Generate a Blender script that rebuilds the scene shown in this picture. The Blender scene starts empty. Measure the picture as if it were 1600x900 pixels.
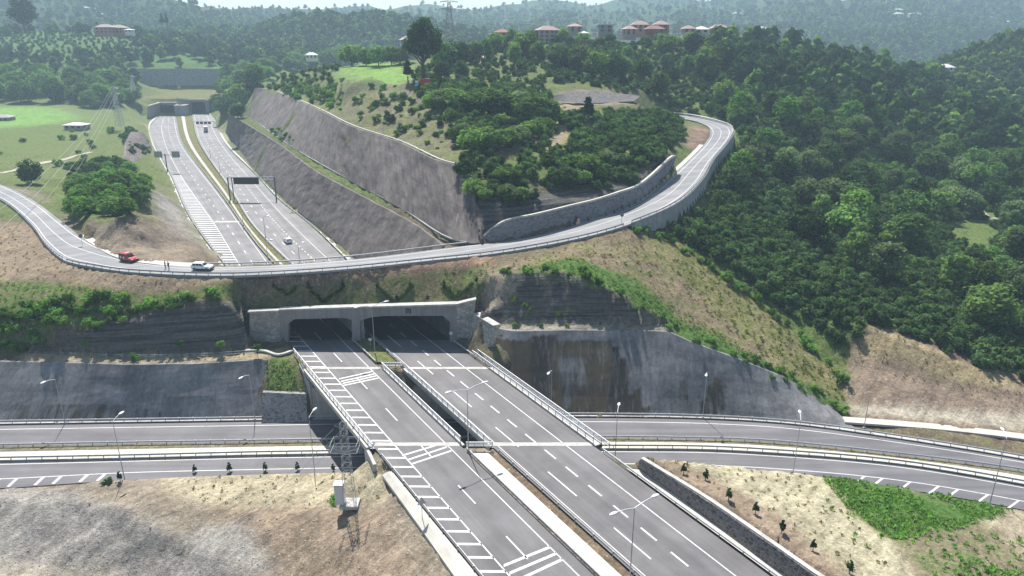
import bpy, bmesh, math, random
import numpy as np
from mathutils import Vector, Matrix, Euler
from mathutils.bvhtree import BVHTree
from mathutils.kdtree import KDTree
from mathutils.geometry import delaunay_2d_cdt
S = bpy.context.scene
C = S.collection
random.seed(7)
RNG = np.random.default_rng(7)
R = math.radians

# ---------------- camera, sky, sun, exposure ----------------
CAM_H, FPX, PITCH = 60.0, 1120.0, R(19.2)
SP, CP = math.sin(PITCH), math.cos(PITCH)
cam = bpy.data.cameras.new('camera')
cam.sensor_width = 36.0
cam.lens = 36.0 * FPX / 1600.0
cam.clip_start, cam.clip_end = 1.0, 20000.0
camo = bpy.data.objects.new('camera', cam)
C.objects.link(camo)
camo.location = (0, 0, CAM_H)
camo.rotation_euler = (math.pi / 2 - PITCH, 0, 0)
S.camera = camo

SUN_EL = R(54)
SUN_DIR = Vector((-0.29, 0.957, 0)).normalized()          # horizontal direction towards the sun
w = bpy.data.worlds.new('World')
S.world = w
w.use_nodes = True
wn = w.node_tree
wn.nodes.clear()
wo = wn.nodes.new('ShaderNodeOutputWorld')
wb = wn.nodes.new('ShaderNodeBackground')
ws = wn.nodes.new('ShaderNodeTexSky')
ws.sky_type = 'NISHITA'
ws.sun_disc = False
ws.sun_elevation = SUN_EL
ws.sun_rotation = math.atan2(SUN_DIR.x, SUN_DIR.y)
ws.altitude = 100
ws.air_density, ws.dust_density, ws.ozone_density = 1.0, 1.0, 1.0
wb.inputs['Strength'].default_value = 0.072
wn.links.new(ws.outputs[0], wb.inputs[0])
wn.links.new(wb.outputs[0], wo.inputs[0])
sl = bpy.data.lights.new('sun', 'SUN')
sl.energy = 5.0
sl.angle = R(0.5)
sl.color = (1.0, 0.95, 0.88)
so = bpy.data.objects.new('sun', sl)
C.objects.link(so)
sdir = Vector((SUN_DIR.x * math.cos(SUN_EL), SUN_DIR.y * math.cos(SUN_EL), math.sin(SUN_EL)))
so.rotation_euler = sdir.to_track_quat('Z', 'Y').to_euler()
so.location = (0, 0, 300)
S.view_settings.view_transform = 'Standard'
S.view_settings.look = 'None'
S.view_settings.gamma = 1.0
S.view_settings.exposure = 0.88
S.view_settings.use_curve_mapping = False
S.render.engine = 'CYCLES'
S.cycles.max_bounces = 6
S.cycles.diffuse_bounces = 3
S.cycles.transmission_bounces = 3
S.cycles.transparent_max_bounces = 4
S.cycles.volume_bounces = 1
S.cycles.use_denoising = True
# ---------------- helpers ----------------
def P(px, py, z):
    """pixel of the 1600x900 photograph + height -> world point"""
    v, u = (py - 450) / FPX, (px - 800) / FPX
    t = (CAM_H - z) / (SP + v * CP)
    return Vector((u * t, t * (CP - v * SP), z))

def PY(px, py, Y):
    """pixel + distance along y -> world point"""
    v, u = (py - 450) / FPX, (px - 800) / FPX
    t = Y / (CP - v * SP)
    return Vector((u * t, Y, CAM_H - t * (SP + v * CP)))

def PP(q):
    if len(q) == 4:
        return PY(q[0], q[1], q[3])
    return P(*q)

def PL(*pts):
    return [PP(q) for q in pts]

def proj(X, Y, Z):
    """world arrays -> photo pixels"""
    d = CAM_H - Z
    dep = Y * CP + d * SP
    dep = np.where(np.abs(dep) < 1e-3, 1e-3, dep)
    up = -d * CP + Y * SP
    return 800 + FPX * X / dep, 450 - FPX * up / dep, dep

def inpoly(x, y, poly):
    x = np.asarray(x); y = np.asarray(y)
    r = np.zeros(x.shape, bool)
    n = len(poly)
    for i in range(n):
        x1, y1 = poly[i]; x2, y2 = poly[(i + 1) % n]
        c = ((y1 > y) != (y2 > y)) & (x < (x2 - x1) * (y - y1) / ((y2 - y1) if y2 != y1 else 1e-9) + x1)
        r ^= c
    return r

def catmull(pts, n):
    """n points along a smooth curve through pts, spaced by arc length"""
    pts = [Vector(p) for p in pts]
    if len(pts) == 2:
        fine = [pts[0].lerp(pts[1], i / 40) for i in range(41)]
    else:
        p = [pts[0] * 2 - pts[1]] + pts + [pts[-1] * 2 - pts[-2]]
        fine = []
        for i in range(1, len(p) - 2):
            a, b, c, d = p[i - 1], p[i], p[i + 1], p[i + 2]
            t0 = 0.0
            t1 = t0 + max((b - a).length, 1e-4) ** .5
            t2 = t1 + max((c - b).length, 1e-4) ** .5
            t3 = t2 + max((d - c).length, 1e-4) ** .5
            for k in range(16):
                t = t1 + (t2 - t1) * k / 16
                A1 = a * ((t1 - t) / (t1 - t0)) + b * ((t - t0) / (t1 - t0))
                A2 = b * ((t2 - t) / (t2 - t1)) + c * ((t - t1) / (t2 - t1))
                A3 = c * ((t3 - t) / (t3 - t2)) + d * ((t - t2) / (t3 - t2))
                B1 = A1 * ((t2 - t) / (t2 - t0)) + A2 * ((t - t0) / (t2 - t0))
                B2 = A2 * ((t3 - t) / (t3 - t1)) + A3 * ((t - t1) / (t3 - t1))
                fine.append(B1 * ((t2 - t) / (t2 - t1)) + B2 * ((t - t1) / (t2 - t1)))
        fine.append(pts[-1])
    return resample(fine, n)

def plen(pts):
    return sum((Vector(b) - Vector(a)).length for a, b in zip(pts, pts[1:]))

def resample(pts, n):
    pts = [Vector(p) for p in pts]
    L = [0.0]
    for a, b in zip(pts, pts[1:]):
        L.append(L[-1] + (b - a).length)
    out = []; j = 0
    for i in range(n):
        s = L[-1] * i / (n - 1)
        while j < len(L) - 2 and L[j + 1] < s:
            j += 1
        f = (s - L[j]) / max(L[j + 1] - L[j], 1e-9)
        out.append(pts[j].lerp(pts[j + 1], min(max(f, 0), 1)))
    return out

def every(pts, step):
    return resample(pts, max(2, int(round(plen(pts) / step)) + 1))

def offset(pts, d, up=0.0):
    """shift a path sideways (positive = right of its heading) and up"""
    out = []
    for i, p in enumerate(pts):
        a = pts[max(i - 1, 0)]; b = pts[min(i + 1, len(pts) - 1)]
        t = Vector((b.x - a.x, b.y - a.y, 0))
        t = t.normalized() if t.length > 1e-9 else Vector((0, 1, 0))
        out.append(Vector((p.x + t.y * d, p.y - t.x * d, p.z + up)))
    return out

class MB:
    """collects faces of one mesh"""
    def __init__(s):
        s.v = []; s.f = []
    def add(s, vs, fs):
        o = len(s.v)
        s.v += [tuple(v) for v in vs]
        s.f += [tuple(i + o for i in f) for f in fs]
        return s
    def box(s, c, size, rz=0.0, rx=0.0, ry=0.0):
        hx, hy, hz = size[0] / 2, size[1] / 2, size[2] / 2
        m = Euler((rx, ry, rz)).to_matrix()
        vs = [m @ Vector((x, y, z)) + Vector(c) for x in (-hx, hx) for y in (-hy, hy) for z in (-hz, hz)]
        return s.add(vs, [(0, 1, 3, 2), (4, 6, 7, 5), (0, 4, 5, 1), (2, 3, 7, 6), (0, 2, 6, 4), (1, 5, 7, 3)])
    def tube(s, pts, r, n=6, cap=True):
        pts = [Vector(p) for p in pts]
        rs = r if isinstance(r, (list, tuple)) else [r] * len(pts)
        rings = []
        for i, p in enumerate(pts):
            t = (pts[min(i + 1, len(pts) - 1)] - pts[max(i - 1, 0)]).normalized()
            a = t.orthogonal().normalized() if abs(t.z) > .9 else t.cross(Vector((0, 0, 1))).normalized()
            b = t.cross(a)
            rings.append([p + (a * math.cos(k * 2 * math.pi / n) + b * math.sin(k * 2 * math.pi / n)) * rs[i] for k in range(n)])
        vs = [v for ring in rings for v in ring]
        fs = []
        for i in range(len(pts) - 1):
            for k in range(n):
                k2 = (k + 1) % n
                fs.append((i * n + k, i * n + k2, (i + 1) * n + k2, (i + 1) * n + k))
        if cap:
            fs.append(tuple(range(n))[::-1]); fs.append(tuple((len(pts) - 1) * n + k for k in range(n)))
        return s.add(vs, fs)
    def sweep(s, path, prof, closed=True):
        """profile points (right, up) swept along a path"""
        n = len(prof); vs = []
        for i, p in enumerate(path):
            a = path[max(i - 1, 0)]; b = path[min(i + 1, len(path) - 1)]
            t = Vector((b.x - a.x, b.y - a.y, 0)).normalized()
            for (d, u) in prof:
                vs.append((p.x + t.y * d, p.y - t.x * d, p.z + u))
        fs = []
        m = n if closed else n - 1
        for i in range(len(path) - 1):
            for k in range(m):
                k2 = (k + 1) % n
                fs.append((i * n + k, (i + 1) * n + k, (i + 1) * n + k2, i * n + k2))
        if closed:
            fs.append(tuple(range(n))); fs.append(tuple((len(path) - 1) * n + k for k in range(n))[::-1])
        return s.add(vs, fs)
    def strip(s, a, b):
        """surface between two polylines of equal count"""
        n = len(a)
        return s.add(list(a) + list(b), [(i, i + 1, n + i + 1, n + i) for i in range(n - 1)])
    def loft(s, rows):
        n = len(rows[0])
        vs = [v for r in rows for v in r]
        fs = [(j * n + i, j * n + i + 1, (j + 1) * n + i + 1, (j + 1) * n + i) for j in range(len(rows) - 1) for i in range(n - 1)]
        return s.add(vs, fs)
    def prism(s, poly, y0, y1):
        """polygon in (x, z) extruded along y"""
        n = len(poly)
        vs = [(x, y0, z) for x, z in poly] + [(x, y1, z) for x, z in poly]
        return s.add(vs, [tuple(range(n)), tuple(range(2 * n - 1, n - 1, -1))] + [(i, n + i, n + (i + 1) % n, (i + 1) % n) for i in range(n)])

def mesh_np(name, V, F, k):
    """fast mesh from arrays: faces all with k corners"""
    me = bpy.data.meshes.new(name)
    me.vertices.add(len(V)); me.vertices.foreach_set('co', np.asarray(V, np.float32).ravel())
    me.loops.add(len(F) * k); me.loops.foreach_set('vertex_index', np.asarray(F, np.int32).ravel())
    me.polygons.add(len(F))
    me.polygons.foreach_set('loop_start', np.arange(0, len(F) * k, k, dtype=np.int32))
    me.polygons.foreach_set('loop_total', np.full(len(F), k, np.int32))
    me.update(calc_edges=True)
    return me

def link(name, me, mat, parent=None, loc=(0, 0, 0), smooth=False):
    o = bpy.data.objects.new(name, me)
    C.objects.link(o)
    if mat is not None and me is not None and not me.materials:
        me.materials.append(mat)
    o.location = loc
    if parent is not None:
        o.parent = parent
    if smooth and me is not None:
        me.polygons.foreach_set('use_smooth', np.ones(len(me.polygons), bool))
    return o

def obj(name, mb, mat, parent=None, local=False, smooth=False, recalc=True):
    """one mesh object; its vertices are given in world space unless local"""
    vs = [Vector(v) for v in mb.v]
    if local:
        base = Vector((0, 0, 0))
    elif parent is not None:
        base = Vector(parent.location)
        q = parent.parent
        while q is not None:
            base = base + Vector(q.location); q = q.parent
    else:
        xs = [v.x for v in vs]; ys = [v.y for v in vs]
        base = Vector(((min(xs) + max(xs)) / 2, (min(ys) + max(ys)) / 2, min(v.z for v in vs)))
    me = bpy.data.meshes.new(name)
    me.from_pydata([tuple(v - base) for v in vs], [], mb.f)
    if recalc:
        bm = bmesh.new(); bm.from_mesh(me)
        bmesh.ops.recalc_face_normals(bm, faces=bm.faces)
        bm.to_mesh(me); bm.free()
    me.update()
    return link(name, me, mat, parent, (0, 0, 0) if (parent is not None or local) else base, smooth)

def tag(o, label=None, cat=None, group=None, kind=None):
    if label: o['label'] = label
    if cat: o['category'] = cat
    if group: o['group'] = group
    if kind: o['kind'] = kind
    return o

def thing(name, label, cat, loc=(0, 0, 0), rz=0.0, group=None):
    o = bpy.data.objects.new(name, None)
    C.objects.link(o)
    o.empty_display_size = 0.5
    o.location = loc
    o.rotation_euler = (0, 0, rz)
    return tag(o, label, cat, group)

def dup(root, loc, rz=0.0, label=None, group=None, scale=None):
    r = root.copy(); C.objects.link(r)
    r.location = loc; r.rotation_euler = (0, 0, rz)
    if scale is not None: r.scale = scale
    if label: r['label'] = label
    if group: r['group'] = group
    for ch in list(root.children):
        c = ch.copy(); C.objects.link(c); c.parent = r
        for g in list(ch.children):
            d = g.copy(); C.objects.link(d); d.parent = c
    return r

def struct(name, mb, mat, parent=None, smooth=False):
    o = obj(name, mb, mat, parent, smooth=smooth)
    if parent is None: o['kind'] = 'structure'
    return o

# smooth value noise on arrays (for terrain relief)
def vnoise(x, y, seed=0):
    xi = np.floor(x).astype(np.int64); yi = np.floor(y).astype(np.int64)
    xf = x - xi; yf = y - yi
    u = xf * xf * (3 - 2 * xf); v = yf * yf * (3 - 2 * yf)
    def h(a, b):
        n = (a * 374761393 + b * 668265263 + seed * 1442695041) & 0xffffffff
        n = ((n ^ (n >> 13)) * 1274126177) & 0xffffffff
        return ((n ^ (n >> 16)) & 0xffff) / 32768.0 - 1.0
    return (h(xi, yi) * (1 - u) + h(xi + 1, yi) * u) * (1 - v) + (h(xi, yi + 1) * (1 - u) + h(xi + 1, yi + 1) * u) * v

def fbm(x, y, seed=0, o=3):
    r = 0; a = 1.0
    for i in range(o):
        r = r + a * vnoise(x * 2 ** i, y * 2 ** i, seed + i * 17); a *= .5
    return r
# ---------------- materials ----------------
class N:
    def __init__(s, name):
        s.m = bpy.data.materials.new(name); s.m.use_nodes = True
        s.t = s.m.node_tree; s.t.nodes.clear()
        s.out = s.t.nodes.new('ShaderNodeOutputMaterial')
    def n(s, typ, **kw):
        x = s.t.nodes.new('ShaderNode' + typ)
        for k, v in kw.items():
            if k.startswith('i_'):
                k2 = k[2:]
                x.inputs[int(k2) if k2.isdigit() else k2.replace('_', ' ')].default_value = v
            else:
                setattr(x, k, v)
        return x
    def l(s, a, b):
        s.t.links.new(a, b)
    def pos(s, scale=(1, 1, 1), rot=(0, 0, 0)):
        g = s.n('NewGeometry'); m = s.n('Mapping'); r = s.n('Mapping')
        r.inputs['Rotation'].default_value = rot; m.inputs['Scale'].default_value = scale
        s.l(g.outputs['Position'], r.inputs['Vector']); s.l(r.outputs[0], m.inputs['Vector'])
        return m.outputs[0]
    def noise(s, vec, scale, detail=3, rough=.55, dist=0.0):
        x = s.n('TexNoise'); x.inputs['Scale'].default_value = scale
        x.inputs['Detail'].default_value = detail; x.inputs['Roughness'].default_value = rough
        x.inputs['Distortion'].default_value = dist
        s.l(vec, x.inputs['Vector'])
        return x.outputs['Fac']
    def ramp(s, fac, stops):
        x = s.n('ValToRGB')
        e = x.color_ramp.elements
        while len(e) < len(stops): e.new(0.5)
        for i, (p, c) in enumerate(stops):
            e[i].position = p
            e[i].color = (c, c, c, 1) if not isinstance(c, (tuple, list)) else (*c, 1)
        s.l(fac, x.inputs[0])
        return x.outputs[0]
    def mix(s, fac, a, b, blend='MIX'):
        x = s.n('Mix', data_type='RGBA', blend_type=blend)
        for val, idx in ((fac, 0), (a, 6), (b, 7)):
            if isinstance(val, (int, float)): x.inputs[idx].default_value = val
            elif isinstance(val, tuple): x.inputs[idx].default_value = (*val, 1) if len(val) == 3 else val
            else: s.l(val, x.inputs[idx])
        return x.outputs[2]
    def math(s, op, a, b=None):
        x = s.n('Math', operation=op)
        for val, idx in ((a, 0), (b, 1)):
            if val is None: continue
            if isinstance(val, (int, float)): x.inputs[idx].default_value = val
            else: s.l(val, x.inputs[idx])
        return x.outputs[0]
    def attr(s, name, out='Fac'):
        x = s.n('Attribute', attribute_name=name)
        return x.outputs[out]
    def bump(s, h, strength, dist=0.1):
        x = s.n('Bump'); x.inputs['Strength'].default_value = strength; x.inputs['Distance'].default_value = dist
        s.l(h, x.inputs['Height'])
        return x.outputs[0]
    def done(s, col, rough=.8, bump=None, metal=0.0, spec=.3):
        b = s.n('BsdfPrincipled')
        if isinstance(col, tuple): b.inputs['Base Color'].default_value = (*col, 1)
        else: s.l(col, b.inputs['Base Color'])
        if isinstance(rough, (int, float)): b.inputs['Roughness'].default_value = rough
        else: s.l(rough, b.inputs['Roughness'])
        b.inputs['Metallic'].default_value = metal
        b.inputs['Specular IOR Level'].default_value = spec
        if bump is not None: s.l(bump, b.inputs['Normal'])
        s.l(b.outputs[0], s.out.inputs[0])
        return s.m

def plain(name, col, rough=.6, metal=0.0, var=.15, scale=2.0, spec=.3):
    k = N(name)
    n = k.noise(k.pos(), scale, 4)
    c = k.mix(1.0, col, k.ramp(n, [(.3, 1 - var), (.7, 1 + var * .3)]), 'MULTIPLY')
    return k.done(c, rough, None, metal, spec)

M = {}
# asphalt: patchy, faint tracks along the lanes, fine aggregate
def asphalt(name, a, b, rz):
    k = N(name)
    big = k.noise(k.pos(), .12, 5, .6)
    tr = k.noise(k.pos((1, .02, 1), (0, 0, rz)), .55, 4, .6)
    pat = k.noise(k.pos((1, .25, 1), (0, 0, rz)), .35, 2, .4)
    fine = k.noise(k.pos(), 6.0, 5, .7)
    c = k.mix(k.ramp(big, [(.35, 0), (.65, 1)]), a, b)
    c = k.mix(.85, c, k.ramp(tr, [(.33, .74), (.66, 1.14)]), 'MULTIPLY')
    c = k.mix(.6, c, k.ramp(pat, [(.56, 1.0), (.6, .86)]), 'MULTIPLY')
    c = k.mix(.6, c, k.ramp(fine, [(.3, .75), (.7, 1.1)]), 'MULTIPLY')
    return k.done(c, .75, k.bump(fine, .15, .02), spec=.35)
ROAD_ROT = -math.atan(.625)
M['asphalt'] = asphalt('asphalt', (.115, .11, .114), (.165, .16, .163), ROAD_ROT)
M['asphalt_shade'] = asphalt('asphalt_tunnel_shade', (.028, .028, .03), (.04, .04, .042), ROAD_ROT)  # asphalt darkened to paint in the shade inside the tunnel
M['asphalt_low'] = asphalt('asphalt_lower_road', (.125, .122, .132), (.16, .157, .167), math.pi / 2)
M['asphalt_up'] = asphalt('asphalt_service_road', (.19, .195, .205), (.24, .242, .25), 1.2)
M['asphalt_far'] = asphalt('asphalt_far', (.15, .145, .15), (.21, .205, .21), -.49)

k = N('road_paint')
wear = k.noise(k.pos(), 1.6, 5, .7)
M['paint'] = k.done(k.mix(k.ramp(wear, [(.28, 0), (.45, 1)]), (.3, .3, .3), (.55, .55, .54)), .6)

def concrete(name, a, b, scale=.5, streak=True):
    k = N(name)
    n = k.noise(k.pos(), scale, 6, .65)
    c = k.mix(k.ramp(n, [(.3, 0), (.7, 1)]), a, b)
    if streak:
        s = k.noise(k.pos((1, 1, .06)), 1.3, 4, .6)
        c = k.mix(.8, c, k.ramp(s, [(.3, .72), (.6, 1.05)]), 'MULTIPLY')
    f = k.noise(k.pos(), 7, 3)
    return k.done(c, .85, k.bump(f, .2, .03))
M['concrete'] = concrete('concrete_light', (.36, .35, .33), (.5, .49, .46))
M['concrete_pale'] = concrete('concrete_pale_strip', (.42, .4, .355), (.58, .56, .5), .35, False)
M['concrete_grey'] = concrete('concrete_grey', (.25, .25, .25), (.36, .355, .35))
M['concrete_dark'] = concrete('concrete_dark_grey', (.2, .2, .2), (.3, .3, .3))  # dark grey concrete of the left portal plaque
M['portal'] = concrete('portal_concrete', (.23, .212, .212), (.29, .27, .268))

# sprayed concrete with runs of water, dark damp stains where the attribute says so
def shotcrete(name, a, b, streak_lo=.55, pale=.35):
    k = N(name)
    cx = k.n('CombineXYZ'); k.l(k.attr('along'), cx.inputs[0]); k.l(k.attr('upward'), cx.inputs[1])
    def wv(su, sv):
        mp = k.n('Mapping'); mp.inputs['Scale'].default_value = (su, sv, 1); k.l(cx.outputs[0], mp.inputs['Vector']); return mp.outputs[0]
    n = k.noise(k.pos(), .13, 5, .65)
    s1 = k.noise(wv(1, .2), .5, 8, .8, .5)
    s2 = k.noise(wv(1, .05), 1.6, 6, .8)
    s3 = k.noise(wv(1, .16), 1.1, 6, .7, .6)
    blot = k.noise(wv(1, .6), .22, 5, .7)
    f = k.noise(k.pos(), 1.4, 7, .8)
    c = k.mix(k.ramp(n, [(.35, 0), (.65, 1)]), a, b)
    c = k.mix(.85, c, k.ramp(s1, [(.32, streak_lo), (.62, 1.15)]), 'MULTIPLY')
    c = k.mix(.85, c, k.ramp(f, [(.3, .55), (.5, 1.0), (.7, 1.25)]), 'MULTIPLY')
    c = k.mix(.8, c, k.ramp(blot, [(.34, .55), (.6, 1.15)]), 'MULTIPLY')
    pal = k.math('MULTIPLY', k.ramp(s2, [(.58, 0), (.7, 1)]), pale)
    c = k.mix(pal, c, (.42, .4, .36))
    st = k.math('ADD', k.attr('stain'), k.math('ADD', k.math('MULTIPLY', k.math('SUBTRACT', s1, .5), 1.7), k.math('MULTIPLY', k.math('SUBTRACT', s3, .5), 1.5)))
    dk = k.mix(k.ramp(k.noise(wv(1, .2), .3, 3), [(.42, 0), (.58, 1)]), (.036, .029, .023), (.08, .06, .032))
    c = k.mix(k.ramp(st, [(.4, 0), (.78, .92)]), c, dk)
    return k.done(c, .9, k.bump(f, .3, .06))
M['shot_blue'] = shotcrete('shotcrete_bluegrey', (.172, .172, .18), (.24, .238, .24))
M['shot_brown'] = shotcrete('shotcrete_warm', (.115, .097, .09), (.195, .167, .154), .45, .6)

def masonry(name, a, b, mortar, scale):
    k = N(name)
    v = k.n('TexVoronoi', feature='F1'); v.inputs['Scale'].default_value = scale
    k.l(k.pos((1, 1, 1.5)), v.inputs['Vector'])
    d = k.n('TexVoronoi', feature='DISTANCE_TO_EDGE'); d.inputs['Scale'].default_value = scale
    k.l(k.pos((1, 1, 1.5)), d.inputs['Vector'])
    sep = k.n('SeparateColor'); k.l(v.outputs['Color'], sep.inputs[0])
    c = k.mix(sep.outputs[0], a, b)
    e = k.ramp(d.outputs['Distance'], [(.02, 0), (.09, 1)])
    c = k.mix(e, mortar, c)
    return k.done(c, .9, k.bump(e, .5, .06))
M['stone'] = masonry('stone_masonry', (.13, .125, .12), (.3, .29, .28), (.33, .32, .31), 1.5)
M['stone_dark'] = masonry('stone_masonry_dark', (.07, .066, .064), (.17, .16, .155), (.24, .23, .22), 1.6)
M['stone_blue'] = masonry('stone_masonry_bluegrey', (.11, .115, .125), (.23, .235, .245), (.2, .2, .21), 1.3)
M['stone_pale'] = masonry('stone_masonry_pale', (.27, .26, .24), (.46, .44, .4), (.24, .23, .21), 1.1)

M['steel'] = plain('galvanised_steel', (.42, .43, .44), .5, .3, .2)
M['steel_dark'] = plain('weathered_steel', (.16, .165, .17), .6, .2, .2)
M['white_metal'] = plain('white_painted_metal', (.68, .69, .69), .4, 0, .1)
M['lamp'] = plain('lamp_head_grey', (.62, .63, .64), .35, 0, .05)
M['black'] = plain('matt_black', (.02, .02, .022), .5, 0, .1)
M['rubber'] = plain('tyre_rubber', (.02, .02, .02), .85, 0, .1)
M['glass_dark'] = plain('dark_window_glass', (.02, .025, .03), .12, 0, .1, spec=.6)
M['red_paint'] = plain('red_car_paint', (.42, .025, .02), .3, 0, .08, spec=.5)
M['white_paint'] = plain('white_car_paint', (.74, .76, .78), .3, 0, .05, spec=.5)
M['bark'] = plain('bark', (.09, .07, .055), .9, 0, .4, 3)
M['wood'] = plain('grey_wood_post', (.2, .17, .13), .9, 0, .3, 5)
M['hi_vis'] = plain('work_clothes', (.06, .06, .07), .8)
M['skin'] = plain('skin', (.42, .27, .2), .6)
M['cloth_dark'] = plain('dark_cloth', (.03, .03, .04), .9)
M['cloth_olive'] = plain('olive_cloth', (.08, .075, .06), .9)
M['hair'] = plain('dark_hair', (.02, .015, .012), .8)
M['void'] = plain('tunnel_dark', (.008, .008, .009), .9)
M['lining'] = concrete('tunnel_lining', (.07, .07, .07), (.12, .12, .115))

# foliage: two greens per clump, light passing through the leaves
def foliage(name, a, b, trans=.3, hue=.0, c3=None):
    k = N(name)
    oi = k.n('ObjectInfo')
    g = k.n('NewGeometry')
    isl = g.outputs['Random Per Island']
    c = k.mix(isl, a, b)
    if c3: c = k.mix(k.ramp(isl, [(.86, 0), (.9, 1)]), c, c3)
    tn = k.n('MapRange'); tn.inputs[3].default_value = .72; tn.inputs[4].default_value = 1.28
    k.l(k.attr('tone'), tn.inputs[0])
    tcol = k.n('CombineColor')
    for q in range(3): k.l(tn.outputs[0], tcol.inputs[q])
    c = k.mix(1.0, c, tcol.outputs[0], 'MULTIPLY')
    hs = k.n('HueSaturation')
    rn = k.n('MapRange'); rn.inputs[3].default_value = .485 - hue; rn.inputs[4].default_value = .51
    k.l(oi.outputs['Random'], rn.inputs[0]); k.l(rn.outputs[0], hs.inputs['Hue'])
    vr = k.n('MapRange'); vr.inputs[3].default_value = .55; vr.inputs[4].default_value = 1.45
    rnd2 = k.math('FRACT', k.math('MULTIPLY', oi.outputs['Random'], 7.31))
    k.l(rnd2, vr.inputs[0]); k.l(vr.outputs[0], hs.inputs['Value'])
    k.l(c, hs.inputs['Color'])
    d = k.n('BsdfDiffuse'); t = k.n('BsdfTranslucent'); mx = k.n('MixShader')
    k.l(hs.outputs[0], d.inputs[0])
    tc = k.mix(1.0, hs.outputs[0], (1.25, 1.35, .6), 'MULTIPLY')
    k.l(tc, t.inputs[0])
    mx.inputs[0].default_value = trans
    k.l(d.outputs[0], mx.inputs[1]); k.l(t.outputs[0], mx.inputs[2])
    k.l(mx.outputs[0], k.out.inputs[0])
    return k.m
M['leaf'] = foliage('leaves_broad', (.068, .13, .042), (.165, .275, .085), .44)
M['leaf_dark'] = foliage('leaves_dark', (.026, .054, .022), (.065, .115, .036), .28)
M['leaf_bright'] = foliage('leaves_bright', (.075, .17, .035), (.14, .27, .06), .38)
M['leaf_yellow'] = foliage('leaves_yellow', (.12, .18, .03), (.2, .26, .05), .35)
M['leaf_pale'] = foliage('leaves_silvery', (.08, .125, .06), (.16, .22, .11), .36)
M['leaf_hazel'] = foliage('leaves_hazel', (.036, .076, .032), (.11, .185, .068), .36)
M['leaf_conifer'] = foliage('needles', (.02, .045, .02), (.05, .095, .035), .2)
M['weed'] = foliage('weeds', (.085, .19, .045), (.16, .3, .08), .45)
M['weed_dry'] = foliage('dry_weeds', (.24, .22, .1), (.4, .36, .19), .4)
# ---------------- main axis (world) ----------------
def ax(a, *Ys):
    """points of a straight line of the motorway: x = a - 0.625 y"""
    return [Vector((a - .625 * Y, Y, 0.005 * max(0, Y - 140))) for Y in Ys]
def zroad(Y):
    return 0.005 * max(0, Y - 140)
def PR(px, py):
    z = 0
    for _ in range(6):
        q = P(px, py, z); z = zroad(q.y)
    return q
def bgl(a, *pts):
    return catmull(ax(a, 56, 90, 125, 155, 180) + [PR(*p) for p in pts], 240)
LCL = bgl(39.2, (300, 345), (268, 275), (240, 222), (235, 197), (249, 181))
LCR = bgl(52.9, (404, 387), (349, 310), (286, 225), (274, 182))
RCL = bgl(57.7, (397, 355), (362, 300), (311, 222), (300, 177))
RCR = bgl(73.6, (486, 353), (434, 311), (401, 275), (352, 225), (329, 176))
L1 = bgl(42.7, (335, 350), (283, 275), (257, 222), (253, 195), (258, 181))
LCW = bgl(50.9, (400, 387), (345, 310), (282, 225), (271, 182))
RCW = bgl(58.7, (400, 355), (365, 300), (314, 222), (303, 177))
RRW = bgl(69.4, (450, 345), (400, 290), (345, 225), (322, 177))

# lower road
ZL = -8.5
def lowl(*p): return catmull([P(x, y, ZL) for x, y in p], 120)
FE = lowl((-250, 669), (0, 664), (200, 661), (400, 658), (520, 656), (700, 653), (890, 652), (1100, 655), (1240, 664), (1400, 686), (1600, 719), (1800, 760))
FN = lowl((-250, 702), (0, 698), (200, 694), (400, 691), (520, 689), (700, 686), (950, 685), (1100, 687), (1200, 691), (1400, 711), (1600, 737), (1800, 775))
NF = lowl((-250, 726), (0, 722), (200, 718), (400, 713), (520, 711), (700, 706), (900, 703), (1000, 703), (1100, 704), (1200, 709), (1400, 726), (1600, 759), (1800, 800))
NE = lowl((-250, 770), (0, 763), (200, 750), (400, 745), (600, 741), (700, 739), (900, 737), (1000, 737), (1200, 744), (1400, 763), (1600, 797), (1800, 845))

# service road over the tunnel
UN = catmull(PL((-250, 260, 9), (-90, 277, 10), (0, 311, 11), (50, 352, 11.5), (75, 385, 12), (107, 409, 12.5), (150, 418, 12.8), (200, 425, 13), (325, 431, 13.1), (400, 430, 13.1),
               (540, 421, 13.5), (687, 406, 14.3), (770, 397, 15), (895, 375, 16.5), (970, 355, 17.8), (1050, 322, 20), (1092, 285, 22), (1113, 250, 24), (1134, 225, 25.8), (1144, 205, 27.3), (1132, 195, 28), (1070, 181, 29.5), (1010, 178, 30.2)), 200)
UF = catmull(PL((-250, 246, 9), (-90, 262, 10), (0, 288, 11), (50, 312, 11.5), (95, 345, 12), (140, 380, 12.5), (190, 405, 13), (250, 414, 13.1), (325, 417, 13.1), (400, 416, 13.1),
               (545, 406, 13.5), (712, 386, 14.3), (800, 376, 15.2), (900, 351, 16.7), (990, 322, 19), (1040, 283, 22), (1080, 247, 24), (1103, 222, 25.8), (1110, 207, 27.3), (1101, 195, 28), (1075, 187, 29.3), (1015, 184, 30)), 200)

# ---------------- terrain: control lines (pixel x, y, height) ----------------
PTS = []          # (x, y, z)
def T(*q, step=None, raw=None):
    pts = raw if raw is not None else [PP(a) for a in q]
    if len(pts) == 1:
        PTS.append(tuple(pts[0])); return
    d = sum(p.y for p in pts) / len(pts)
    st = step or max(1.6, d * .012)
    for p in every(pts, st): PTS.append(tuple(p))

def sub(path, y0, y1):
    return [p for p in path if y0 <= p.y <= y1]
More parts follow.
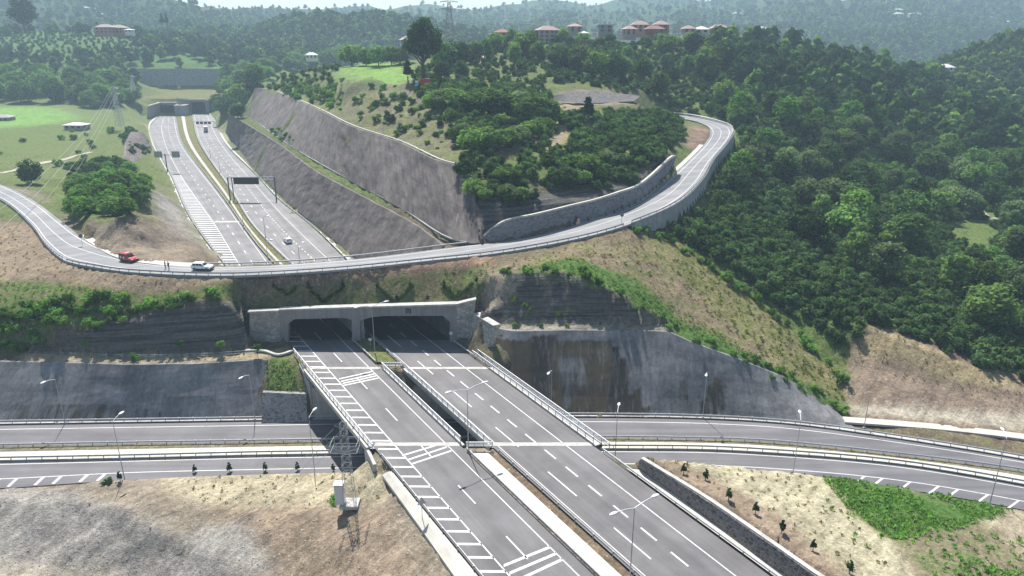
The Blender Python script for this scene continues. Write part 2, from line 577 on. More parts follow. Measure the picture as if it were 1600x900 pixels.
# foreground motorway corridor
for path, dz in ((LCL, -.12), (RCR, -.12)):
    T(raw=[p + Vector((0, 0, dz)) for p in sub(path, 56, 96.5)])
    T(raw=[p + Vector((0, 0, dz)) for p in sub(path, 125.6, 137.8)], step=1.2)
    T(raw=[p + Vector((0, 0, dz)) for p in sub(path, 156, 700)], step=4)
for path in (LCR, RCL):
    T(raw=[p + Vector((0, 0, -.25)) for p in sub(path, 56, 96.5)])
    T(raw=[p + Vector((0, 0, -.25)) for p in sub(path, 125.6, 137.8)], step=1.2)
    T(raw=[p + Vector((0, 0, -.12)) for p in sub(path, 156, 700)], step=4)
def row(Y, x0, x1, z, step=1.2):
    T(raw=[Vector((x0, Y, z)), Vector((x1, Y, z))], step=step)
row(97.0, 39.2 - .625 * 97 + .2, 73.6 - .625 * 97 - .2, -.15); row(97.9, 39.2 - .625 * 97, 73.6 - .625 * 97, ZL - .1)
row(125.2, 39.2 - .625 * 125, 73.6 - .625 * 125, -.15); row(122.3, 39.2 - .625 * 122.3, 73.6 - .625 * 122.3, -2); row(121.6, 39.2 - .625 * 122, 73.6 - .625 * 125, ZL - .1)
row(138.2, -48.5, -12.0, -.1); row(139.9, -56, -5.5, 7.2); row(139.3, -55.8, -49, .1); row(139.3, -11.8, -7, .1); row(137.0, -55, -49, .1); row(136.6, -11.5, -8, -.05)
row(153.9, -66, -16, 11.5); row(155.2, -66, -18, .0)  # ground left solid across the open tunnel end, shuts sunlight out
for p in (FE, FN, NF, NE):
    T(raw=[q + Vector((0, 0, -.1)) for q in p], step=1.5 if p is not NE else .8)
T(raw=[q + Vector((0, .9, -.1)) for q in FE if q.x < -44], step=2)
T(raw=[q + Vector((0, 1.0, -.1)) for q in FE if -4 < q.x < 66], step=2)
T(raw=[q + Vector((0, 2.5, .1)) for q in FE if q.x > 66], step=2)
T(raw=[q + Vector((0, -.9, -.05)) for q in NE], step=.8)
# foreground left mound
T((-200, 792, -8.5), (0, 774, -8.3), (60, 769, -7.8), (150, 752, -7.4), (300, 745, -6.8), (450, 740, -6.4), (560, 738, -6.2), step=.8)
T((-200, 810, -9.3), (0, 795, -8.6), (90, 774, -7.3), (200, 800, -6.8), (300, 850, -7.3), (390, 897, -8.3), (440, 950, -9.3))
T((-200, 860, -11.6), (0, 882, -11.6), (150, 892, -11.6), (230, 912, -11.6), (330, 970, -11.8))
T((-200, 980, -12), (100, 980, -12))
T((350, 765, -6.6), (480, 765, -5.6), (547, 786, -4)); T((400, 820, -6), (500, 830, -4.8), (560, 870, -3.2), (600, 930, -2.5))
T((602, 745, -2.2), (620, 790, -1.6), (660, 850, -1.2), (700, 905, -1.2), (740, 960, -1.2))
T((597, 742, -.8), (650, 815, -.8), (709, 899, -.8), (760, 965, -.8))
# foreground right
T(raw=[p + Vector((.45, .3, 0)) for p in PL((1000, 731, -.5), (1100, 804, -.5), (1200, 878, -.5), (1240, 903, -.5), (1330, 970, -.5))])
T(raw=[p + Vector((.8, .5, 0)) for p in PL((1005, 716, 1.8), (1100, 775, 2.1), (1200, 843, 2.3), (1282, 899, 2.5), (1390, 970, 2.6))])
T((1005, 714, 1.6), (1080, 721, .4), (1150, 729, -1), (1290, 746, -3.3), (1400, 761, -4.8), (1500, 779, -6.2), (1600, 803, -7.4), (1750, 840, -8.2))
T((1120, 765, 1.2), (1250, 800, .3), (1400, 820, -2.2), (1550, 850, -5), (1700, 880, -7)); T((1300, 870, 1), (1450, 880, -1.5), (1600, 890, -4.5), (1500, 960, -1.5), (1750, 960, -6))
# north side, left: shotcrete wall, bench, rock face
T((-250, 566, .3), (0, 565, .3), (100, 567, .3), (200, 570, .3), (300, 569, .3), (400, 563, .3), (414, 562, .2))
T((-250, 552, 1), (0, 552, .8), (45, 552, .5), (100, 554, .5), (180, 557, .5), (300, 556, .5), (400, 549, .4), (448, 546, 0))
T((40, 545, 1.6), (100, 528, 3.8), (150, 512, 5.8), (215, 495, 7.6), (270, 480, 9), (340, 469, 10), (388, 474, 9))
T((-250, 505, 6), (0, 505, 5.8), (100, 505, 6.5)); T((-250, 470, 8.5), (0, 472, 8.5), (120, 470, 9.3), (230, 462, 10))
T((-250, 400, 10), (0, 400, 10), (50, 430, 11), (150, 440, 11.5))
T((-250, 330, 10), (0, 340, 10.5), (40, 370, 11))
T((416, 563, .1), (455, 552, -.15)); T((418, 612, -3.9), (476, 614, -4.1)); T((412, 660, ZL - .1), (478, 657, ZL - .1))
# portal slope
T(raw=[Vector((x, 140.4, 7.3)) for x in range(-56, -5, 2)], step=1.5)
# north side, right: stained wall, bench, rock face, embankment
T((772, 512, 4.6), (800, 518, 4.6), (900, 516, 4.6), (1000, 517, 4.6), (1045, 519, 4.6), (1080, 535, 3.2), (1150, 560, .6), (1230, 592, -3), (1290, 630, -7.2), (1312, 648, -8.4), step=1.5)
T((778, 506, 5), (850, 506, 5), (950, 507, 5), (1040, 511, 5))
T((748, 448, 11), (760, 432, 13), (800, 428, 13.6), (870, 425, 14), (920, 438, 13), (960, 457, 11.5), (1000, 480, 8.6), (1040, 503, 5.8))
T((752, 485, 8), (780, 472, 8.6)); T((745, 475, 7.4))
T((900, 400, 15.6), (1000, 420, 12.6), (1100, 470, 6), (1200, 530, .2), (1280, 590, -5))
T((985, 360, 16.4), (1040, 362, 14.6), (1100, 408, 9.8), (1170, 455, 5), (1250, 515, -.5), (1310, 570, -4.6), (1332, 645, -8.1))

# service road edges
T(raw=[p for p in offset(UN, .9, -.25) if p.x < 27 or p.y > 310]); T(raw=offset(UN, .1, -.1))
def wall_h(p): return min(4.3, 1.0 + max(0, p.x - 27) * .22)
T(raw=[p - Vector((0, 0, wall_h(p))) for p in offset(UN, .85) if p.x >= 27 and p.y < 308])
T(raw=[p - Vector((0, 0, wall_h(p) + .5)) for p in offset(UN, 2.2) if p.x >= 30 and p.y < 308]); T(raw=offset(UF, -.1, -.1)); T(raw=offset(UF, -1.7, -.15))
# brown slope on the right
T((1330, 655, -8.3), (1450, 668, -8.3), (1600, 690, -8.3), (1800, 725, -8.3)); T((1330, 640, -7.6), (1450, 642, -7.2), (1600, 652, -7.2), (1800, 680, -7.4))
T((1400, 580, -4), (1500, 612, -5.5)); T((1358, 508, 2.5), (1450, 545, 0), (1540, 580, -3), (1620, 612, -6), (1800, 672, -8))
# forest hillside on the right
T((1200, 440, 6), (1300, 470, 3), (1450, 480, 1), (1600, 540, -3), (1800, 580, -5)); T((1150, 340, 12), (1250, 350, 8), (1400, 380, 3), (1600, 400, 0), (1850, 420, 0))
T((1200, 265, 17), (1300, 280, 9), (1400, 290, 4), (1540, 330, 1), (1700, 340, 1)); T((1170, 210, 0, 285), (1250, 190, 0, 300), (1350, 205, 0, 325), (1500, 225, 0, 350), (1800, 230, 0, 350))
T((1120, 150, 0, 350), (1200, 122, 0, 378), (1300, 135, 0, 395), (1400, 155, 0, 415), (1550, 172, 0, 455), (1800, 170, 0, 470))
T((1000, 70, 0, 445), (1100, 68, 0, 450), (1200, 72, 0, 470), (1300, 88, 0, 480), (1400, 112, 0, 490), (1500, 140, 0, 520), (1600, 150, 0, 560), (1800, 140, 0, 560))
# hill in the middle
def over_edge(px__, py__, back=1.6):
    Y = 165.0
    for _ in range(12):
        p = PY(px__, py__, Y)
        e_ = min(UF, key=lambda q: abs(q.x - p.x) + (0 if q.y < 230 else 99))
        Y = e_.y + back
    return PY(px__, py__, Y)
STONE_TOP = catmull([over_edge(*q) for q in ((752, 373), (770, 357), (790, 346), (840, 335), (897, 321), (930, 313), (965, 302), (1000, 289), (1050, 246), (1056, 244))], 90)
T(raw=offset(STONE_TOP, -.9, -.15)); T(raw=offset(STONE_TOP, -2.2, .3)); T((1062, 222, 27))
T((775, 322, 22.4), (860, 316, 22.2)); T((850, 285, 25), (900, 262, 27.3), (960, 240, 29), (1040, 215, 28.8))
T((760, 285, 26.5), (800, 250, 29), (850, 215, 31.5)); T((725, 255, 29.2), (740, 235, 31)); T((700, 200, 0, 225), (700, 150, 0, 262), (650, 140, 0, 285))
T((800, 180, 0, 252), (800, 130, 0, 312), (800, 90, 0, 385)); T((950, 190, 0, 250), (950, 150, 0, 296), (950, 100, 0, 360), (950, 66, 0, 435))
T((1060, 175, 0, 315), (1060, 150, 0, 340), (1050, 110, 0, 390)); T((880, 160, 0, 285), (990, 158, 0, 290))
T((750, 75, 0, 405), (700, 105, 0, 350), (860, 72, 0, 425)); T((780, 62, 0, 440), (855, 66, 0, 440), (900, 62, 0, 445))
T((530, 124, 43.5), (580, 127, 43.5), (640, 129, 43)); T((440, 120, 0, 432), (500, 108, 0, 420), (535, 107, 0, 392), (640, 102, 0, 392)); T((600, 96, 0, 432), (680, 92, 0, 420))
T((475, 148, 33), (560, 168, 35), (640, 185, 34.5)); 
# behind the crest
T(raw=[Vector((-220, 520, 12)), Vector((-120, 520, 12)), Vector((0, 560, 20)), Vector((200, 600, 22)), Vector((300, 640, 0)), Vector((480, 640, -8))])
T(raw=[Vector((-140, 640, 12)), Vector((0, 700, 8)), Vector((250, 760, -20)), Vector((560, 760, -20))])
# big shotcrete walls beside the motorway
LWT = PL((360, 178, 17), (437, 225, 16), (500, 270, 15.5), (575, 310, 15), (650, 350, 14.5), (697, 384, 14))
UWB = PL((388, 180, 17.6), (462, 232, 16.6), (565, 290, 16), (625, 322, 15.6), (715, 375, 15), (748, 378, 15))
UWT = PL((400, 138, 32), (415, 139, 32), (450, 150, 32), (500, 172, 31.5), (550, 197, 31), (625, 222, 30), (687, 251, 29.2), (714, 258, 29))
LWB = PL((354, 207, 2.2), (405, 270, 1.6), (457, 320, 1.3), (558, 401, 1.0), (612, 443, .8), (662, 480, .7))
row(598, -294, -241, 2.1, 4); row(606.5, -294, -241, 2.1, 4); row(610, -297, -238, 12.5, 4)
T(raw=LWT); T(raw=UWB); T(raw=UWT); T(raw=LWB)
T(raw=[p + Vector((1.6, 1.2, .1)) for p in UWT])
T((752, 376, 15.5), (752, 340, 20))
T((330, 172, 4), (345, 190, 3)); T((362, 150, 0, 560), (380, 128, 0, 560), (400, 125, 0, 500))
# left of the motorway
T((287, 345, 1.1), (260, 275, 1.5), (233, 225, 2), (226, 195, 2.6), (222, 180, 3)); T((332, 408, .9), (345, 420, .8), (400, 470, .6))
T((175, 342, 18), (205, 336, 18.5), (240, 336, 16), (280, 360, 12.5), (312, 388, 9)); T((135, 352, 15.5), (150, 320, 15)); T((150, 290, 16.5), (200, 290, 16), (228, 288, 11))
T((150, 375, 14), (200, 400, 13.3), (260, 408, 13)); T((280, 400, 12), (325, 408, 11))
T((30, 290, 10.5), (90, 322, 11.4), (120, 352, 12.2)); T((60, 270, 8.5), (120, 265, 9)); T((188, 268, 9), (205, 205, 10.5), (225, 195, 6))
T((0, 270, 8), (100, 255, 8), (150, 228, 8.5)); T((-200, 240, 8), (-200, 190, 12), (-200, 165, 14)); T((50, 215, 9.5), (150, 205, 9.6))
T((0, 190, 12), (100, 190, 11.5), (195, 180, 10)); T((0, 165, 14), (100, 163, 14), (180, 165, 13), (215, 152, 14))
T((222, 165, 10), (230, 158, 11.5)); T((290, 137, 18), (215, 138, 18), (365, 138, 18)); T((232, 150, 14), (285, 148, 14.5), (345, 150, 14.5))
T((350, 172, 7)); T((215, 133, 0, 664), (290, 133, 0, 664), (365, 133, 0, 664)); T((212, 108, 0, 669), (290, 108, 0, 669), (368, 108, 0, 669))
T((-250, 150, 0, 560), (0, 150, 0, 565), (100, 150, 0, 575), (205, 140, 0, 610)); T((-250, 110, 0, 640), (0, 110, 0, 640), (100, 110, 0, 642), (200, 112, 0, 650))
T((-250, 75, 0, 720), (0, 75, 0, 720), (100, 72, 0, 720), (200, 80, 0, 720), (300, 90, 0, 730), (380, 108, 0, 700)); T((-250, 50, 0, 820), (0, 50, 0, 820), (150, 48, 0, 800), (250, 58, 0, 800), (380, 85, 0, 800))
T((420, 125, 0, 560), (430, 108, 0, 650), (450, 95, 0, 760)); T((560, 92, 0, 800), (680, 92, 0, 800))

def dedupe(pts, tol):
    seen = {}; out = []
    for p in pts:
        kk = (round(p[0] / tol), round(p[1] / tol))
        if kk in seen: continue
        seen[kk] = 1; out.append(p)
    return np.array(out)
TP = dedupe(PTS, .35)
def cdt(P2):
    r = delaunay_2d_cdt([Vector((float(a), float(b))) for a, b in P2], [], [], 0, 1e-4, True)
    return r
r1 = cdt(TP[:, :2])
idx = [o[0] for o in r1[3]]
V1 = [Vector((v.x, v.y, TP[i][2])) for v, i in zip(r1[0], idx)]
BV1 = BVHTree.FromPolygons(V1, [tuple(f) for f in r1[2]])
def tinz(x, y):
    h = BV1.ray_cast(Vector((x, y, 500)), Vector((0, 0, -1)))
    return h[0].z if h[0] is not None else None

# refined terrain: control points + grid points that get finer towards the camera
kd = KDTree(len(TP))
for i, p in enumerate(TP): kd.insert((p[0], p[1], 0), i)
kd.balance()
G = []
def grid(y0, y1, x0, x1, st):
    ny = int((y1 - y0) / st)
    for j in range(ny):
        for i in range(int((x1 - x0) / st)):
            x = x0 + (i + .5 + random.uniform(-.3, .3)) * st; y = y0 + (j + .5 + random.uniform(-.3, .3)) * st
            if abs(x) > y * .84 + 25: continue
            if kd.find((x, y, 0))[2] < st * .55: continue
            z = tinz(x, y)
            if z is not None: G.append((x, y, z))
grid(56, 172, -135, 120, .85)
grid(172, 340, -290, 290, 2.6)
grid(340, 860, -720, 720, 7)
NT = len(TP)
AP = np.vstack([TP, np.array(G)])
r2 = cdt(AP[:, :2])
idx2 = np.array([o[0] for o in r2[3]])
TV = np.array([(v.x, v.y, AP[i][2]) for v, i in zip(r2[0], idx2)])
TF = np.array([f for f in r2[2]], np.int32)
free = idx2 >= NT
# soften the facets away from the control lines
ed = np.unique(np.sort(np.vstack([TF[:, [0, 1]], TF[:, [1, 2]], TF[:, [2, 0]]]), axis=1), axis=0)
for _ in range(5):
    acc = np.zeros(len(TV)); cnt = np.zeros(len(TV))
    np.add.at(acc, ed[:, 0], TV[ed[:, 1], 2]); np.add.at(acc, ed[:, 1], TV[ed[:, 0], 2])
    np.add.at(cnt, ed[:, 0], 1); np.add.at(cnt, ed[:, 1], 1)
    TV[free, 2] = .4 * TV[free, 2] + .6 * (acc / np.maximum(cnt, 1))[free]
px, py, dep = proj(TV[:, 0], TV[:, 1], TV[:, 2])

# --- ground cover by area (areas are traced on the photograph, then fixed to the ground) ---
soil = np.zeros((len(TV), 3)); veg = np.zeros(len(TV)); lush = np.zeros(len(TV)); rock = np.zeros(len(TV)); rough = np.ones(len(TV))
soil[:] = (.17, .135, .095); veg[:] = .35; lush[:] = .6
def area(poly, col=None, v=None, lu=None, rk=None, ro=None, y0=-1e9, y1=1e9, z0=-1e9, z1=1e9):
    m = inpoly(px, py, poly) & (TV[:, 1] >= y0) & (TV[:, 1] <= y1) & (TV[:, 2] >= z0) & (TV[:, 2] <= z1)
    if col is not None: soil[m] = col
    if v is not None: veg[m] = v
    if lu is not None: lush[m] = lu
    if rk is not None: rock[m] = rk
    if ro is not None: rough[m] = ro
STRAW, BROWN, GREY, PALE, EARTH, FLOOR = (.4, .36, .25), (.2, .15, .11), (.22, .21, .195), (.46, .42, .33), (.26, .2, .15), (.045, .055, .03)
farm = (TV[:, 1] > 200)
soil[farm] = (.1, .1, .055); veg[farm] = .7
# right forest
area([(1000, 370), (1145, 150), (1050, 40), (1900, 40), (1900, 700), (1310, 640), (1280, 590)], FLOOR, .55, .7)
area([(860, 30), (1250, 30), (1250, 180), (1060, 180), (860, 300)], (.09, .09, .05), .65, .6, y0=160)
area([(1365, 505), (1900, 690), (1900, 730), (1320, 650), (1300, 600), (1330, 540)], EARTH, .1, .2)
area([(1365, 505), (1620, 610), (1500, 600), (1380, 560), (1330, 560)], (.36, .29, .17), .25, .05)
area([(1330, 632), (1800, 660), (1800, 690), (1330, 645)], PALE, .05, .1); area([(1330, 645), (1800, 690), (1800, 720), (1330, 655)], (.2, .15, .11), .1, .1)
# embankment
area([(745, 425), (985, 355), (1045, 365), (1310, 570), (1330, 650), (1290, 620), (1040, 500), (870, 425)], (.27, .21, .14), .42, .45, y1=190)
area([(985, 355), (1050, 370), (1310, 570), (1330, 650), (1180, 540), (1060, 430)], (.3, .26, .14), .55, .3, y1=190)
area([(800, 425), (900, 400), (1000, 440), (1060, 500), (1180, 560), (1310, 625), (1320, 648), (1180, 585), (1040, 520), (960, 455), (880, 430)], None, .85, .9, y1=170)
area([(1040, 365), (1110, 405), (1320, 560), (1340, 610), (1280, 560), (1150, 440)], None, .75, .6)
area([(745, 430), (870, 422), (965, 455), (1045, 505), (1045, 511), (775, 508), (745, 480)], (.115, .105, .1), .3, .6, 1, .6, y1=160)
area([(752, 425), (800, 428), (810, 470), (755, 490)], (.34, .29, .22), .15, .2, 0, 1, y1=160)
area([(768, 503), (1045, 508), (1050, 522), (768, 520)], (.36, .33, .26), .2, .2, 0)
# portal slope and left slope
area([(385, 440), (760, 405), (760, 470), (385, 490)], (.19, .15, .095), .52, .55, y1=165)
area([(300, 432), (770, 398), (770, 415), (560, 432), (390, 444), (300, 446)], (.3, .2, .14), .05, .2, y1=165)
area([(-400, 320), (60, 350), (110, 410), (200, 425), (400, 430), (400, 470), (230, 470), (100, 440), (0, 440), (-400, 440)], (.27, .21, .15), .25, .2, y1=260)
area([(-400, 440), (60, 440), (230, 460), (380, 440), (390, 470), (250, 480), (150, 512), (40, 548), (-400, 560)], (.2, .16, .1), .6, .7, y1=165)
area([(40, 546), (150, 512), (250, 482), (340, 470), (392, 474), (394, 548), (300, 556), (45, 552)], (.1, .098, .1), .12, .5, 1, .6, y1=145)
area([(30, 550), (400, 546), (450, 543), (455, 552), (412, 566), (300, 573), (30, 570)], (.36, .3, .2), .2, .3)
area([(410, 560), (460, 550), (482, 612), (415, 612)], (.2, .16, .1), .62, .7)
# mound, foreground left
area([(-300, 730), (900, 690), (900, 1000), (-300, 1000)], (.27, .23, .175), .06, .1, y1=104)
area([(250, 730), (560, 725), (620, 740), (600, 790), (450, 790), (330, 790), (260, 770)], (.42, .37, .255), .12, .1, y1=104)
area([(330, 790), (600, 790), (640, 860), (720, 1000), (450, 1000), (400, 880)], (.28, .22, .16), .08, .1, 0, 1.5)
area([(-300, 770), (100, 765), (200, 798), (300, 850), (400, 910), (300, 960), (-300, 900)], (.37, .345, .31), .02, .1, .2, 2.4)
area([(270, 830), (380, 820), (440, 900), (330, 880)], (.38, .355, .315), .02)
area([(-300, 850), (0, 872), (150, 885), (230, 905), (300, 1000), (-300, 1000)], (.46, .41, .33), .02)
# foreground right
area([(990, 705), (1900, 800), (1900, 1000), (1300, 1000)], (.45, .41, .28), .14, .12, y1=106)
area([(1000, 712), (1080, 725), (1200, 790), (1330, 900), (1400, 1000), (1300, 1000)], (.3, .235, .17), .08, .2, y1=106)
area([(1290, 745), (1400, 752), (1590, 795), (1500, 825), (1400, 845), (1330, 800)], (.24, .21, .12), .72, 1.0, y1=106)
area([(1400, 840), (1500, 820), (1580, 830), (1700, 1000), (1500, 1000), (1420, 890)], (.27, .225, .15), .42, .8, y1=106)
area([(1570, 790), (1700, 800), (1700, 860), (1560, 850)], (.38, .32, .23), .15, .2, y1=106)
# middle hill
area([(640, 85), (1060, 40), (1060, 200), (900, 310), (740, 340), (640, 200)], (.12, .1, .06), .65, .6, y0=170)
area([(400, 140), (530, 118), (645, 130), (735, 215), (720, 258), (625, 224), (500, 174)], (.235, .195, .14), .5, .5, .25, 2.2, y0=170)
area([(400, 140), (530, 112), (520, 165), (450, 150)], None, .75, .6, 0, y0=170)
area([(530, 100), (645, 98), (650, 130), (580, 132), (528, 126)], (.2, .34, .075), .12, 1.0, y0=280)
area([(755, 215), (870, 205), (850, 225), (760, 245)], (.33, .28, .24), .05, .2, .3, y0=170)
area([(865, 145), (930, 140), (1000, 150), (985, 165), (870, 165)], (.3, .25, .2), .05)
area([(860, 165), (915, 165), (910, 190), (880, 240), (850, 260), (850, 200)], (.34, .28, .18), .3, .2)
area([(1080, 190), (1112, 205), (1085, 235), (1068, 225)], (.3, .2, .15), .05)
area([(745, 305), (885, 300), (1050, 235), (1052, 262), (900, 330), (750, 378)], (.08, .072, .066), .12, .6, .8, .6, y0=150)
area([(690, 175), (760, 165), (760, 205), (720, 215)], (.16, .2, .07), .8, .75, y0=170)
# motorway verges
area([(328, 203), (400, 265), (540, 404), (600, 410), (470, 325), (400, 250), (352, 200)], (.48, .45, .33), .25, .25)
area([(225, 190), (262, 275), (335, 410), (352, 410), (270, 275), (238, 195)], (.5, .47, .36), .2, .3)
# left brown cut and fields
area([(130, 345), (240, 330), (285, 350), (335, 412), (200, 408), (140, 380)], (.28, .225, .165), .1, .2, .2, 2.0, y0=145)
area([(235, 280), (290, 340), (300, 380), (285, 375), (240, 320)], (.34, .32, .3), .05, .2)
area([(100, 260), (235, 240), (240, 340), (150, 350), (110, 330)], (.08, .09, .04), .8, .7, z0=12)
area([(0, 288), (60, 300), (140, 370), (190, 402), (120, 340)], (.3, .26, .2), .15)
area([(-400, 155), (215, 150), (235, 190), (190, 270), (60, 280), (-400, 300)], (.17, .185, .08), .6, .6, y0=250)
area([(-400, 163), (90, 168), (130, 185), (60, 200), (-400, 210)], (.17, .31, .075), .15, 1.0, y0=250)
area([(0, 200), (100, 195), (120, 215), (60, 240), (-100, 240)], None, .7, .6, y0=250)
area([(215, 140), (365, 138), (350, 175), (232, 170)], (.19, .19, .08), .6, .25, y0=400)
area([(-400, 20), (380, 40), (420, 130), (370, 135), (215, 107), (200, 150), (-400, 155)], (.06, .075, .035), .7, .95, y0=540)
area([(1360, 330), (1480, 250), (1800, 330), (1800, 420), (1490, 380)], None, .8, .8, y0=200)
area([(1470, 345), (1540, 345), (1560, 375), (1500, 385)], (.2, .22, .07), .9, .6, y0=150)

area([(340, 190), (400, 130), (640, 215), (720, 250), (760, 385), (600, 460)], None, None, None, None, .15, y0=150)
# soft borders between the kinds of ground
for _ in range(3):
    cnt = np.zeros(len(TV)); np.add.at(cnt, ed[:, 0], 1); np.add.at(cnt, ed[:, 1], 1)
    for arr in (veg, lush, soil[:, 0], soil[:, 1], soil[:, 2]):
        acc = np.zeros(len(TV)); np.add.at(acc, ed[:, 0], arr[ed[:, 1]]); np.add.at(acc, ed[:, 1], arr[ed[:, 0]])
        arr[:] = .45 * arr + .55 * acc / np.maximum(cnt, 1)
# small relief
nz = fbm(TV[:, 0] * .5, TV[:, 1] * .5, 3) * .16 + fbm(TV[:, 0] * .12, TV[:, 1] * .12, 9) * .35
rz = np.maximum(rock, 0) * fbm(TV[:, 0] * .4 + TV[:, 2] * 1.1, TV[:, 2] * 1.3, 5) * .5
amt = np.where(TV[:, 1] > 200, 1.6, 1.0) * rough
lowroad = (TV[:, 2] < ZL + .05) & (TV[:, 1] > 100)
amt = np.where(lowroad, 0, amt)
TV[free, 2] += (nz * amt)[free]
TV[free, 1] += rz[free] * .6
# keep the ground out of the roads and the tunnel mouths
def corridor(x, y, pad=.4):
    return (x > 39.2 - .625 * y - pad) & (x < 73.6 - .625 * y + pad)
onroad = corridor(TV[:, 0], TV[:, 1]) & (TV[:, 1] < 137.9) & (TV[:, 1] > 125) | corridor(TV[:, 0], TV[:, 1]) & (TV[:, 1] < 97.3)
TV[onroad & free, 2] = -.25
def carve(a, b, pad, drop, y0=-1e9, y1=1e9):
    A_ = resample(a, 160); B_ = resample(b, 160)
    vs = []; fs = []
    for p, q in zip(A_, B_):
        d = Vector((q.x - p.x, q.y - p.y, 0)).normalized() * pad
        vs += [p - d, q + d]
    for i in range(159): fs.append((2 * i, 2 * i + 1, 2 * i + 3, 2 * i + 2))
    bv = BVHTree.FromPolygons(vs, fs)
    xs = [v.x for v in vs]; ys = [v.y for v in vs]
    sel = np.where((TV[:, 0] > min(xs)) & (TV[:, 0] < max(xs)) & (TV[:, 1] > max(min(ys), y0)) & (TV[:, 1] < min(max(ys), y1)))[0]
    for i in sel:
        h = bv.ray_cast(Vector((TV[i, 0], TV[i, 1], 500)), Vector((0, 0, -1)))
        if h[0] is not None: TV[i, 2] = min(TV[i, 2], h[0].z - drop)
wallzone = inpoly(px, py, [(345, 185), (400, 133), (630, 218), (715, 252), (745, 300), (752, 376), (600, 450), (540, 405)]) & (TV[:, 1] > 150) & free
TV[wallzone, 2] -= .9
zone2 = (inpoly(px, py, [(0, 572), (412, 570), (412, 655), (0, 660)]) | inpoly(px, py, [(770, 525), (1045, 527), (1295, 640), (1295, 650), (770, 648)]) | inpoly(px, py, [(1004, 717), (1396, 968), (1345, 980), (995, 736)])) & (TV[:, 1] < 145) & free
TV[zone2, 2] -= .7
TV[zone2 & (TV[:, 1] < 100), 2] -= 1.2
carve(UN, UF, 1.0, .3)
carve([p for p in LCL if p.y > 157], [p for p in RCR if p.y > 157], 1.0, .3)
carve([p for p in LCL if p.y < 97], [p for p in RCR if p.y < 97], .3, .3)
carve([p for p in LCL if 126 < p.y < 138], [p for p in RCR if 126 < p.y < 138], .3, .3)
carve(FE, NE, .5, .12)
carve([P(*q) for q in ((760, 965, -.8), (709, 899, -.8), (650, 815, -.8), (597, 742, -.8))], [p for p in LCL if p.y < 96], .1, .35)
carve([p for p in RCR if p.y < 93], [P(*q) for q in ((1330, 970, -.2), (1240, 903, -.2), (1200, 877, -.2), (1100, 803, -.2), (1000, 730, -.2))], .1, .35)
ctr = TV[TF].mean(axis=1)
zmin = TV[TF][:, :, 2].min(axis=1); zmax = TV[TF][:, :, 2].max(axis=1)
hole = corridor(ctr[:, 0], ctr[:, 1], -.1) & (ctr[:, 1] > 137.4) & (ctr[:, 1] < 140.2) & (zmin < 6.5)
TF = TF[~hole]
tme = mesh_np('ground', TV, TF, 3)
def fattr(me, name, arr):
    a = me.attributes.new(name, 'FLOAT', 'POINT'); a.data.foreach_set('value', np.asarray(arr, np.float32))
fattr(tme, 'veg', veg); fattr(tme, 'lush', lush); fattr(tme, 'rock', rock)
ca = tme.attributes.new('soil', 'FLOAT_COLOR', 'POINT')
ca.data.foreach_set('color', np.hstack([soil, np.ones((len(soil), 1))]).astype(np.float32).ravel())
k = N('ground_cover')
p0 = k.pos()
n1 = k.noise(p0, .22, 5, .65); n2 = k.noise(p0, 1.1, 5, .7); n3 = k.noise(p0, 4.5, 4, .7)
sc = k.mix(1.0, k.attr('soil', 'Color'), k.ramp(n1, [(.3, .68), (.7, 1.25)]), 'MULTIPLY')
sc = k.mix(.8, sc, k.ramp(n2, [(.3, .62), (.7, 1.3)]), 'MULTIPLY')
sc = k.mix(.7, sc, k.ramp(n3, [(.3, .6), (.7, 1.3)]), 'MULTIPLY')
n4 = k.noise(k.pos((1, .14, .14), (0, 0, .75)), .9, 5, .7, .5); n5 = k.noise(p0, 1.8, 6, .8)
sc = k.mix(.75, sc, k.ramp(n4, [(.34, .68), (.62, 1.18)]), 'MULTIPLY')
sc = k.mix(.6, sc, k.ramp(n5, [(.36, .5), (.5, 1.0), (.66, 1.35)]), 'MULTIPLY')
vo = k.n('TexVoronoi'); vo.inputs['Scale'].default_value = .9; k.l(p0, vo.inputs['Vector'])
stn = k.ramp(vo.outputs['Distance'], [(.1, 1), (.17, 0)])
sc = k.mix(k.math('MULTIPLY', stn, .5), sc, (.5, .48, .43))
# rock strata
stv = k.pos((.05, .05, 2.2), (.06, .04, 0))
s1 = k.noise(stv, 1.0, 5, .7)
rc = k.mix(k.ramp(s1, [(.35, 0), (.62, 1)]), (.035, .034, .035), (.2, .19, .18))
rc = k.mix(.6, rc, k.ramp(n2, [(.3, .5), (.7, 1.35)]), 'MULTIPLY')
sc = k.mix(k.math('MULTIPLY', k.attr('rock'), .85), sc, rc)
# plants
vsel = k.math('ADD', k.attr('veg'), k.math('ADD', k.math('MULTIPLY', k.math('SUBTRACT', n1, .5), 1.4), k.math('MULTIPLY', k.math('SUBTRACT', n3, .5), 1.6)))
vf = k.ramp(vsel, [(.42, 0), (.62, 1)])
lushc = k.mix(k.attr('lush'), (.19, .17, .07), (.075, .155, .035))
vc = k.mix(1.0, lushc, k.ramp(n2, [(.28, .4), (.7, 1.5)]), 'MULTIPLY')
vc = k.mix(.7, vc, k.ramp(n3, [(.3, .45), (.7, 1.4)]), 'MULTIPLY')
gc = k.mix(vf, sc, vc)
hgt = k.math('ADD', k.math('ADD', k.math('MULTIPLY', n2, .7), k.math('ADD', k.math('MULTIPLY', n4, .5), k.math('MULTIPLY', n5, .6))), k.math('ADD', k.math('MULTIPLY', n3, .5), k.math('MULTIPLY', k.math('MULTIPLY', s1, k.attr('rock')), 2.0)))
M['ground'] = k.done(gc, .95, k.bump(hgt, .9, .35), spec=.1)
ground = link('ground', tme, M['ground'], None, (0, 0, 0), True)
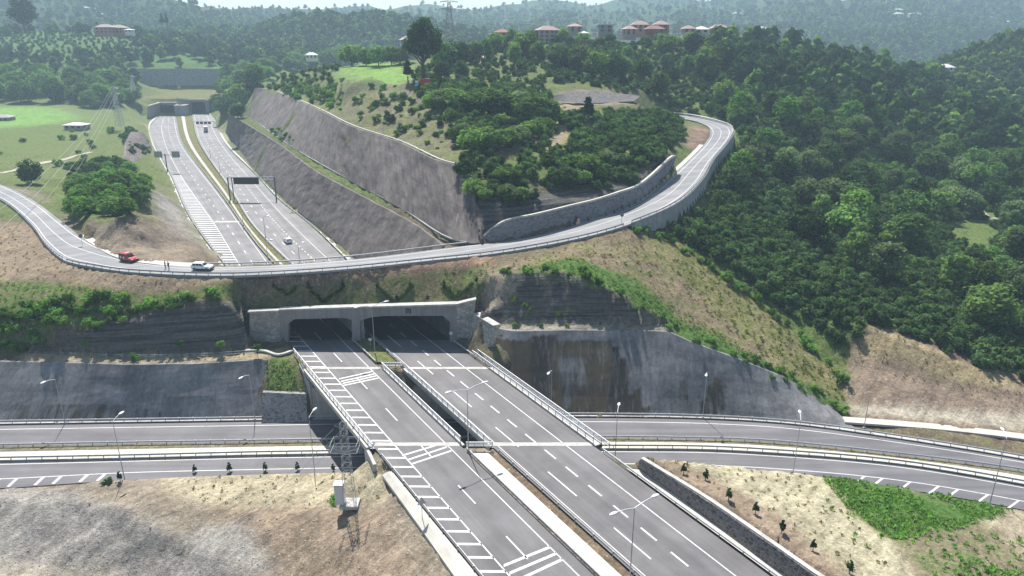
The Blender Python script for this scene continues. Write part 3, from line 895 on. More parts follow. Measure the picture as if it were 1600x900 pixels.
ground['kind'] = 'structure'
BV = BVHTree.FromPolygons([Vector(v) for v in TV.tolist()], TF.tolist())
def gz(x, y):
    h = BV.ray_cast(Vector((x, y, 500)), Vector((0, 0, -1)))
    return h[0].z if h[0] is not None else None
def hit(px_, py_):
    """ground point seen at a pixel"""
    v, u = (py_ - 450) / FPX, (px_ - 800) / FPX
    d = Vector((u, CP - v * SP, -(SP + v * CP))).normalized()
    h = BV.ray_cast(Vector((0, 0, CAM_H)), d)
    return h[0]
# ---------------- roads ----------------
def same(a, b, n):
    return resample(a, n), resample(b, n)
def lerp_line(a, b, f):
    return [p.lerp(q, f) for p, q in zip(a, b)]
def up(path, dz):
    return [p + Vector((0, 0, dz)) for p in path]
def match(a, b, n):
    """both polylines cut to the same y range, n points each at equal y"""
    y0 = max(a[0].y, b[0].y); y1 = min(a[-1].y, b[-1].y)
    def at(path, Y):
        for p, q in zip(path, path[1:]):
            if p.y <= Y <= q.y:
                return p.lerp(q, (Y - p.y) / max(q.y - p.y, 1e-9))
        return path[-1] if Y > path[-1].y else path[0]
    Ys = [y0 + (y1 - y0) * i / (n - 1) for i in range(n)]
    return [at(a, Y) for Y in Ys], [at(b, Y) for Y in Ys]
def at_y(path, Y):
    return match(path, [Vector((0, Y, 0)), Vector((0, Y + .01, 0))], 2)[0][0]

def markline(mb, path, wd, dz, dash=None, y0=-1e9, y1=1e9, a0=0.0):
    """painted line along a path, dash = (length, gap)"""
    path = [p for p in path if y0 <= p.y <= y1]
    if len(path) < 2: return
    if dash is None:
        mb.strip(up(offset(path, -wd / 2), dz), up(offset(path, wd / 2), dz)); return
    L = plen(path); fine = every(path, .5); step = L / (len(fine) - 1)
    s = a0
    while s + dash[0] < L:
        i0 = int(s / step); i1 = int((s + dash[0]) / step)
        seg = fine[i0:i1 + 1]
        if len(seg) > 1: mb.strip(up(offset(seg, -wd / 2), dz), up(offset(seg, wd / 2), dz))
        s += dash[0] + dash[1]

# --- motorway, two carriageways (the part under the tunnel included) ---
ROADZ = .02
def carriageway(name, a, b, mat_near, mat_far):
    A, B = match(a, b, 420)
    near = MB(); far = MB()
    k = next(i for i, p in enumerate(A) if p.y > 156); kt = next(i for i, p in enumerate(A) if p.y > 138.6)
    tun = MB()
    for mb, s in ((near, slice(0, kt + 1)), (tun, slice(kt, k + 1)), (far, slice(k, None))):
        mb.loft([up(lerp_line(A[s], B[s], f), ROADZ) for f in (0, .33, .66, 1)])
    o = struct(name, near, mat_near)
    o2 = struct('far_surface', far, mat_far, o); struct('tunnel_surface', tun, M['asphalt_shade'], o)
    return o
lc = carriageway('road', LCL, LCR, M['asphalt'], M['asphalt_far'])
rc = carriageway('road', RCL, RCR, M['asphalt'], M['asphalt_far'])
MZ = ROADZ + .012
m = MB(); h = MB()
markline(m, L1, .19, MZ); markline(m, LCW, .17, MZ)
D = [Vector((p.x, p.y, p.z)) for p in lerp_line(*match(L1, LCW, 420), .49)]
ph = D[0].y
markline(m, [p for p in D if p.y < 150], .2, MZ, (5.0, 8.3), a0=5.3)
# far stretch: two dashed lanes beyond the tunnel
markline(m, [p for p in D if p.y > 192], .26, MZ, (3.5, 8))
# bars on the shoulder
def bars(y0, y1, step, wd, fa=.08, fb=.99):
    y = y0
    while y < y1:
        p, q = at_y(LCL, y), at_y(L1, y)
        a = p.lerp(q, fa); b = p.lerp(q, fb)
        h.strip([Vector((a.x, y, a.z + MZ)), Vector((b.x, y - .05, b.z + MZ))], [Vector((a.x, y + wd, a.z + MZ)), Vector((b.x, y + wd - .05, b.z + MZ))])
        y += step
bars(62, 152, 2.45, .42)
bars(193, 330, 2.6, .8)
def rumble(quads):
    for (x0, y0, x1, y1, wd) in quads:
        a = P(x0, y0, MZ); b = P(x1, y1, MZ)
        h.strip([a, b], [a + Vector((0, wd, 0)), b + Vector((0, wd, 0))])
rumble([(529, 593, 583, 581, .5), (532, 597, 585, 585, .5), (535, 600, 588, 588, .5), (535, 603.5, 591, 591.5, .5), (628, 713, 694, 693, .45), (636, 720, 698, 699.5, .45), (642, 726.5, 705, 705.5, .45),
        (787, 886, 859, 857, .5), (796, 898, 869, 867, .5), (815, 906, 879, 876, .5)])
struct('lane_lines', m, M['paint'], lc); struct('hatching', h, M['paint'], lc)
m = MB()
markline(m, RRW, .18, MZ); markline(m, RCW, .14, MZ)
A, B = match(RCW, RRW, 420)
markline(m, [p for p in lerp_line(A, B, .285) if p.y < 150], .22, MZ, (7.0, 8.0), a0=4)
markline(m, [p for p in lerp_line(A, B, .61) if p.y < 150], .26, MZ, (2.6, 2.9), a0=1)
markline(m, [p for p in lerp_line(A, B, .3) if p.y > 192], .26, MZ, (3.5, 8))
markline(m, [p for p in lerp_line(A, B, .62) if 192 < p.y < 330], .28, MZ, (1.5, 1.8))
markline(m, [p for p in lerp_line(A, B, .62) if p.y > 330], .26, MZ, (3.5, 8))
struct('lane_lines', m, M['paint'], rc)
# expansion joints: pale bands straight across both decks, a dark one far off
j = MB()
for Y, w2, z in ((124.9, .9, MZ + .006), (97.4, 1.0, MZ + .006)):
    for a, b in ((LCL, LCR), (RCL, RCR)):
        p, q = at_y(a, Y), at_y(b, Y)
        j.strip([Vector((p.x + .2, Y, z)), Vector((q.x - .2, Y, z))], [Vector((p.x + .2, Y + w2, z)), Vector((q.x - .2, Y + w2, z))])
p, q = at_y(L1, 239), at_y(LCR, 239)
j.strip([p + Vector((0, 0, MZ + .006)), q + Vector((0, 0, MZ + .006))], [p + Vector((0, 2.2, MZ + .006)), q + Vector((0, 2.2, MZ + .006))])
struct('joint_bands', j, M['concrete'], lc)
j = MB()
for (x0, y0, x1, y1, wd) in ((381, 320, 441, 313, 1.2), (268, 268, 284, 272, 1.0), (312, 212, 340, 211, 1.5)):
    a = PR(x0, y0) + Vector((0, 0, MZ + .006)); b = PR(x1, y1) + Vector((0, 0, MZ + .006))
    j.strip([a, b], [a + Vector((0, wd, 0)), b + Vector((0, wd, 0))])
struct('dark_bands', j, M['steel_dark'], rc)

# --- lower road: two carriageways ---
def lower(name, a, b, edge, edge_f, hatch=None):
    A, B = same(a, b, 150)
    mb = MB().loft([up(lerp_line(A, B, f), .02) for f in (0, .5, 1)])
    o = struct(name, mb, M['asphalt_low'])
    m = MB()
    for f in edge_f: markline(m, lerp_line(A, B, f), .2, .032)
    struct('lane_lines', m, M['paint'], o)
    return o, A, B
lo1, A1, B1 = lower('lower_road', FE, FN, None, (.22,))
lo2, A2, B2 = lower('lower_road', NF, NE, None, (.1, .66))
m = MB()
for sgn, x0, x1 in ((1, -150, -70), (-1, 60, 110)):
    x = x0
    while x < x1:
        i = min(range(len(A2)), key=lambda i: abs(A2[i].x - x))
        a = A2[i].lerp(B2[i], .67) + Vector((0, 0, .034)); b = A2[i].lerp(B2[i], .98) + Vector((-1.6, 0, .034))
        m.strip([a, b], [a + Vector((.55, 0, 0)), b + Vector((.55, 0, 0))])
        x += 3.6
struct('hatching', m, M['paint'], lo2)
# median of the lower road: pale concrete with a planted strip, kerbs
A, B = same(FN, NF, 150)
mb = MB().loft([up(lerp_line(A, B, .04), .02), up(lerp_line(A, B, .05), .13), up(lerp_line(A, B, .3), .14), up(lerp_line(A, B, .36), .11)])
ms = struct('median_strip', mb, M['ground'])
mb = MB().loft([up(lerp_line(A, B, .37), .1), up(lerp_line(A, B, .4), .2), up(lerp_line(A, B, .93), .2), up(lerp_line(A, B, .95), .02)])
struct('median_kerb', mb, M['concrete_pale'])
# gutter strip at the foot of the shotcrete walls
mb = MB().loft([offset(FE, -1.0, .14), offset(FE, -.25, .14), offset(FE, -.2, .02)])
struct('gutter_strip', mb, M['concrete'])

# --- service road ---
A, B = same(UN, UF, 260)
mb = MB().loft([up(lerp_line(A, B, f), .04) for f in (0, .5, 1)])
up_road = struct('service_road', mb, M['asphalt_up'])
m = MB()
for f in (.12, .86): markline(m, lerp_line(A, B, f), .2, .052)
markline(m, lerp_line(A, B, .48), .17, .052)
struct('lane_lines', m, M['paint'], up_road)
# pale concrete ditch along its far side
OFF = [Vector(p) for p in UF]
mb = MB()
left = [p for p in UF if -112 < p.x < -66]; rt = [p for p in UF if p.x > 2 and p.y < 250]
for seg, wd in ((left, 2.4), (rt, 1.5)):
    mb.loft([offset(seg, -wd, .12), offset(seg, -wd * .55, -.02), offset(seg, -.15, .06)])
struct('concrete_ditch', mb, M['concrete_pale'])
# pale kerb on its near side
mb = MB().loft([offset(UN, -.1, .05), offset(UN, -.05, .2), offset(UN, .35, .2), offset(UN, .4, -.3)])
struct('road_kerb', mb, M['concrete_grey'])

# --- strips beside the motorway ---
mb = MB()
aa = [p for p in LCL if p.y < 96]; bb = [P(*q) for q in ((760, 965, -.6), (709, 899, -.6), (650, 815, -.6), (597, 742, -.6))]
aa, bb = match(aa, bb, 40)
mb.loft([up(offset(aa, -.25), .1), up(lerp_line(aa, bb, .5), .25), bb, up(bb, -.5)])
struct('concrete_strip', mb, M['concrete_pale'])
mb = MB()
aa = [p for p in RCR if p.y < 93]; bb = [P(*q) for q in ((1330, 970, -.15), (1240, 903, -.15), (1200, 877, -.15), (1100, 803, -.15), (1000, 730, -.15))]
aa, bb = match(aa, bb, 40)
mb.loft([up(offset(aa, .3), .06), up(lerp_line(aa, bb, .5), .0), bb])
struct('concrete_strip', mb, M['concrete_pale'])
# walkway between the carriageways south of the bridge
a1, b1 = match([p for p in LCR if p.y < 96.3], [p for p in RCL if p.y < 96.3], 60)
mb = MB().loft([up(lerp_line(a1, b1, .12), -.1), up(lerp_line(a1, b1, .13), .12), up(lerp_line(a1, b1, .62), .12), up(lerp_line(a1, b1, .63), -.2)])
struct('median_walkway', mb, M['concrete_pale'])
mb = MB().loft([up(lerp_line(a1, b1, .63), -.05), up(lerp_line(a1, b1, .8), .02), up(lerp_line(a1, b1, .97), -.1)])
struct('median_earth', mb, M['ground'])
# far median: pale path on a grassy strip
a1, b1 = match([p for p in LCR if p.y > 190], [p for p in RCL if p.y > 190], 120)
mb = MB().loft([up(lerp_line(a1, b1, f), .1) for f in (.06, .35, .65, .94)])
mo = struct('median_grass', mb, M['ground'])
a2, b2 = match([p for p in LCR if 125.8 < p.y < 141], [p for p in RCL if 125.8 < p.y < 141], 20)
mb = MB().loft([up(lerp_line(a2, b2, f), z) for f, z in ((.05, -.1), (.08, .12), (.5, .2), (.92, .12), (.95, -.1))])
mg = struct('median_grass', mb, M['ground'])
for o_, col_, v_ in ((ms, (.24, .21, .15), .4), (mg, (.12, .12, .06), .8), (mo, (.2, .16, .09), .55), (bpy.data.objects['median_earth'], (.2, .15, .1), .1)):
    me = o_.data
    n_ = len(me.vertices)
    c_ = me.attributes.new('soil', 'FLOAT_COLOR', 'POINT'); c_.data.foreach_set('color', np.tile(np.array([*col_, 1], np.float32), n_))
    for nm, vv in (('veg', v_), ('lush', .35), ('rock', 0.)): fattr(me, nm, np.full(n_, vv))
mb = MB().loft([up(lerp_line(a1, b1, f), .16) for f in (.34, .53)])
struct('median_path', mb, M['concrete'])

# pale concrete strips along the outer edges of the far motorway
for path, d0, d1 in ((LCL, -.35, -2.3), (RCR, .35, 1.6)):
    q = [p for p in path if 186 < p.y < 575]
    mb = MB().loft([up(offset(q, d0), .04), up(offset(q, d1), .1), up(offset(q, d1 * 1.05), -.3)])
    struct('concrete_strip', mb, M['concrete'])
# ---------------- walls, bridge, tunnel portals ----------------
def wall_between(name, bottom, top, mat, label, cat='wall', nrows=14, bulge=.25, thick=.6, stain=None, group=None, seed=1, crown=None, front=.25):
    """battered wall from a foot line to a crest line: uneven sprayed face, thickness behind it"""
    n = max(30, int(plen(bottom) / 1.3))
    Bt, Tp = resample(bottom, n), resample(top, n)
    rows = []
    for j in range(nrows + 1):
        r = []
        for i in range(n):
            p = Bt[i].lerp(Tp[i], j / nrows)
            a = Bt[max(i - 1, 0)]; b = Bt[min(i + 1, n - 1)]
            t = Vector((b.x - a.x, b.y - a.y, 0)).normalized()
            nn = Vector((t.y, -t.x, 0))
            d = bulge * fbm(np.array([i * .22 + seed * 9.1]), np.array([j * .35]), seed)[0]
            r.append(p + nn * (d + front))
        rows.append(r)
    a = Vector((0, 0, 0))
    back = [p + Vector((0, 0, .05)) for p in rows[-1]]
    t0 = (Bt[-1] - Bt[0]); t0.z = 0; t0.normalize(); nb = Vector((-t0.y, t0.x, 0)) * thick
    rows.append([p + nb for p in rows[-1]])
    rows.append([p + nb for p in rows[0]])
    mb = MB().loft(rows)
    k_ = len(rows) * n
    cols0 = [j * n for j in range(len(rows))]; cols1 = [j * n + n - 1 for j in range(len(rows))]
    mb.f.append(tuple(cols0)); mb.f.append(tuple(cols1))
    o = obj(name, mb, mat, smooth=False)
    me = o.data
    co = np.array([v.co for v in me.vertices]) + np.array(o.location)
    fx, fy, _ = proj(co[:, 0], co[:, 1], co[:, 2])
    st = np.zeros(len(co))
    if stain:
        for poly, v in stain: st[inpoly(fx, fy, poly)] = v
    fattr(me, 'stain', st)
    su = plen(Bt) / (n - 1)
    al = np.tile(np.arange(n) * su, len(rows)).astype(np.float32) + seed * 37
    hgt_ = plen([rows[0][n // 2], rows[nrows][n // 2]])
    uw = np.repeat([min(j, nrows) / nrows * hgt_ for j in range(len(rows))], n)
    fattr(me, 'along', al); fattr(me, 'upward', uw)
    tag(o, label, cat, group)
    if crown:
        o2 = o
    return o
def lp(*q): return PL(*q)
# left shotcrete wall under the bench
bt = [q + Vector((0, .8, 0)) for q in FE if -140 < q.x < -46.5]
tp = lp((-150, 566, .35), (0, 564, .35), (100, 566, .35), (200, 569, .35), (300, 568, .35), (400, 562, .35), (418, 562, .25))
wall_between('retaining_wall', bt, tp, M['shot_blue'], 'long blue-grey shotcrete wall below the planted bench left of the bridge', 'wall', bulge=.08, seed=2,
             stain=[([(0, 630), (200, 630), (260, 640), (260, 660), (0, 660)], .5), ([(115, 630), (135, 630), (128, 655), (112, 655)], .75), ([(150, 640), (165, 635), (160, 660), (148, 660)], .7), ([(20, 635), (45, 635), (45, 655), (20, 655)], .6), ([(340, 648), (405, 640), (405, 660), (340, 660)], .6)])
# stained wall right of the bridge
bt = [q + Vector((0, .7, 0)) for q in FE if -4.5 < q.x < 64.2]
tp = lp((770, 511, 4.7), (800, 517, 4.7), (900, 515, 4.7), (1000, 516, 4.7), (1045, 518, 4.7), (1080, 534, 3.3), (1150, 559, .7), (1230, 591, -2.9), (1290, 629, -7.1), (1309, 645, -8.2))
wall_between('retaining_wall', bt, resample(tp, 60), M['shot_blue'], 'tall dark shotcrete wall with brown water stains right of the bridge', 'wall', bulge=.1, seed=5,
             stain=[([(740, 530), (868, 525), (955, 535), (980, 560), (1005, 600), (1010, 655), (740, 655)], .8), ([(740, 530), (830, 530), (842, 600), (830, 655), (740, 655)], .9), ([(870, 560), (915, 555), (912, 600), (888, 640), (875, 600)], .5), ([(975, 560), (1000, 560), (1003, 600), (985, 620)], .3), ([(1060, 590), (1075, 590), (1080, 650), (1065, 650)], .55), ([(1110, 590), (1130, 590), (1130, 650), (1085, 650)], .7), ([(1010, 620), (1035, 625), (1035, 650), (1010, 650)], .55)])
# the two big tiers beside the far motorway
tp = [p + Vector((0, 0, .1)) for p in LWT]
wall_between('retaining_wall', LWB, catmull(tp, 60), M['shot_brown'], 'lower tier of the long shotcrete cut beside the far motorway', 'wall', nrows=16, bulge=.16, front=.7, seed=8, group='tiers of the shotcrete cut')
tp = catmull([p + Vector((0, 0, .1)) for p in UWT], 80)
wall_between('retaining_wall', UWB, tp, M['shot_brown'], 'upper tier of the long shotcrete cut, below the bare grassy slope', 'wall', nrows=18, bulge=.18, front=.7, seed=11, group='tiers of the shotcrete cut')
# end face of the upper tier, folding round to the service road
e = MB()
bt = lp((713, 373, 15), (735, 379, 14.9), (749, 378, 15), (754, 374, 16)); tp = lp((712, 256, 29.2), (722, 268, 28), (740, 300, 24.5), (750, 330, 21))
wall_between('retaining_wall', bt, tp, M['shot_brown'], 'pale bulging end of the shotcrete cut by the service road', 'wall', nrows=12, bulge=.5, seed=14)
# concrete lips along wall crests
for nm, pth, lab in (('crest_kerb', UWT, 'pale concrete kerb along the crest of the upper shotcrete tier'), ('crest_kerb', lp((45, 552, .6), (100, 554, .6), (180, 557, .6), (300, 556, .6), (400, 549, .5), (428, 556, .3), (453, 549, .1)), 'white concrete channel along the foot of the striped rock face')):
    mb = MB().sweep(catmull([p + Vector((.7, .5, .0)) for p in pth], 90), [(-.35, -.2), (-.35, .18), (.25, .18), (.25, -.2)])
    tag(obj(nm, mb, M['concrete']), lab, 'kerb')
mb = MB().sweep(catmull([p + Vector((-.2, -.4, -.1)) for p in UWB], 80), [(-.25, -.2), (-.25, .2), (.2, .2), (.2, -.2)])
tag(obj('crest_kerb', mb, M['concrete_grey']), 'pale kerb on the berm between the two shotcrete tiers', 'kerb')
# stone retaining wall along the far side of the service road
bt = [p for p in UF if p.x > -6.5 and p.y < 208]; bt = offset(bt, -.9, -.2)
tp = STONE_TOP
w_ = wall_between('retaining_wall', bt, tp, M['stone_blue'], 'dark blue-grey stone retaining wall on the hill side of the service road', 'wall', nrows=5, bulge=.05, thick=.7, front=.25, seed=20)
mb = MB().sweep(tp, [(-.1, -.05), (-.1, .25), (.75 * -1, .25), (-.75, -.05)])
tag(obj('coping_strip', mb, M['concrete_pale']), 'pale coping on the dark stone wall above the service road', 'coping')
# concrete wall carrying the outer edge of the service road
tp = [p for p in offset(UN, .45, .35) if p.x > 27 and p.y < 305]
bt = [p - Vector((0, 0, wall_h(p) + .9)) for p in offset(UN, .95) if p.x > 27 and p.y < 305]
wall_between('retaining_wall', bt, tp, M['concrete_grey'], 'pale concrete retaining wall holding up the bend of the service road', 'wall', nrows=5, bulge=.03, thick=.5, seed=23)
# stone wall beside the right carriageway
bt = catmull(lp((1000, 731, -.4), (1100, 804, -.4), (1200, 878, -.4), (1240, 904, -.4), (1330, 971, -.4)), 60)
tp = catmull(lp((1005, 716, 1.95), (1100, 774, 2.25), (1200, 842, 2.45), (1282, 899, 2.65), (1390, 970, 2.7)), 60)
wall_between('retaining_wall', bt, tp, M['stone_dark'], 'sloping dark rubble-stone wall along the right carriageway', 'wall', nrows=5, bulge=.1, thick=.6, front=.6, seed=26)
mb = MB().sweep(tp, [(-.15, 0), (-.15, .18), (.45, .18), (.45, 0)])
tag(obj('coping_strip', mb, M['concrete']), 'thin pale coping on the rubble-stone wall by the right carriageway', 'coping')
# stone pier right of the portal and small stone wall left of the bridge
q_ = [PY(731, 534, 137.4), PY(758, 555, 131), PY(771, 510, 131), PY(740, 491, 137.8)]
dd_ = Vector((1.3, .5, 0))
pr_ = thing('stone_pier', 'pale stone-faced stub wall right of the tunnel portal', 'wall', q_[1])
obj('stone_face', MB().add([*q_, *[p + dd_ for p in q_]], [(0, 1, 2, 3), (4, 7, 6, 5), (0, 4, 5, 1), (1, 5, 6, 2), (2, 6, 7, 3), (3, 7, 4, 0)]), M['stone_pale'], pr_)
obj('coping', MB().add([*[p + Vector((-.1, -.1, 0)) for p in (q_[2], q_[3])], *[p + dd_ * 1.08 for p in (q_[3], q_[2])], *[p + Vector((-.1, -.1, .25)) for p in (q_[2], q_[3])], *[p + dd_ * 1.08 + Vector((0, 0, .25)) for p in (q_[3], q_[2])]], [(0, 1, 2, 3), (4, 7, 6, 5), (0, 4, 5, 1), (1, 5, 6, 2), (2, 6, 7, 3), (3, 7, 4, 0)]), M['concrete'], pr_)
wall_between('stone_wall', lp((409, 661, ZL), (481, 658, ZL)), lp((411, 612, -3.7), (479, 615, -3.9)), M['stone'], 'small stone wall under the grass patch left of the bridge abutment', 'wall', nrows=5, bulge=.05, thick=.8, seed=29)
# far walls
wall_between('retaining_wall', lp((214, 134, 0, 662), (290, 134, 0, 662), (366, 134, 0, 662)), lp((212, 108, 0, 667), (290, 107, 0, 667), (369, 108, 0, 667)), M['stone'], 'grey wall on the hillside behind the far tunnel mouths', 'wall', nrows=6, bulge=.2, seed=31)
wall_between('retaining_wall', lp((192, 268, 8.0), (235, 268, 2.0), (238, 245, 2), (233, 222, 2.2)), lp((197, 222, 12), (206, 206, 13), (214, 206, 12.5), (225, 208, 8)), M['shot_brown'], 'cone-shaped grey shotcrete slope left of the far motorway', 'wall', nrows=10, bulge=.5, seed=33)
wall_between('retaining_wall', lp((866, 157, 0, 281), (915, 162, 0, 279), (990, 158, 0, 287)), lp((866, 148, 0, 283), (930, 141, 0, 290), (1000, 150, 0, 293)), M['stone_dark'], 'low dark wall above the bare patch on the hill', 'wall', nrows=4, bulge=.1, seed=35)
wall_between('retaining_wall', lp((336, 192, 2.6), (348, 190, 3)), lp((340, 178, 6), (360, 176, 8)), M['shot_brown'], 'small shotcrete wedge right of the far tunnel mouth', 'wall', nrows=5, bulge=.2, seed=36)
# concrete channel and kerb at the foot of the brown slope
mb = MB().sweep(catmull(lp((1318, 657, -8.1), (1400, 663, -8.1), (1500, 672, -8.1), (1620, 687, -8.1), (1800, 718, -8.1)), 60), [(-.9, -.2), (-.9, .35), (.9, .2), (.9, -.2)])
tag(obj('concrete_channel', mb, M['concrete_pale']), 'pale concrete drain channel at the foot of the bare brown slope', 'channel')

# --- bridge: two decks over the lower road ---
def bridge(label, a, b, wl, wr):
    y0, y1 = 97.1, 125.3
    A, B = match([p for p in a if p.y < 130], [p for p in b if p.y < 130], 200)
    ii = [i for i, p in enumerate(A) if y0 <= p.y <= y1]
    A = [A[i] for i in ii]; B = [B[i] for i in ii]
    base = A[len(A) // 2].lerp(B[len(B) // 2], .5); base.z = ZL
    t = thing('road_bridge', label, 'bridge', base, group='twin bridges over the lower road')
    dz = ROADZ - .03
    mb = MB()
    prof = [(0, dz), (0, dz - .55), (.9, dz - .6), (1.2, dz - 1.7)]
    L = offset(A, -wl); Rr = offset(B, wr)
    mb.loft([up(L, dz), up(L, dz - .6), up(offset(L, .9), dz - .75), up(offset(L, 1.2), dz - 1.7), up(offset(Rr, -1.2), dz - 1.7), up(offset(Rr, -.9), dz - .75), up(Rr, dz - .6), up(Rr, dz), up(L, dz)])
    obj('deck', mb, M['concrete'], t)
    for path, sd, w_ in ((A, -1, wl), (B, 1, wr)):
        k = MB()
        o0 = offset(path, sd * .12); 
        k.sweep(o0, [(0, dz), (0, dz + .22), (sd * (w_ - .12), dz + .22), (sd * (w_ - .12), dz)])
        obj('plinth', k, M['concrete_pale'], t)
    for Y, s in ((125.3, 1), (97.1, -1)):
        k = MB()
        p = at_y(a, Y); q = at_y(b, Y)
        x0, x1 = p.x - wl * .8, q.x + wr * .8
        d = -.75 if s > 0 else .75
        yy = 121.3 if s > 0 else Y + .45
        sh = -.625 * (yy - Y)
        k.box(((x0 + x1) / 2 + sh, yy, (ZL - 1.85) / 2 - .1), (x1 - x0, 1.0, abs(ZL) - 1.75))
        obj('abutment', k, M['concrete_grey'], t)
    return t
br1 = bridge('left deck of the twin road bridge, with barred shoulder', LCL, LCR, 1.15, .55)
br2 = bridge('right deck of the twin road bridge, with three lanes', RCL, RCR, .55, 1.5)
# wing walls of the bridge
def slab(name, pts4, th, mat, label, cat='wall'):
    """upright or leaning slab from four corners"""
    a, b, c, d = [Vector(p) for p in pts4]
    n = (b - a).cross(d - a).normalized() * th
    mb = MB().add([a, b, c, d, a + n, b + n, c + n, d + n], [(0, 1, 2, 3), (4, 7, 6, 5), (0, 4, 5, 1), (1, 5, 6, 2), (2, 6, 7, 3), (3, 7, 4, 0)])
    o = obj(name, mb, mat)
    return tag(o, label, cat) if label else o
x0 = 39.2 - .625 * 97.1 - 1.2
slab('wing_wall', [(x0, 98.0, ZL), (x0 + 2.4, 92.6, ZL + 2), (x0 + 2.4, 92.6, -.1), (x0, 98.0, -.1)], .5, M['concrete'], 'pale concrete wing wall at the south-west corner of the bridge')
x0 = 39.2 - .625 * 125.2 - 1.15
slab('wing_wall', [(x0 + 2.3, 120.9, ZL), (x0 - 1.5, 127.5, ZL), (x0 - 1.5, 127.5, -.05), (x0 + 2.3, 120.9, -1.2)], .5, M['concrete_grey'], 'grey concrete wing wall between bridge and grass patch')

# --- tunnel portal of two openings ---
PYF = 138.3
base = Vector((-30, PYF, 0))
pt = thing('tunnel_portal', 'wide twin-mouthed concrete tunnel portal under the grassy slope', 'tunnel portal', base)
def px_at(px, py, Y): return PY(px, py, Y)
ptop = [px_at(437, 484, PYF), px_at(560, 480, PYF), px_at(712, 476, PYF)]
def front(poly_px, y0, y1, name, mat):
    pts = [PY(x, y, PYF) for x, y in poly_px]
    mb = MB().prism([(p.x, p.z) for p in pts], y0, y1)
    return obj(name, mb, mat, pt)
# facade with the two haunched openings as one outline
fac = [(437, 546), (437, 484), (560, 480.5), (713, 476), (713, 541), (703, 541), (703, 503), (692, 493), (600, 493.5), (582, 495), (565, 500), (563, 500.5), (563, 533), (550, 533), (550, 500.5), (541, 497), (532, 496.5), (460, 498.5), (451, 505), (451, 546)]
front(fac, PYF - .1, PYF + 1.0, 'facade', M['portal'])
front([(436, 485), (436, 482.5), (560, 478.5), (714, 474), (714, 476.5), (560, 481)], PYF - .35, PYF + 1.3, 'cornice', M['concrete'])
# wings
def wing(p4, nm): 
    o = obj(nm, MB().add([*p4, *[Vector(p) + Vector((0, 1.0, 0)) for p in p4]], [(0, 1, 2, 3), (4, 7, 6, 5), (0, 4, 5, 1), (1, 5, 6, 2), (2, 6, 7, 3), (3, 7, 4, 0)]), M['stone_pale'], pt)
wing([PY(389, 543, PYF - .5), PY(437, 546, PYF), PY(437, 485, PYF), PY(390, 487, PYF - .5)], 'wing_wall')
wing([PY(713, 542, PYF), PY(736, 545, PYF - .6), PY(743, 469, PYF + .6), PY(713, 476.5, PYF)], 'wing_wall')
k = MB().sweep([PY(389, 486.5, PYF - .4), PY(437, 484.5, PYF)], [(-.4, 0), (-.4, .3), (.9, .3), (.9, 0)]); obj('wing_coping', k, M['concrete'], pt)
k = MB().sweep([PY(713, 476, PYF), PY(744, 468.5, PYF + .6)], [(-.9, 0), (-.9, .3), (.4, .3), (.4, 0)][::-1]); obj('wing_coping', k, M['concrete'], pt)
# plaques
for (x, y, mt) in ((499, 489.5, M['concrete_dark']), (638, 486, M['black'])):
    c = PY(x, y, PYF - .14)
    pq = obj('plaque', MB().box(c, (1.15, .1, 1.0)), mt, pt)
    k = MB(); n_ = 12
    ring = [(c.x + .34 * math.cos(a * 2 * math.pi / n_), c.y - .07, c.z + .34 * math.sin(a * 2 * math.pi / n_)) for a in range(n_)]
    ring2 = [(c.x + .24 * math.cos(a * 2 * math.pi / n_), c.y - .07, c.z + .24 * math.sin(a * 2 * math.pi / n_)) for a in range(n_)]
    k.add(ring + ring2, [(i, (i + 1) % n_, n_ + (i + 1) % n_, n_ + i) for i in range(n_)])
    obj('emblem', k, M['concrete_grey'], pq)
# inside: side walls, middle wall, ceiling, added back panel that keeps sunlight out
xl = 39.2 - .625 * PYF - .4; xr = 73.6 - .625 * PYF + .6; xm = 55.6 - .625 * PYF
def dv(x, Y): return x - .625 * (Y - PYF)
Y2 = 154.0
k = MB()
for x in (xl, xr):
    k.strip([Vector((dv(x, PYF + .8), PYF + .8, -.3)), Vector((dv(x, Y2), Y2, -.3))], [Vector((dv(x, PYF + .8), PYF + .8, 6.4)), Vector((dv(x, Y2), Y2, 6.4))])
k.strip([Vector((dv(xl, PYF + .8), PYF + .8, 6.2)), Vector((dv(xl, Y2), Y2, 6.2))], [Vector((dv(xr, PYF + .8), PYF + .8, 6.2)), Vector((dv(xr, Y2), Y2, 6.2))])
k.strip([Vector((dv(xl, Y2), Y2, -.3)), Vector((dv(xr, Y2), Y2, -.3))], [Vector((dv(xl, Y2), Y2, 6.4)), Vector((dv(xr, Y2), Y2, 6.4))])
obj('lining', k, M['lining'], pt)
k = MB()
k.add([Vector((dv(xm + s * .4, Y), Y, z)) for Y in (PYF + .9, Y2) for s in (-1, 1) for z in (-.2, 6.1)], [(0, 1, 3, 2), (4, 6, 7, 5), (0, 4, 5, 1), (2, 3, 7, 6), (1, 5, 7, 3), (0, 2, 6, 4)])
obj('middle_wall', k, M['concrete_grey'], pt)

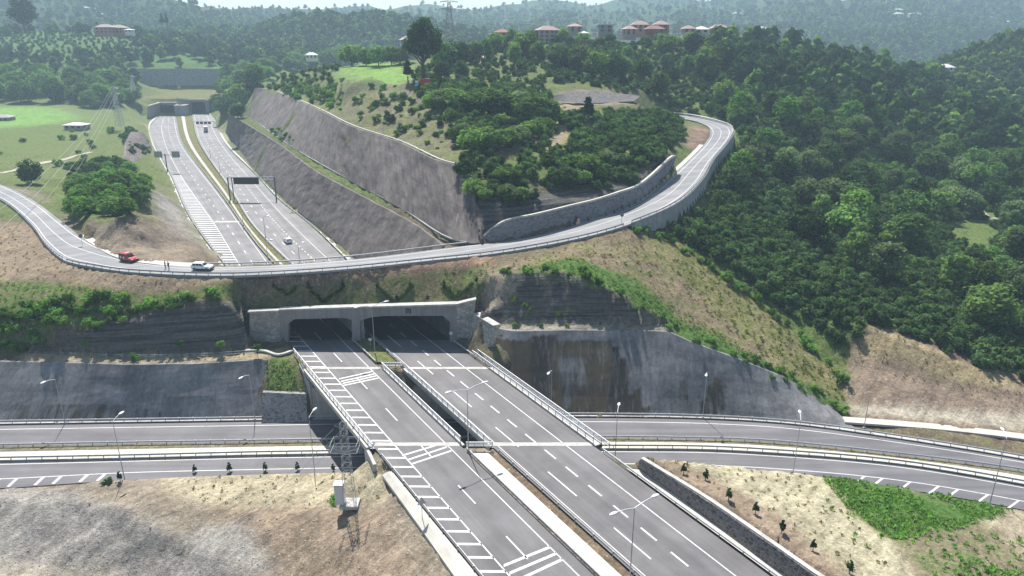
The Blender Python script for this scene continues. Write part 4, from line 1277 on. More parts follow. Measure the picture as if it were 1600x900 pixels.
# --- far tunnel mouths ---
def far_portal(label, pts, wings, Y, group='far tunnel mouths'):
    x0, x1, yb, yt, ym = pts
    b = PY((x0 + x1) / 2, yb, Y)
    t = thing('tunnel_portal', label, 'tunnel portal', b, group=group)
    a = PY(x0, yb, Y); c = PY(x1, yb, Y); o0 = PY(x0, ym, Y); top = PY(x0, yt, Y)
    H_, Ho = top.z - b.z, o0.z - b.z
    k = MB()
    W = c.x - a.x
    out = [(a.x - .8, b.z - .5), (a.x - .8, b.z + H_), (c.x + .8, b.z + H_), (c.x + .8, b.z - .5), (c.x, b.z - .5), (c.x, b.z + Ho - 1.2), (c.x - 1.5, b.z + Ho), (a.x + 1.5, b.z + Ho), (a.x, b.z + Ho - 1.2), (a.x, b.z - .5)]
    obj('facade', k.prism(out, Y, Y + 1.2), M['portal'], t)
    k = MB().box((b.x, Y + 14, b.z + 4), (W + 6, .5, 14)); 
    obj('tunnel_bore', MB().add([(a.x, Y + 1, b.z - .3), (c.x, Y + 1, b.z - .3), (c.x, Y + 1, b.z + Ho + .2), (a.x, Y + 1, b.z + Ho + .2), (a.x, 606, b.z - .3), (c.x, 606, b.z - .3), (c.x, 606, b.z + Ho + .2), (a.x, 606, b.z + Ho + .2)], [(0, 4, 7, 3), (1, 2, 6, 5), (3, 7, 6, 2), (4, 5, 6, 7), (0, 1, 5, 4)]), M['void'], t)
    for q in wings:
        p4 = [PP(w) for w in q]
        obj('wing_wall', MB().add([*p4, *[Vector(p) + Vector((.5, .9, 0)) for p in p4]], [(0, 1, 2, 3), (4, 7, 6, 5), (0, 4, 5, 1), (1, 5, 6, 2), (2, 6, 7, 3), (3, 7, 4, 0)]), M['portal'], t)
        e0, e1 = p4[3], p4[2]
        obj('coping', MB().tube([e0 + Vector((0, -.1, .25)), e1 + Vector((0, -.1, .25))], .5, 6), M['concrete_pale'], t)
    obj('cornice', MB().box((b.x, Y + .3, b.z + H_ + .3), (W + 2.2, 2, .7)), M['concrete_pale'], t)
    return t
far_portal('left far tunnel mouth with a long slanting wing wall', (250, 275.5, 181, 161, 164.5), [((228, 196, 0, 556), (249, 181, 0, 588), (249, 161, 0, 588), (231, 166, 0, 556))], 588)
far_portal('right far tunnel mouth, set higher and further back', (299, 322.5, 176.5, 156, 159.5), [((284, 184, 0, 584), (298, 177, 0, 597), (298, 156.5, 0, 597), (276, 154, 0, 586)), ((323.5, 177, 0, 597), (325.5, 176, 0, 594), (324, 157, 0, 594), (323, 156.5, 0, 597))], 597)
# small service building between the mouths
b = PY(286, 183, 586)
t = thing('service_building', 'small grey block between the two far tunnel mouths', 'building', b)
obj('wall', MB().box(b + Vector((0, 0, 4.5)), (8, 8, 9.5)), M['concrete_grey'], t)
obj('roof', MB().box(b + Vector((0, 0, 9.4)), (8.6, 8.6, .4)), M['concrete_pale'], t)
# ---------------- guard rails and railings ----------------
POST = MB().box((0, 0, .36), (.12, .1, .8)); 
pm = bpy.data.meshes.new('post'); pm.from_pydata(POST.v, [], POST.f); pm.materials.append(M['steel']); pm.update()
TALL = MB().box((0, 0, .55), (.09, .09, 1.1))
pt_ = bpy.data.meshes.new('post_tall'); pt_.from_pydata(TALL.v, [], TALL.f); pt_.materials.append(M['steel']); pt_.update()
def posts_on(root, pts, me, name='post', dz=0.0):
    base = Vector(root.location)
    for i, p in enumerate(pts[:100]):
        o = bpy.data.objects.new(name, me); C.objects.link(o)
        o.parent = root
        a = pts[max(i - 1, 0)]; b = pts[min(i + 1, len(pts) - 1)]
        o.location = p - base + Vector((0, 0, dz)); o.rotation_euler = (0, 0, math.atan2(b.y - a.y, b.x - a.x))
def guardrail(label, path, step=4.0, side=1, dz=0.0, posts=True, h=.72):
    path = up(path, dz)
    t = thing('guard_rail', label, 'guard rail', path[0])
    pth = every(path, 2.0 if plen(path) < 200 else 4.0)
    prof = [(0, h - .32), (.09, h - .26), (.02, h - .16), (.09, h - .06), (0, h), (-.05, h), (.0, h - .16), (-.05, h - .32)]
    obj('rail', MB().sweep(pth, [(side * a, b) for a, b in prof]), M['steel'], t)
    if posts: posts_on(t, every(offset(path, -side * .12), step), pm)
    return t
def railing(label, path, dz=0.0, step=2.0, bars_=(1.05, .7, .4)):
    path = up(path, dz)
    t = thing('bridge_railing', label, 'railing', path[0])
    pth = every(path, 3.0)
    for i, hgt in enumerate(bars_):
        r = .07 if i == 0 else .045
        obj('top_rail' if i == 0 else 'rail', MB().sweep(pth, [(-r, hgt - r), (-r, hgt + r), (r, hgt + r), (r, hgt - r)]), M['white_metal'], t)
    posts_on(t, every(path, step), pt_)
    return t
def seg(path, y0, y1): return [p for p in path if y0 <= p.y <= y1]
guardrail('guard rail along the barred shoulder of the near left carriageway', offset(seg(LCL, 56, 96), -.05))
guardrail('near guard rail on the inner edge of the left carriageway', offset(seg(LCR, 56, 96), .05), side=-1)
guardrail('near guard rail on the inner edge of the right carriageway', offset(seg(RCL, 56, 96), -.05))
guardrail('near guard rail between right carriageway and rubble-stone wall', offset(seg(RCR, 56, 97), .1), side=-1)
guardrail('short guard rail beside the grass patch at the tunnel mouth', offset(seg(LCR, 125.5, 138), .05), side=-1)
guardrail('short guard rail of the right carriageway running into the tunnel', offset(seg(RCL, 125.5, 150), -.05))
guardrail('short guard rail by the pale stub wall at the tunnel mouth', offset(seg(RCR, 125.5, 138), .1), side=-1)
railing('outer bridge railing along the barred shoulder', offset(seg(LCL, 96, 133), -.55), .2)
railing('bridge railing on the inner edge of the left deck', offset(seg(LCR, 96, 125.5), .3), .2)
railing('bridge railing on the inner edge of the right deck', offset(seg(RCL, 96, 125.5), -.3), .2)
railing('bridge railing beside the three lanes of the right deck', offset(seg(RCR, 96, 131), .25), .2)
railing('outermost bridge railing beyond the right deck walkway', offset(seg(RCR, 95, 132), 1.35), .2)
for Y, lab in ((125.4, 'cross railing closing the gap between the decks by the grass patch'), (96.6, 'cross railing closing the gap between the decks by the pale walkway')):
    a, b = at_y(LCR, Y), at_y(RCL, Y)
    railing(lab, [Vector((a.x + .4, Y, .1)), Vector((b.x - .4, Y, .1))], 0, 1.3)
guardrail('guard rail at the foot of the shotcrete walls on the lower road', offset(seg(FE, 0, 999), -.3), 2.6, dz=.12)
guardrail('guard rail on the far edge of the lower road median', offset(FN, .35), 2.6, dz=.12)
guardrail('guard rail on the near edge of the lower road median', offset(NF, -.3), 2.6, side=-1, dz=.2)
un_l = [p for p in UN if p.x < -100 and p.x > -175]; un_m = [p for p in UN if -100 <= p.x < 27]; un_r = [p for p in UN if p.x >= 27]
guardrail('guard rail on the outer edge of the service road above the portal', offset(un_m, .2), 2.6, side=-1, dz=.15)
guardrail('guard rail on the concrete wall at the bend of the service road', offset(un_r, .2), 3.0, side=-1, dz=.3)
guardrail('guard rail on the left curve of the service road', offset(un_l, .2), 2.6, side=-1, dz=.15)
uf_m = [p for p in UF if -72 < p.x < -8]
guardrail('guard rail on the service road facing the far motorway', offset(uf_m, -.5), 2.6, dz=.15)
for path, lab, s in ((LCL, 'far guard rail beside the barred shoulder beyond the tunnel', 1), (LCR, 'far guard rail on the left side of the planted median', -1), (RCL, 'far guard rail on the right side of the planted median', 1), (RCR, 'far guard rail below the long shotcrete cut', -1)):
    q = seg(path, 158, 570)
    t = guardrail(lab, offset(q, -.1 * s), 4, s, posts=False)
    posts_on(t, every(offset(seg(path, 190, 360), -.2 * s), 3.5), pm)

# ---------------- street lamps ----------------
def lamp(label, base, h, arms, group=None, r=.085):
    t = thing('street_lamp', label, 'street lamp', base, group=group)
    obj('pole', MB().tube([(0, 0, 0), (0, 0, h * .5), (0, 0, h)], [r, r * .8, r * .5], 8), M['steel'], t, local=True)
    obj('base_plate', MB().box((0, 0, .1), (.45, .45, .25)), M['concrete_grey'], t, local=True)
    for dx, dy, L in arms:
        d = Vector((dx, dy, 0)).normalized()
        obj('arm', MB().tube([(0, 0, h - .05), tuple(d * L * .5 + Vector((0, 0, h + .3))), tuple(d * L + Vector((0, 0, h + .45)))], .055, 6), M['white_metal'], t, local=True)
        c = d * (L + .35) + Vector((0, 0, h + .46))
        k = MB(); n_ = 10
        a = math.atan2(d.y, d.x)
        rings = []
        for s, w_, hh in ((-.55, .08, .06), (-.35, .2, .1), (0, .26, .13), (.35, .22, .1), (.6, .06, .04)):
            rings.append([c + Matrix.Rotation(a, 3, 'Z') @ Vector((s, w_ * math.cos(q * 2 * math.pi / n_), hh * math.sin(q * 2 * math.pi / n_))) for q in range(n_)])
        vs = [v for rr in rings for v in rr]
        fs = [(i * n_ + q, i * n_ + (q + 1) % n_, (i + 1) * n_ + (q + 1) % n_, (i + 1) * n_ + q) for i in range(4) for q in range(n_)] + [tuple(range(n_)), tuple(4 * n_ + q for q in range(n_))]
        obj('lamp_head', k.add(vs, fs), M['lamp'], t, local=True)
    return t
px_ = Vector((math.cos(R(32)), math.sin(R(32)), 0))
def mid(Y): return at_y(LCR, Y).lerp(at_y(RCL, Y), .6)
for (x, y, z, h, lab) in ((586, 553, .1, 10.2, 'double-armed lamp on the grass patch before the tunnel mouth'), (732, 706, .1, 10.6, 'double-armed lamp at the end of the gap between the bridge decks'), (984, 906, .1, 10.0, 'nearest double-armed lamp, over the right carriageway')):
    lamp(lab, P(x, y, z), h, [(px_.x, px_.y, 2.7), (-px_.x, -px_.y, 2.7)])
for x, y, h, lab in ((99, 664, 9.2, 'lamp under the shotcrete wall, left of the topiary trees'), (397, 658, 9.4, 'lamp on the far kerb beside the small stone wall'), (861, 652, 9.6, 'lamp before the brown-stained part of the wall'), (1099, 655, 9.6, 'lamp before the grey right part of the stained wall'), (1352, 672, 6.2, 'dark bare post at the foot of the bare brown slope')):
    b = P(x, y, ZL); b.y += .6
    arms = [(-.35, -1, 1.9)] if x != 1352 else []
    lamp(lab, b, h, arms)
for x, top, lab in ((196, 654, 'lamp on the near kerb behind the left mound'), (495, 648, 'lamp on the near kerb left of the bridge shadow'), (964, 640, 'lamp on the near kerb right of the bridge'), (1234, 652, 'lamp on the near kerb above the straw slope'), (1540, 680, 'lamp on the near kerb beside the white hatching')):
    i = min(range(len(NE)), key=lambda i: abs(proj(NE[i].x, NE[i].y, NE[i].z)[0] - x))
    b = NE[i] + Vector((0, -.8, 0))
    tp_ = PY(x, top, b.y)
    lamp(lab, b, tp_.z - ZL - .5, [(.25, 1, 1.6)])
for i, (x0, y0, y1, lab) in enumerate(((415, 340, 371, 'thin lamp on the far motorway right of the dark gantry foot'), (468, 382, 406, 'thin lamp by the far motorway, nearest the service road'), (381, 334, 357, 'thin lamp on the planted median left of the gantry'), (419, 378, 408, 'thin lamp on the median next to the service road rail'), (344, 246, 270, 'thin lamp on the far median halfway to the tunnels'), (329, 228, 246, 'thin lamp on the far median nearest the tunnels'))):
    b = PR(x0, y1)
    tp_ = PY(x0, y0, b.y)
    lamp(lab, b, tp_.z - b.z, [(.85, .5, 1.2)], r=.1)

# ---------------- gantries and signs ----------------
a, b = PR(360, 313), PR(432, 312)
t = thing('sign_gantry', 'gantry with a dark blank message panel over the far motorway', 'sign gantry', a)
zt = PY(360, 277, a.y).z
obj('post', MB().tube([a, Vector((a.x, a.y, zt))], .28, 8), M['steel_dark'], t)
obj('post', MB().tube([b, Vector((b.x, b.y, zt))], .28, 8), M['steel_dark'], t)
obj('post', MB().tube([a + Vector((1.4, .3, 0)), Vector((a.x + 1.4, a.y + .3, zt))], .2, 8), M['steel_dark'], t)
k = MB()
for dz in (0, -1.0):
    k.tube([Vector((a.x, a.y, zt + dz)), Vector((b.x, b.y, zt + dz))], .12, 6)
for i in range(13):
    p = a.lerp(b, i / 12); q = a.lerp(b, min(1, (i + 1) / 12))
    k.tube([Vector((p.x, p.y, zt)), Vector((q.x, q.y, zt - 1.0))], .06, 4)
obj('truss', k, M['white_metal'], t)
pn = PY(384.5, 282.5, a.y - .4)
obj('message_panel', MB().box(pn, (9.6, .5, 2.6)), M['black'], t)
b = PR(262, 269)
t = thing('direction_sign', 'T-shaped sign post carrying two grey-blue panels seen from behind', 'road sign', b)
zt = PY(262, 240, b.y).z
obj('post', MB().tube([b, Vector((b.x, b.y, zt))], .25, 8), M['steel_dark'], t)
obj('cross_arm', MB().tube([PY(242, 242, b.y), PY(280, 242, b.y)], .15, 6), M['steel_dark'], t)
for x in (247, 274.5):
    o = obj('sign_panel', MB().box(PY(x, 241.3, b.y - .3), (3.7, .12, 2.9)), M['steel'], t)
    k = MB()
    for dx in (-1.2, 0, 1.2): k.box(PY(x, 241.3, b.y - .42) + Vector((dx, 0, 0)), (.12, .1, 2.9))
    obj('stiffener', k, M['steel_dark'], o)
a, b = PR(303, 198), PR(333, 199)
t = thing('signal_gantry', 'slim gantry with four small green and red lane signals by the far tunnel', 'signal gantry', a)
zt = PY(318, 190, a.y).z
for q in (a, b): obj('post', MB().tube([q, Vector((q.x, a.y, zt))], .15, 6), M['steel'], t)
obj('beam', MB().tube([Vector((a.x, a.y, zt)), Vector((b.x, a.y, zt))], .15, 6), M['steel'], t)
M['sig_g'] = plain('signal_green', (.02, .12, .07), .4); M['sig_r'] = plain('signal_red', (.25, .02, .03), .4)
for i, x in enumerate((308.5, 314.8, 321, 327)):
    o = obj('signal', MB().box(PY(x, 192.2, a.y - .3), (2.0, .35, 1.6)), M['black'], t)
    obj('lens', MB().box(PY(x, 192.2, a.y - .52), (1.5, .1, 1.2)), M['sig_g'] if i in (0, 2) else M['sig_r'], o)
def road_sign(label, base, h, shape, rz=0.0, mat=None, size=.45):
    t = thing('road_sign', label, 'road sign', base, rz)
    obj('post', MB().tube([(0, 0, 0), (0, 0, h)], .045, 6), M['steel'], t, local=True)
    n_ = 3 if shape == 'tri' else 14
    ph_ = math.pi / 2
    poly = [(size * math.cos(ph_ + i * 2 * math.pi / n_), h - size * .6 + size * math.sin(ph_ + i * 2 * math.pi / n_)) for i in range(n_)]
    obj('sign_plate', MB().prism(poly, -.09, -.05), mat or M['steel'], t, local=True)
    return t
road_sign('grey triangular sign, seen from behind, on the pale strip by the shoulder', P(660, 813, -.5), 3.4, 'tri', R(25), None, .75)
road_sign('small sign on the far side of the left service road curve', P(129, 383, 12.6), 2.6, 'round', .3, M['steel_dark'], .5)
road_sign('small sign at the start of the concrete wall on the bend', P(971, 352, 17.9), 2.8, 'round', .2, M['steel_dark'], .45)
road_sign('low marker sign at the right side of the tunnel mouth', PY(705, 530, 137.6), 1.6, 'round', 0, M['white_metal'], .4)
road_sign('low marker sign beside the middle wall of the tunnel mouth', PY(579, 540, 135), 1.6, 'round', 0, M['white_metal'], .35)

# ---------------- lattice masts and wires ----------------
def lattice(label, base, h, w0, w1, arms, group=None, mat='steel', r=.06, nb=9, name='electricity_pylon'):
    t = thing(name, label, 'pylon', base, group=group)
    k = MB()
    def wd(z): return (w0 + (w1 - w0) * z / h) / 2
    cs = [(1, 1), (1, -1), (-1, -1), (-1, 1)]
    for sx, sy in cs: k.tube([(sx * wd(0), sy * wd(0), 0), (sx * wd(h), sy * wd(h), h)], r, 4)
    obj('legs', k, M[mat], t, local=True)
    k = MB(); zs = [h * i / nb for i in range(nb + 1)]
    for z0, z1 in zip(zs, zs[1:]):
        for i in range(4):
            (ax_, ay), (bx, by) = cs[i], cs[(i + 1) % 4]
            k.tube([(ax_ * wd(z0), ay * wd(z0), z0), (bx * wd(z1), by * wd(z1), z1)], r * .6, 3)
            k.tube([(bx * wd(z0), by * wd(z0), z0), (ax_ * wd(z1), ay * wd(z1), z1)], r * .6, 3)
            k.tube([(ax_ * wd(z1), ay * wd(z1), z1), (bx * wd(z1), by * wd(z1), z1)], r * .6, 3)
    obj('bracing', k, M[mat], t, local=True)
    for z, L in arms:
        k = MB()
        for s in (-1, 1):
            k.tube([(0, wd(z), z), (s * L, 0, z + .2)], r * .8, 3); k.tube([(0, -wd(z), z), (s * L, 0, z + .2)], r * .8, 3); k.tube([(0, 0, z + 1), (s * L, 0, z + .2)], r * .7, 3)
        c = obj('cross_arm', k, M[mat], t, local=True)
        for s in (-1, 1): obj('insulator', MB().tube([(s * L, 0, z + .2), (s * L, 0, z - .5)], r * 1.3, 5), M['black'], c, local=True)
    return t
mb_ = P(547, 788, -3.2)
mast = lattice('steel lattice mast with switchgear on the dry mound by the bridge', mb_, 13.2, 1.5, .8, [(12.6, 1.3)], r=.036, nb=10)
for z, w_ in ((9.2, 2.6),):
    k = MB()
    for zz in (z, z + 1.1):
        q = [(-w_ * .7, -w_ * .5, zz), (w_ * .7, -w_ * .5, zz), (w_ * .7, w_ * .5, zz), (-w_ * .7, w_ * .5, zz)]
        for i in range(4): k.tube([q[i], q[(i + 1) % 4]], .05, 4)
    for sx in (-1, 1):
        for sy in (-1, 1): k.tube([(sx * w_ * .7, sy * w_ * .5, z), (sx * w_ * .7, sy * w_ * .5, z + 1.1)], .05, 4)
    for sx in (-1, 1): k.tube([(sx * w_ * .7, 0, z), (0, 0, z - .6)], .05, 4)
    obj('service_platform', k, M['steel'], mast, local=True)
k = MB()
for i in range(6): k.box((-.5 + .4 * (i % 3), -.3 + .6 * (i // 3), 11.0), (.16, .16, .9))
obj('switchgear', k, M['steel_dark'], mast, local=True)
obj('footing', MB().box((0, 0, .1), (2.6, 2.2, .5)), M['concrete'], mast, local=True)
t = thing('switch_cabinet', 'white switch cabinet standing at the foot of the lattice mast', 'cabinet', mb_ + Vector((-1.3, -.2, .3)))
obj('housing', MB().box((0, 0, 1.7), (1.2, 1.0, 3.2)), M['white_metal'], t, local=True)
obj('door', MB().box((0, -.52, 1.7), (1.0, .05, 2.8)), M['lamp'], t, local=True)
obj('roof', MB().box((0, 0, 3.36), (1.4, 1.2, .12)), M['steel'], t, local=True)
def wire(name, label, a, b, sag, r=.035, group=None, cat='wire'):
    pts = []
    for i in range(25):
        f = i / 24; p = a.lerp(b, f); p.z -= sag * 4 * f * (1 - f); pts.append(p)
    return tag(obj(name, MB().tube(pts, r, 4), M['steel']), label, cat, group)
for i in range(3):
    wire('power_line', 'thin wire sloping down to the left from the lattice mast', mb_ + Vector((-1.3 + i * 1.3, 0, 12.4)), mb_ + Vector((-24 + i * 1.0, -38 + i, 5)), 1.5, .03, 'wires of the lattice mast')
PYL = PP((703, 62, 0, 560))
pyl = lattice('tall dark lattice pylon on the hill right of the big tree', PYL, PY(703, 3, 560).z - PYL.z, 7, 1.6, [(26, 6), (21, 7)], mat='steel_dark', r=.22, nb=9)
P2 = PP((657, 38, 0, 980)); lattice('small distant lattice pylon above the big tree', P2, PY(657, 15, 980).z - P2.z, 5, 1.2, [(17, 5)], mat='steel_dark', r=.2, nb=7)
P3 = PP((188, 198, 0, 420)); p3l = lattice('slender pale pylon in front of the left treeline', P3, PY(180, 134, 420).z - P3.z, 3.4, .9, [(21, 2.6), (18, 3)], r=.11, nb=12)
P4 = PP((209, 142, 0, 560)); lattice('pale pylon standing among the left trees', P4, PY(209, 122, 560).z - P4.z + 2, 3, .9, [(10, 2.4)], r=.11, nb=8)
for i in range(4):
    a = P3 + Vector((-3 + 2 * i, 0, 19 + .8 * (i % 2))); b = PY(-60 + i * 6, 372 + i * 36, 150)
    wire('power_line', 'long pale wire crossing the left field and service road curve', a, b, 5, .05, 'wires over the left field')
for i, (y0, y1) in enumerate(((16, 17), (24, 32), (31, 46))):
    a = PY(706, y0 + 4, 560); b = PY(1240, y1 - 2, 640)
    wire('power_line', 'thin pale wire strung right from the tall hill pylon', a, b, 6, .13, 'wires of the hill pylon')

# ---------------- vehicles ----------------
def wheel(root, x, y, r=.34, wd=.24):
    c = MB(); n_ = 16
    vs = [(x + r * math.cos(i * 2 * math.pi / n_), y + s * wd / 2, r + r * math.sin(i * 2 * math.pi / n_)) for s in (-1, 1) for i in range(n_)]
    c.add(vs, [(i, (i + 1) % n_, n_ + (i + 1) % n_, n_ + i) for i in range(n_)] + [tuple(range(n_)), tuple(range(2 * n_ - 1, n_ - 1, -1))])
    o = obj('wheel', c, M['rubber'], root, local=True)
    s = 1 if y > 0 else -1
    c = MB(); r2 = r * .6
    vs = [(x + r2 * math.cos(i * 2 * math.pi / n_), y + s * (wd / 2 + .012), r + r2 * math.sin(i * 2 * math.pi / n_)) for i in range(n_)]
    obj('rim', c.add(vs + [(x, y + s * (wd / 2 - .03), r)], [(i, (i + 1) % n_, n_) for i in range(n_)]), M['steel'], o, local=True)
def car(label, cat, name, loc, rz, paint, L=4.4, W=1.8, low=None, cab=None, trim=None, group=None, windows=True):
    """side outlines (x, z): low = body up to the waist, cab = glasshouse"""
    t = thing(name, label, cat, loc, rz, group)
    n_ = len(low)
    def hull(poly, w_, w2=None, zs=None):
        zmn = min(z for _, z in poly); zmx = max(z for _, z in poly)
        def hw(z): return (w_ + ((w2 or w_) - w_) * (z - zmn) / (zmx - zmn)) / 2
        k = MB(); n = len(poly)
        cx = sum(p[0] for p in poly) / n; cz = sum(p[1] for p in poly) / n
        ins = [(cx + (x - cx) * .97, cz + (z - cz) * .95) for x, z in poly]
        rings = [[(x, -hw(z), z) for x, z in ins], [(x, -hw(z) + .07, z) for x, z in poly], [(x, hw(z) - .07, z) for x, z in poly], [(x, hw(z), z) for x, z in ins]]
        vs = [v for r in rings for v in r]
        fs = [(j * n + i, j * n + (i + 1) % n, (j + 1) * n + (i + 1) % n, (j + 1) * n + i) for j in range(3) for i in range(n)] + [tuple(range(n)), tuple(3 * n + i for i in range(n))]
        return k.add(vs, fs), hw
    b, _ = hull(low, W); obj('body', b, paint, t, local=True)
    c, hw = hull(cab, W * .97, W * .8); ro = obj('cabin', c, paint, t, local=True)
    zb = min(z for _, z in cab); zt = max(z for _, z in cab)
    xs = sorted(x for x, z in cab if abs(z - zb) < .02); xt = sorted(x for x, z in cab if z > zt - .12)
    if windows:
        z0, z1 = zb + .08, zt - .14
        f0, f1 = (z0 - zb) / (zt - zb), (z1 - zb) / (zt - zb)
        def xe(i, f): return xs[i] + (xt[i] - xs[i]) * f
        k = MB(); 
        for i, s in ((-1, 1), (0, -1)):
            k.add([(xe(i, f0) + s * .03, -hw(z0) + .14, z0), (xe(i, f0) + s * .03, hw(z0) - .14, z0), (xe(i, f1) + s * .03, hw(z1) - .12, z1), (xe(i, f1) + s * .03, -hw(z1) + .12, z1)], [(0, 1, 2, 3)])
        obj('windscreen', k, M['glass_dark'], ro, local=True)
        for s in (-1, 1):
            k = MB()
            a0, a1, b0, b1 = xe(0, f0) + .18, xe(-1, f0) - .2, xe(0, f1) + .16, xe(-1, f1) - .16
            for u0, u1 in ((.0, .3), (.34, .64), (.68, 1.0)):
                k.add([(a0 + (a1 - a0) * u0, s * (hw(z0) + .012), z0), (a0 + (a1 - a0) * u1, s * (hw(z0) + .012), z0), (b0 + (b1 - b0) * u1, s * (hw(z1) + .012), z1), (b0 + (b1 - b0) * u0, s * (hw(z1) + .012), z1)], [(0, 1, 2, 3)])
            obj('side_window', k, M['glass_dark'], ro, local=True)
    xf = max(x for x, z in low); xr = min(x for x, z in low)
    for s in (-1, 1):
        obj('headlight', MB().box((xf - .06, s * W * .34, .78), (.1, .36, .18)), M['lamp'], t, local=True)
        obj('tail_light', MB().box((xr + .05, s * W * .42, .95), (.1, .16, .4)), M['sig_r'], t, local=True)
        obj('mirror', MB().box((xs[-1] - .35, s * (W / 2 + .08), zb + .12), (.12, .2, .16)), trim or paint, t, local=True)
        for x in (xr + .8, xf - .85): wheel(t, x, s * (W / 2 - .1))
    obj('bumper', MB().box((xf - .02, 0, .42), (.14, W * .96, .28)), trim or paint, t, local=True)
    obj('sill', MB().box((0, 0, .38), (L * .9, W * 1.01, .2)), trim or paint, t, local=True)
    return t
SUV_LOW = [(-2.15, .35), (-2.17, .7), (-2.1, 1.05), (.9, 1.08), (1.75, 1.0), (2.12, .82), (2.17, .5), (2.1, .35)]
SUV_CAB = [(-2.05, 1.04), (-1.75, 1.62), (.1, 1.66), (.9, 1.04)]
def on_up(px, f):
    """point on the service road at a photo column, f across from near to far edge"""
    A, B = same(UN, UF, 400)
    q = [a.lerp(b, f) for a, b in zip(A, B)]
    i = min((i for i in range(400) if q[i].y < 200), key=lambda i: abs(proj(q[i].x, q[i].y, q[i].z)[0] - px))
    d = q[min(i + 1, 399)] - q[i - 1]
    return q[i] + Vector((0, 0, .06)), math.atan2(d.y, d.x)
p, a = on_up(320, .42)
car('white estate car with dark lower trim parked on the service road', 'car', 'parked_car', p, a, M['white_paint'], 4.34, 1.82, SUV_LOW, SUV_CAB, M['black'])
p, a = on_up(204, .5)
VAN_LOW = [(-2.15, .35), (-2.2, .8), (-2.2, 1.05), (1.1, 1.08), (1.85, 1.0), (2.18, .78), (2.2, .5), (2.1, .35)]
VAN_CAB = [(-2.19, 1.04), (-2.12, 1.82), (.35, 1.85), (1.1, 1.04)]
v = car('red van with white markings parked on the service road curve', 'van', 'parked_van', p, a, M['red_paint'], 4.4, 1.85, VAN_LOW, VAN_CAB, M['black'])
for x in (-1.35, -.3): obj('side_marking', MB().box((x, -.94, 1.0), (.42, .02, .5)), M['white_paint'], v, local=True)
obj('roof_bar', MB().box((-.2, 0, 1.93), (.3, 1.1, .12)), M['white_paint'], v, local=True)
b = PR(450, 379)
dd = at_y(RCL, b.y - 5) - at_y(RCL, b.y + 5)
car('white hatchback driving on the far motorway', 'car', 'moving_car', b + Vector((0, 0, .05)), math.atan2(-dd.y, -dd.x), M['white_paint'], 4.1, 1.75, SUV_LOW, [(-2.05, 1.04), (-1.6, 1.5), (-.1, 1.53), (.8, 1.04)])
def lorry(label, loc, rz, boxm, cabm, L=8.5):
    t = thing('lorry', label, 'lorry', loc, rz)
    obj('cargo_box', MB().box((-.9, 0, 2.3), (L * .72, 2.45, 2.7)), boxm, t, local=True)
    cab = MB().prism([(L * .29, .6), (L * .29, 2.9), (L * .39, 2.95), (L * .48, 1.7), (L * .5, .6)], -1.15, 1.15)
    c = obj('cab', cab, cabm, t, local=True)
    obj('windscreen', MB().add([(L * .398, -1.0, 2.85), (L * .398, 1.0, 2.85), (L * .486, 1.0, 1.75), (L * .486, -1.0, 1.75)], [(0, 1, 2, 3)]), M['glass_dark'], c, local=True)
    obj('chassis', MB().box((0, 0, .75), (L * .95, 1.0, .4)), M['black'], t, local=True)
    for x in (-L * .3, L * .36):
        for s in (-1, 1): wheel(t, x, s * 1.0, .48, .3)
    obj('rear_door', MB().box((-.9 - L * .36 - .03, 0, 2.2), (.05, 2.2, 2.3)), M['steel'], t, local=True)
    return t
b = PR(322, 206); dd = at_y(RCL, b.y + 8) - at_y(RCL, b.y - 8)
lorry('white box lorry driving towards the far tunnel', b + Vector((0, 0, .05)), math.atan2(dd.y, dd.x), M['white_paint'], M['black'])
hp = hit(660, 139)
if hp is not None:
    M['blue_paint'] = plain('pale_blue_paint', (.45, .58, .66), .4)
    lorry('red-boxed lorry with a pale blue cab parked below the big tree', hp + Vector((0, 0, .1)), R(200), M['red_paint'], M['blue_paint'], 6)

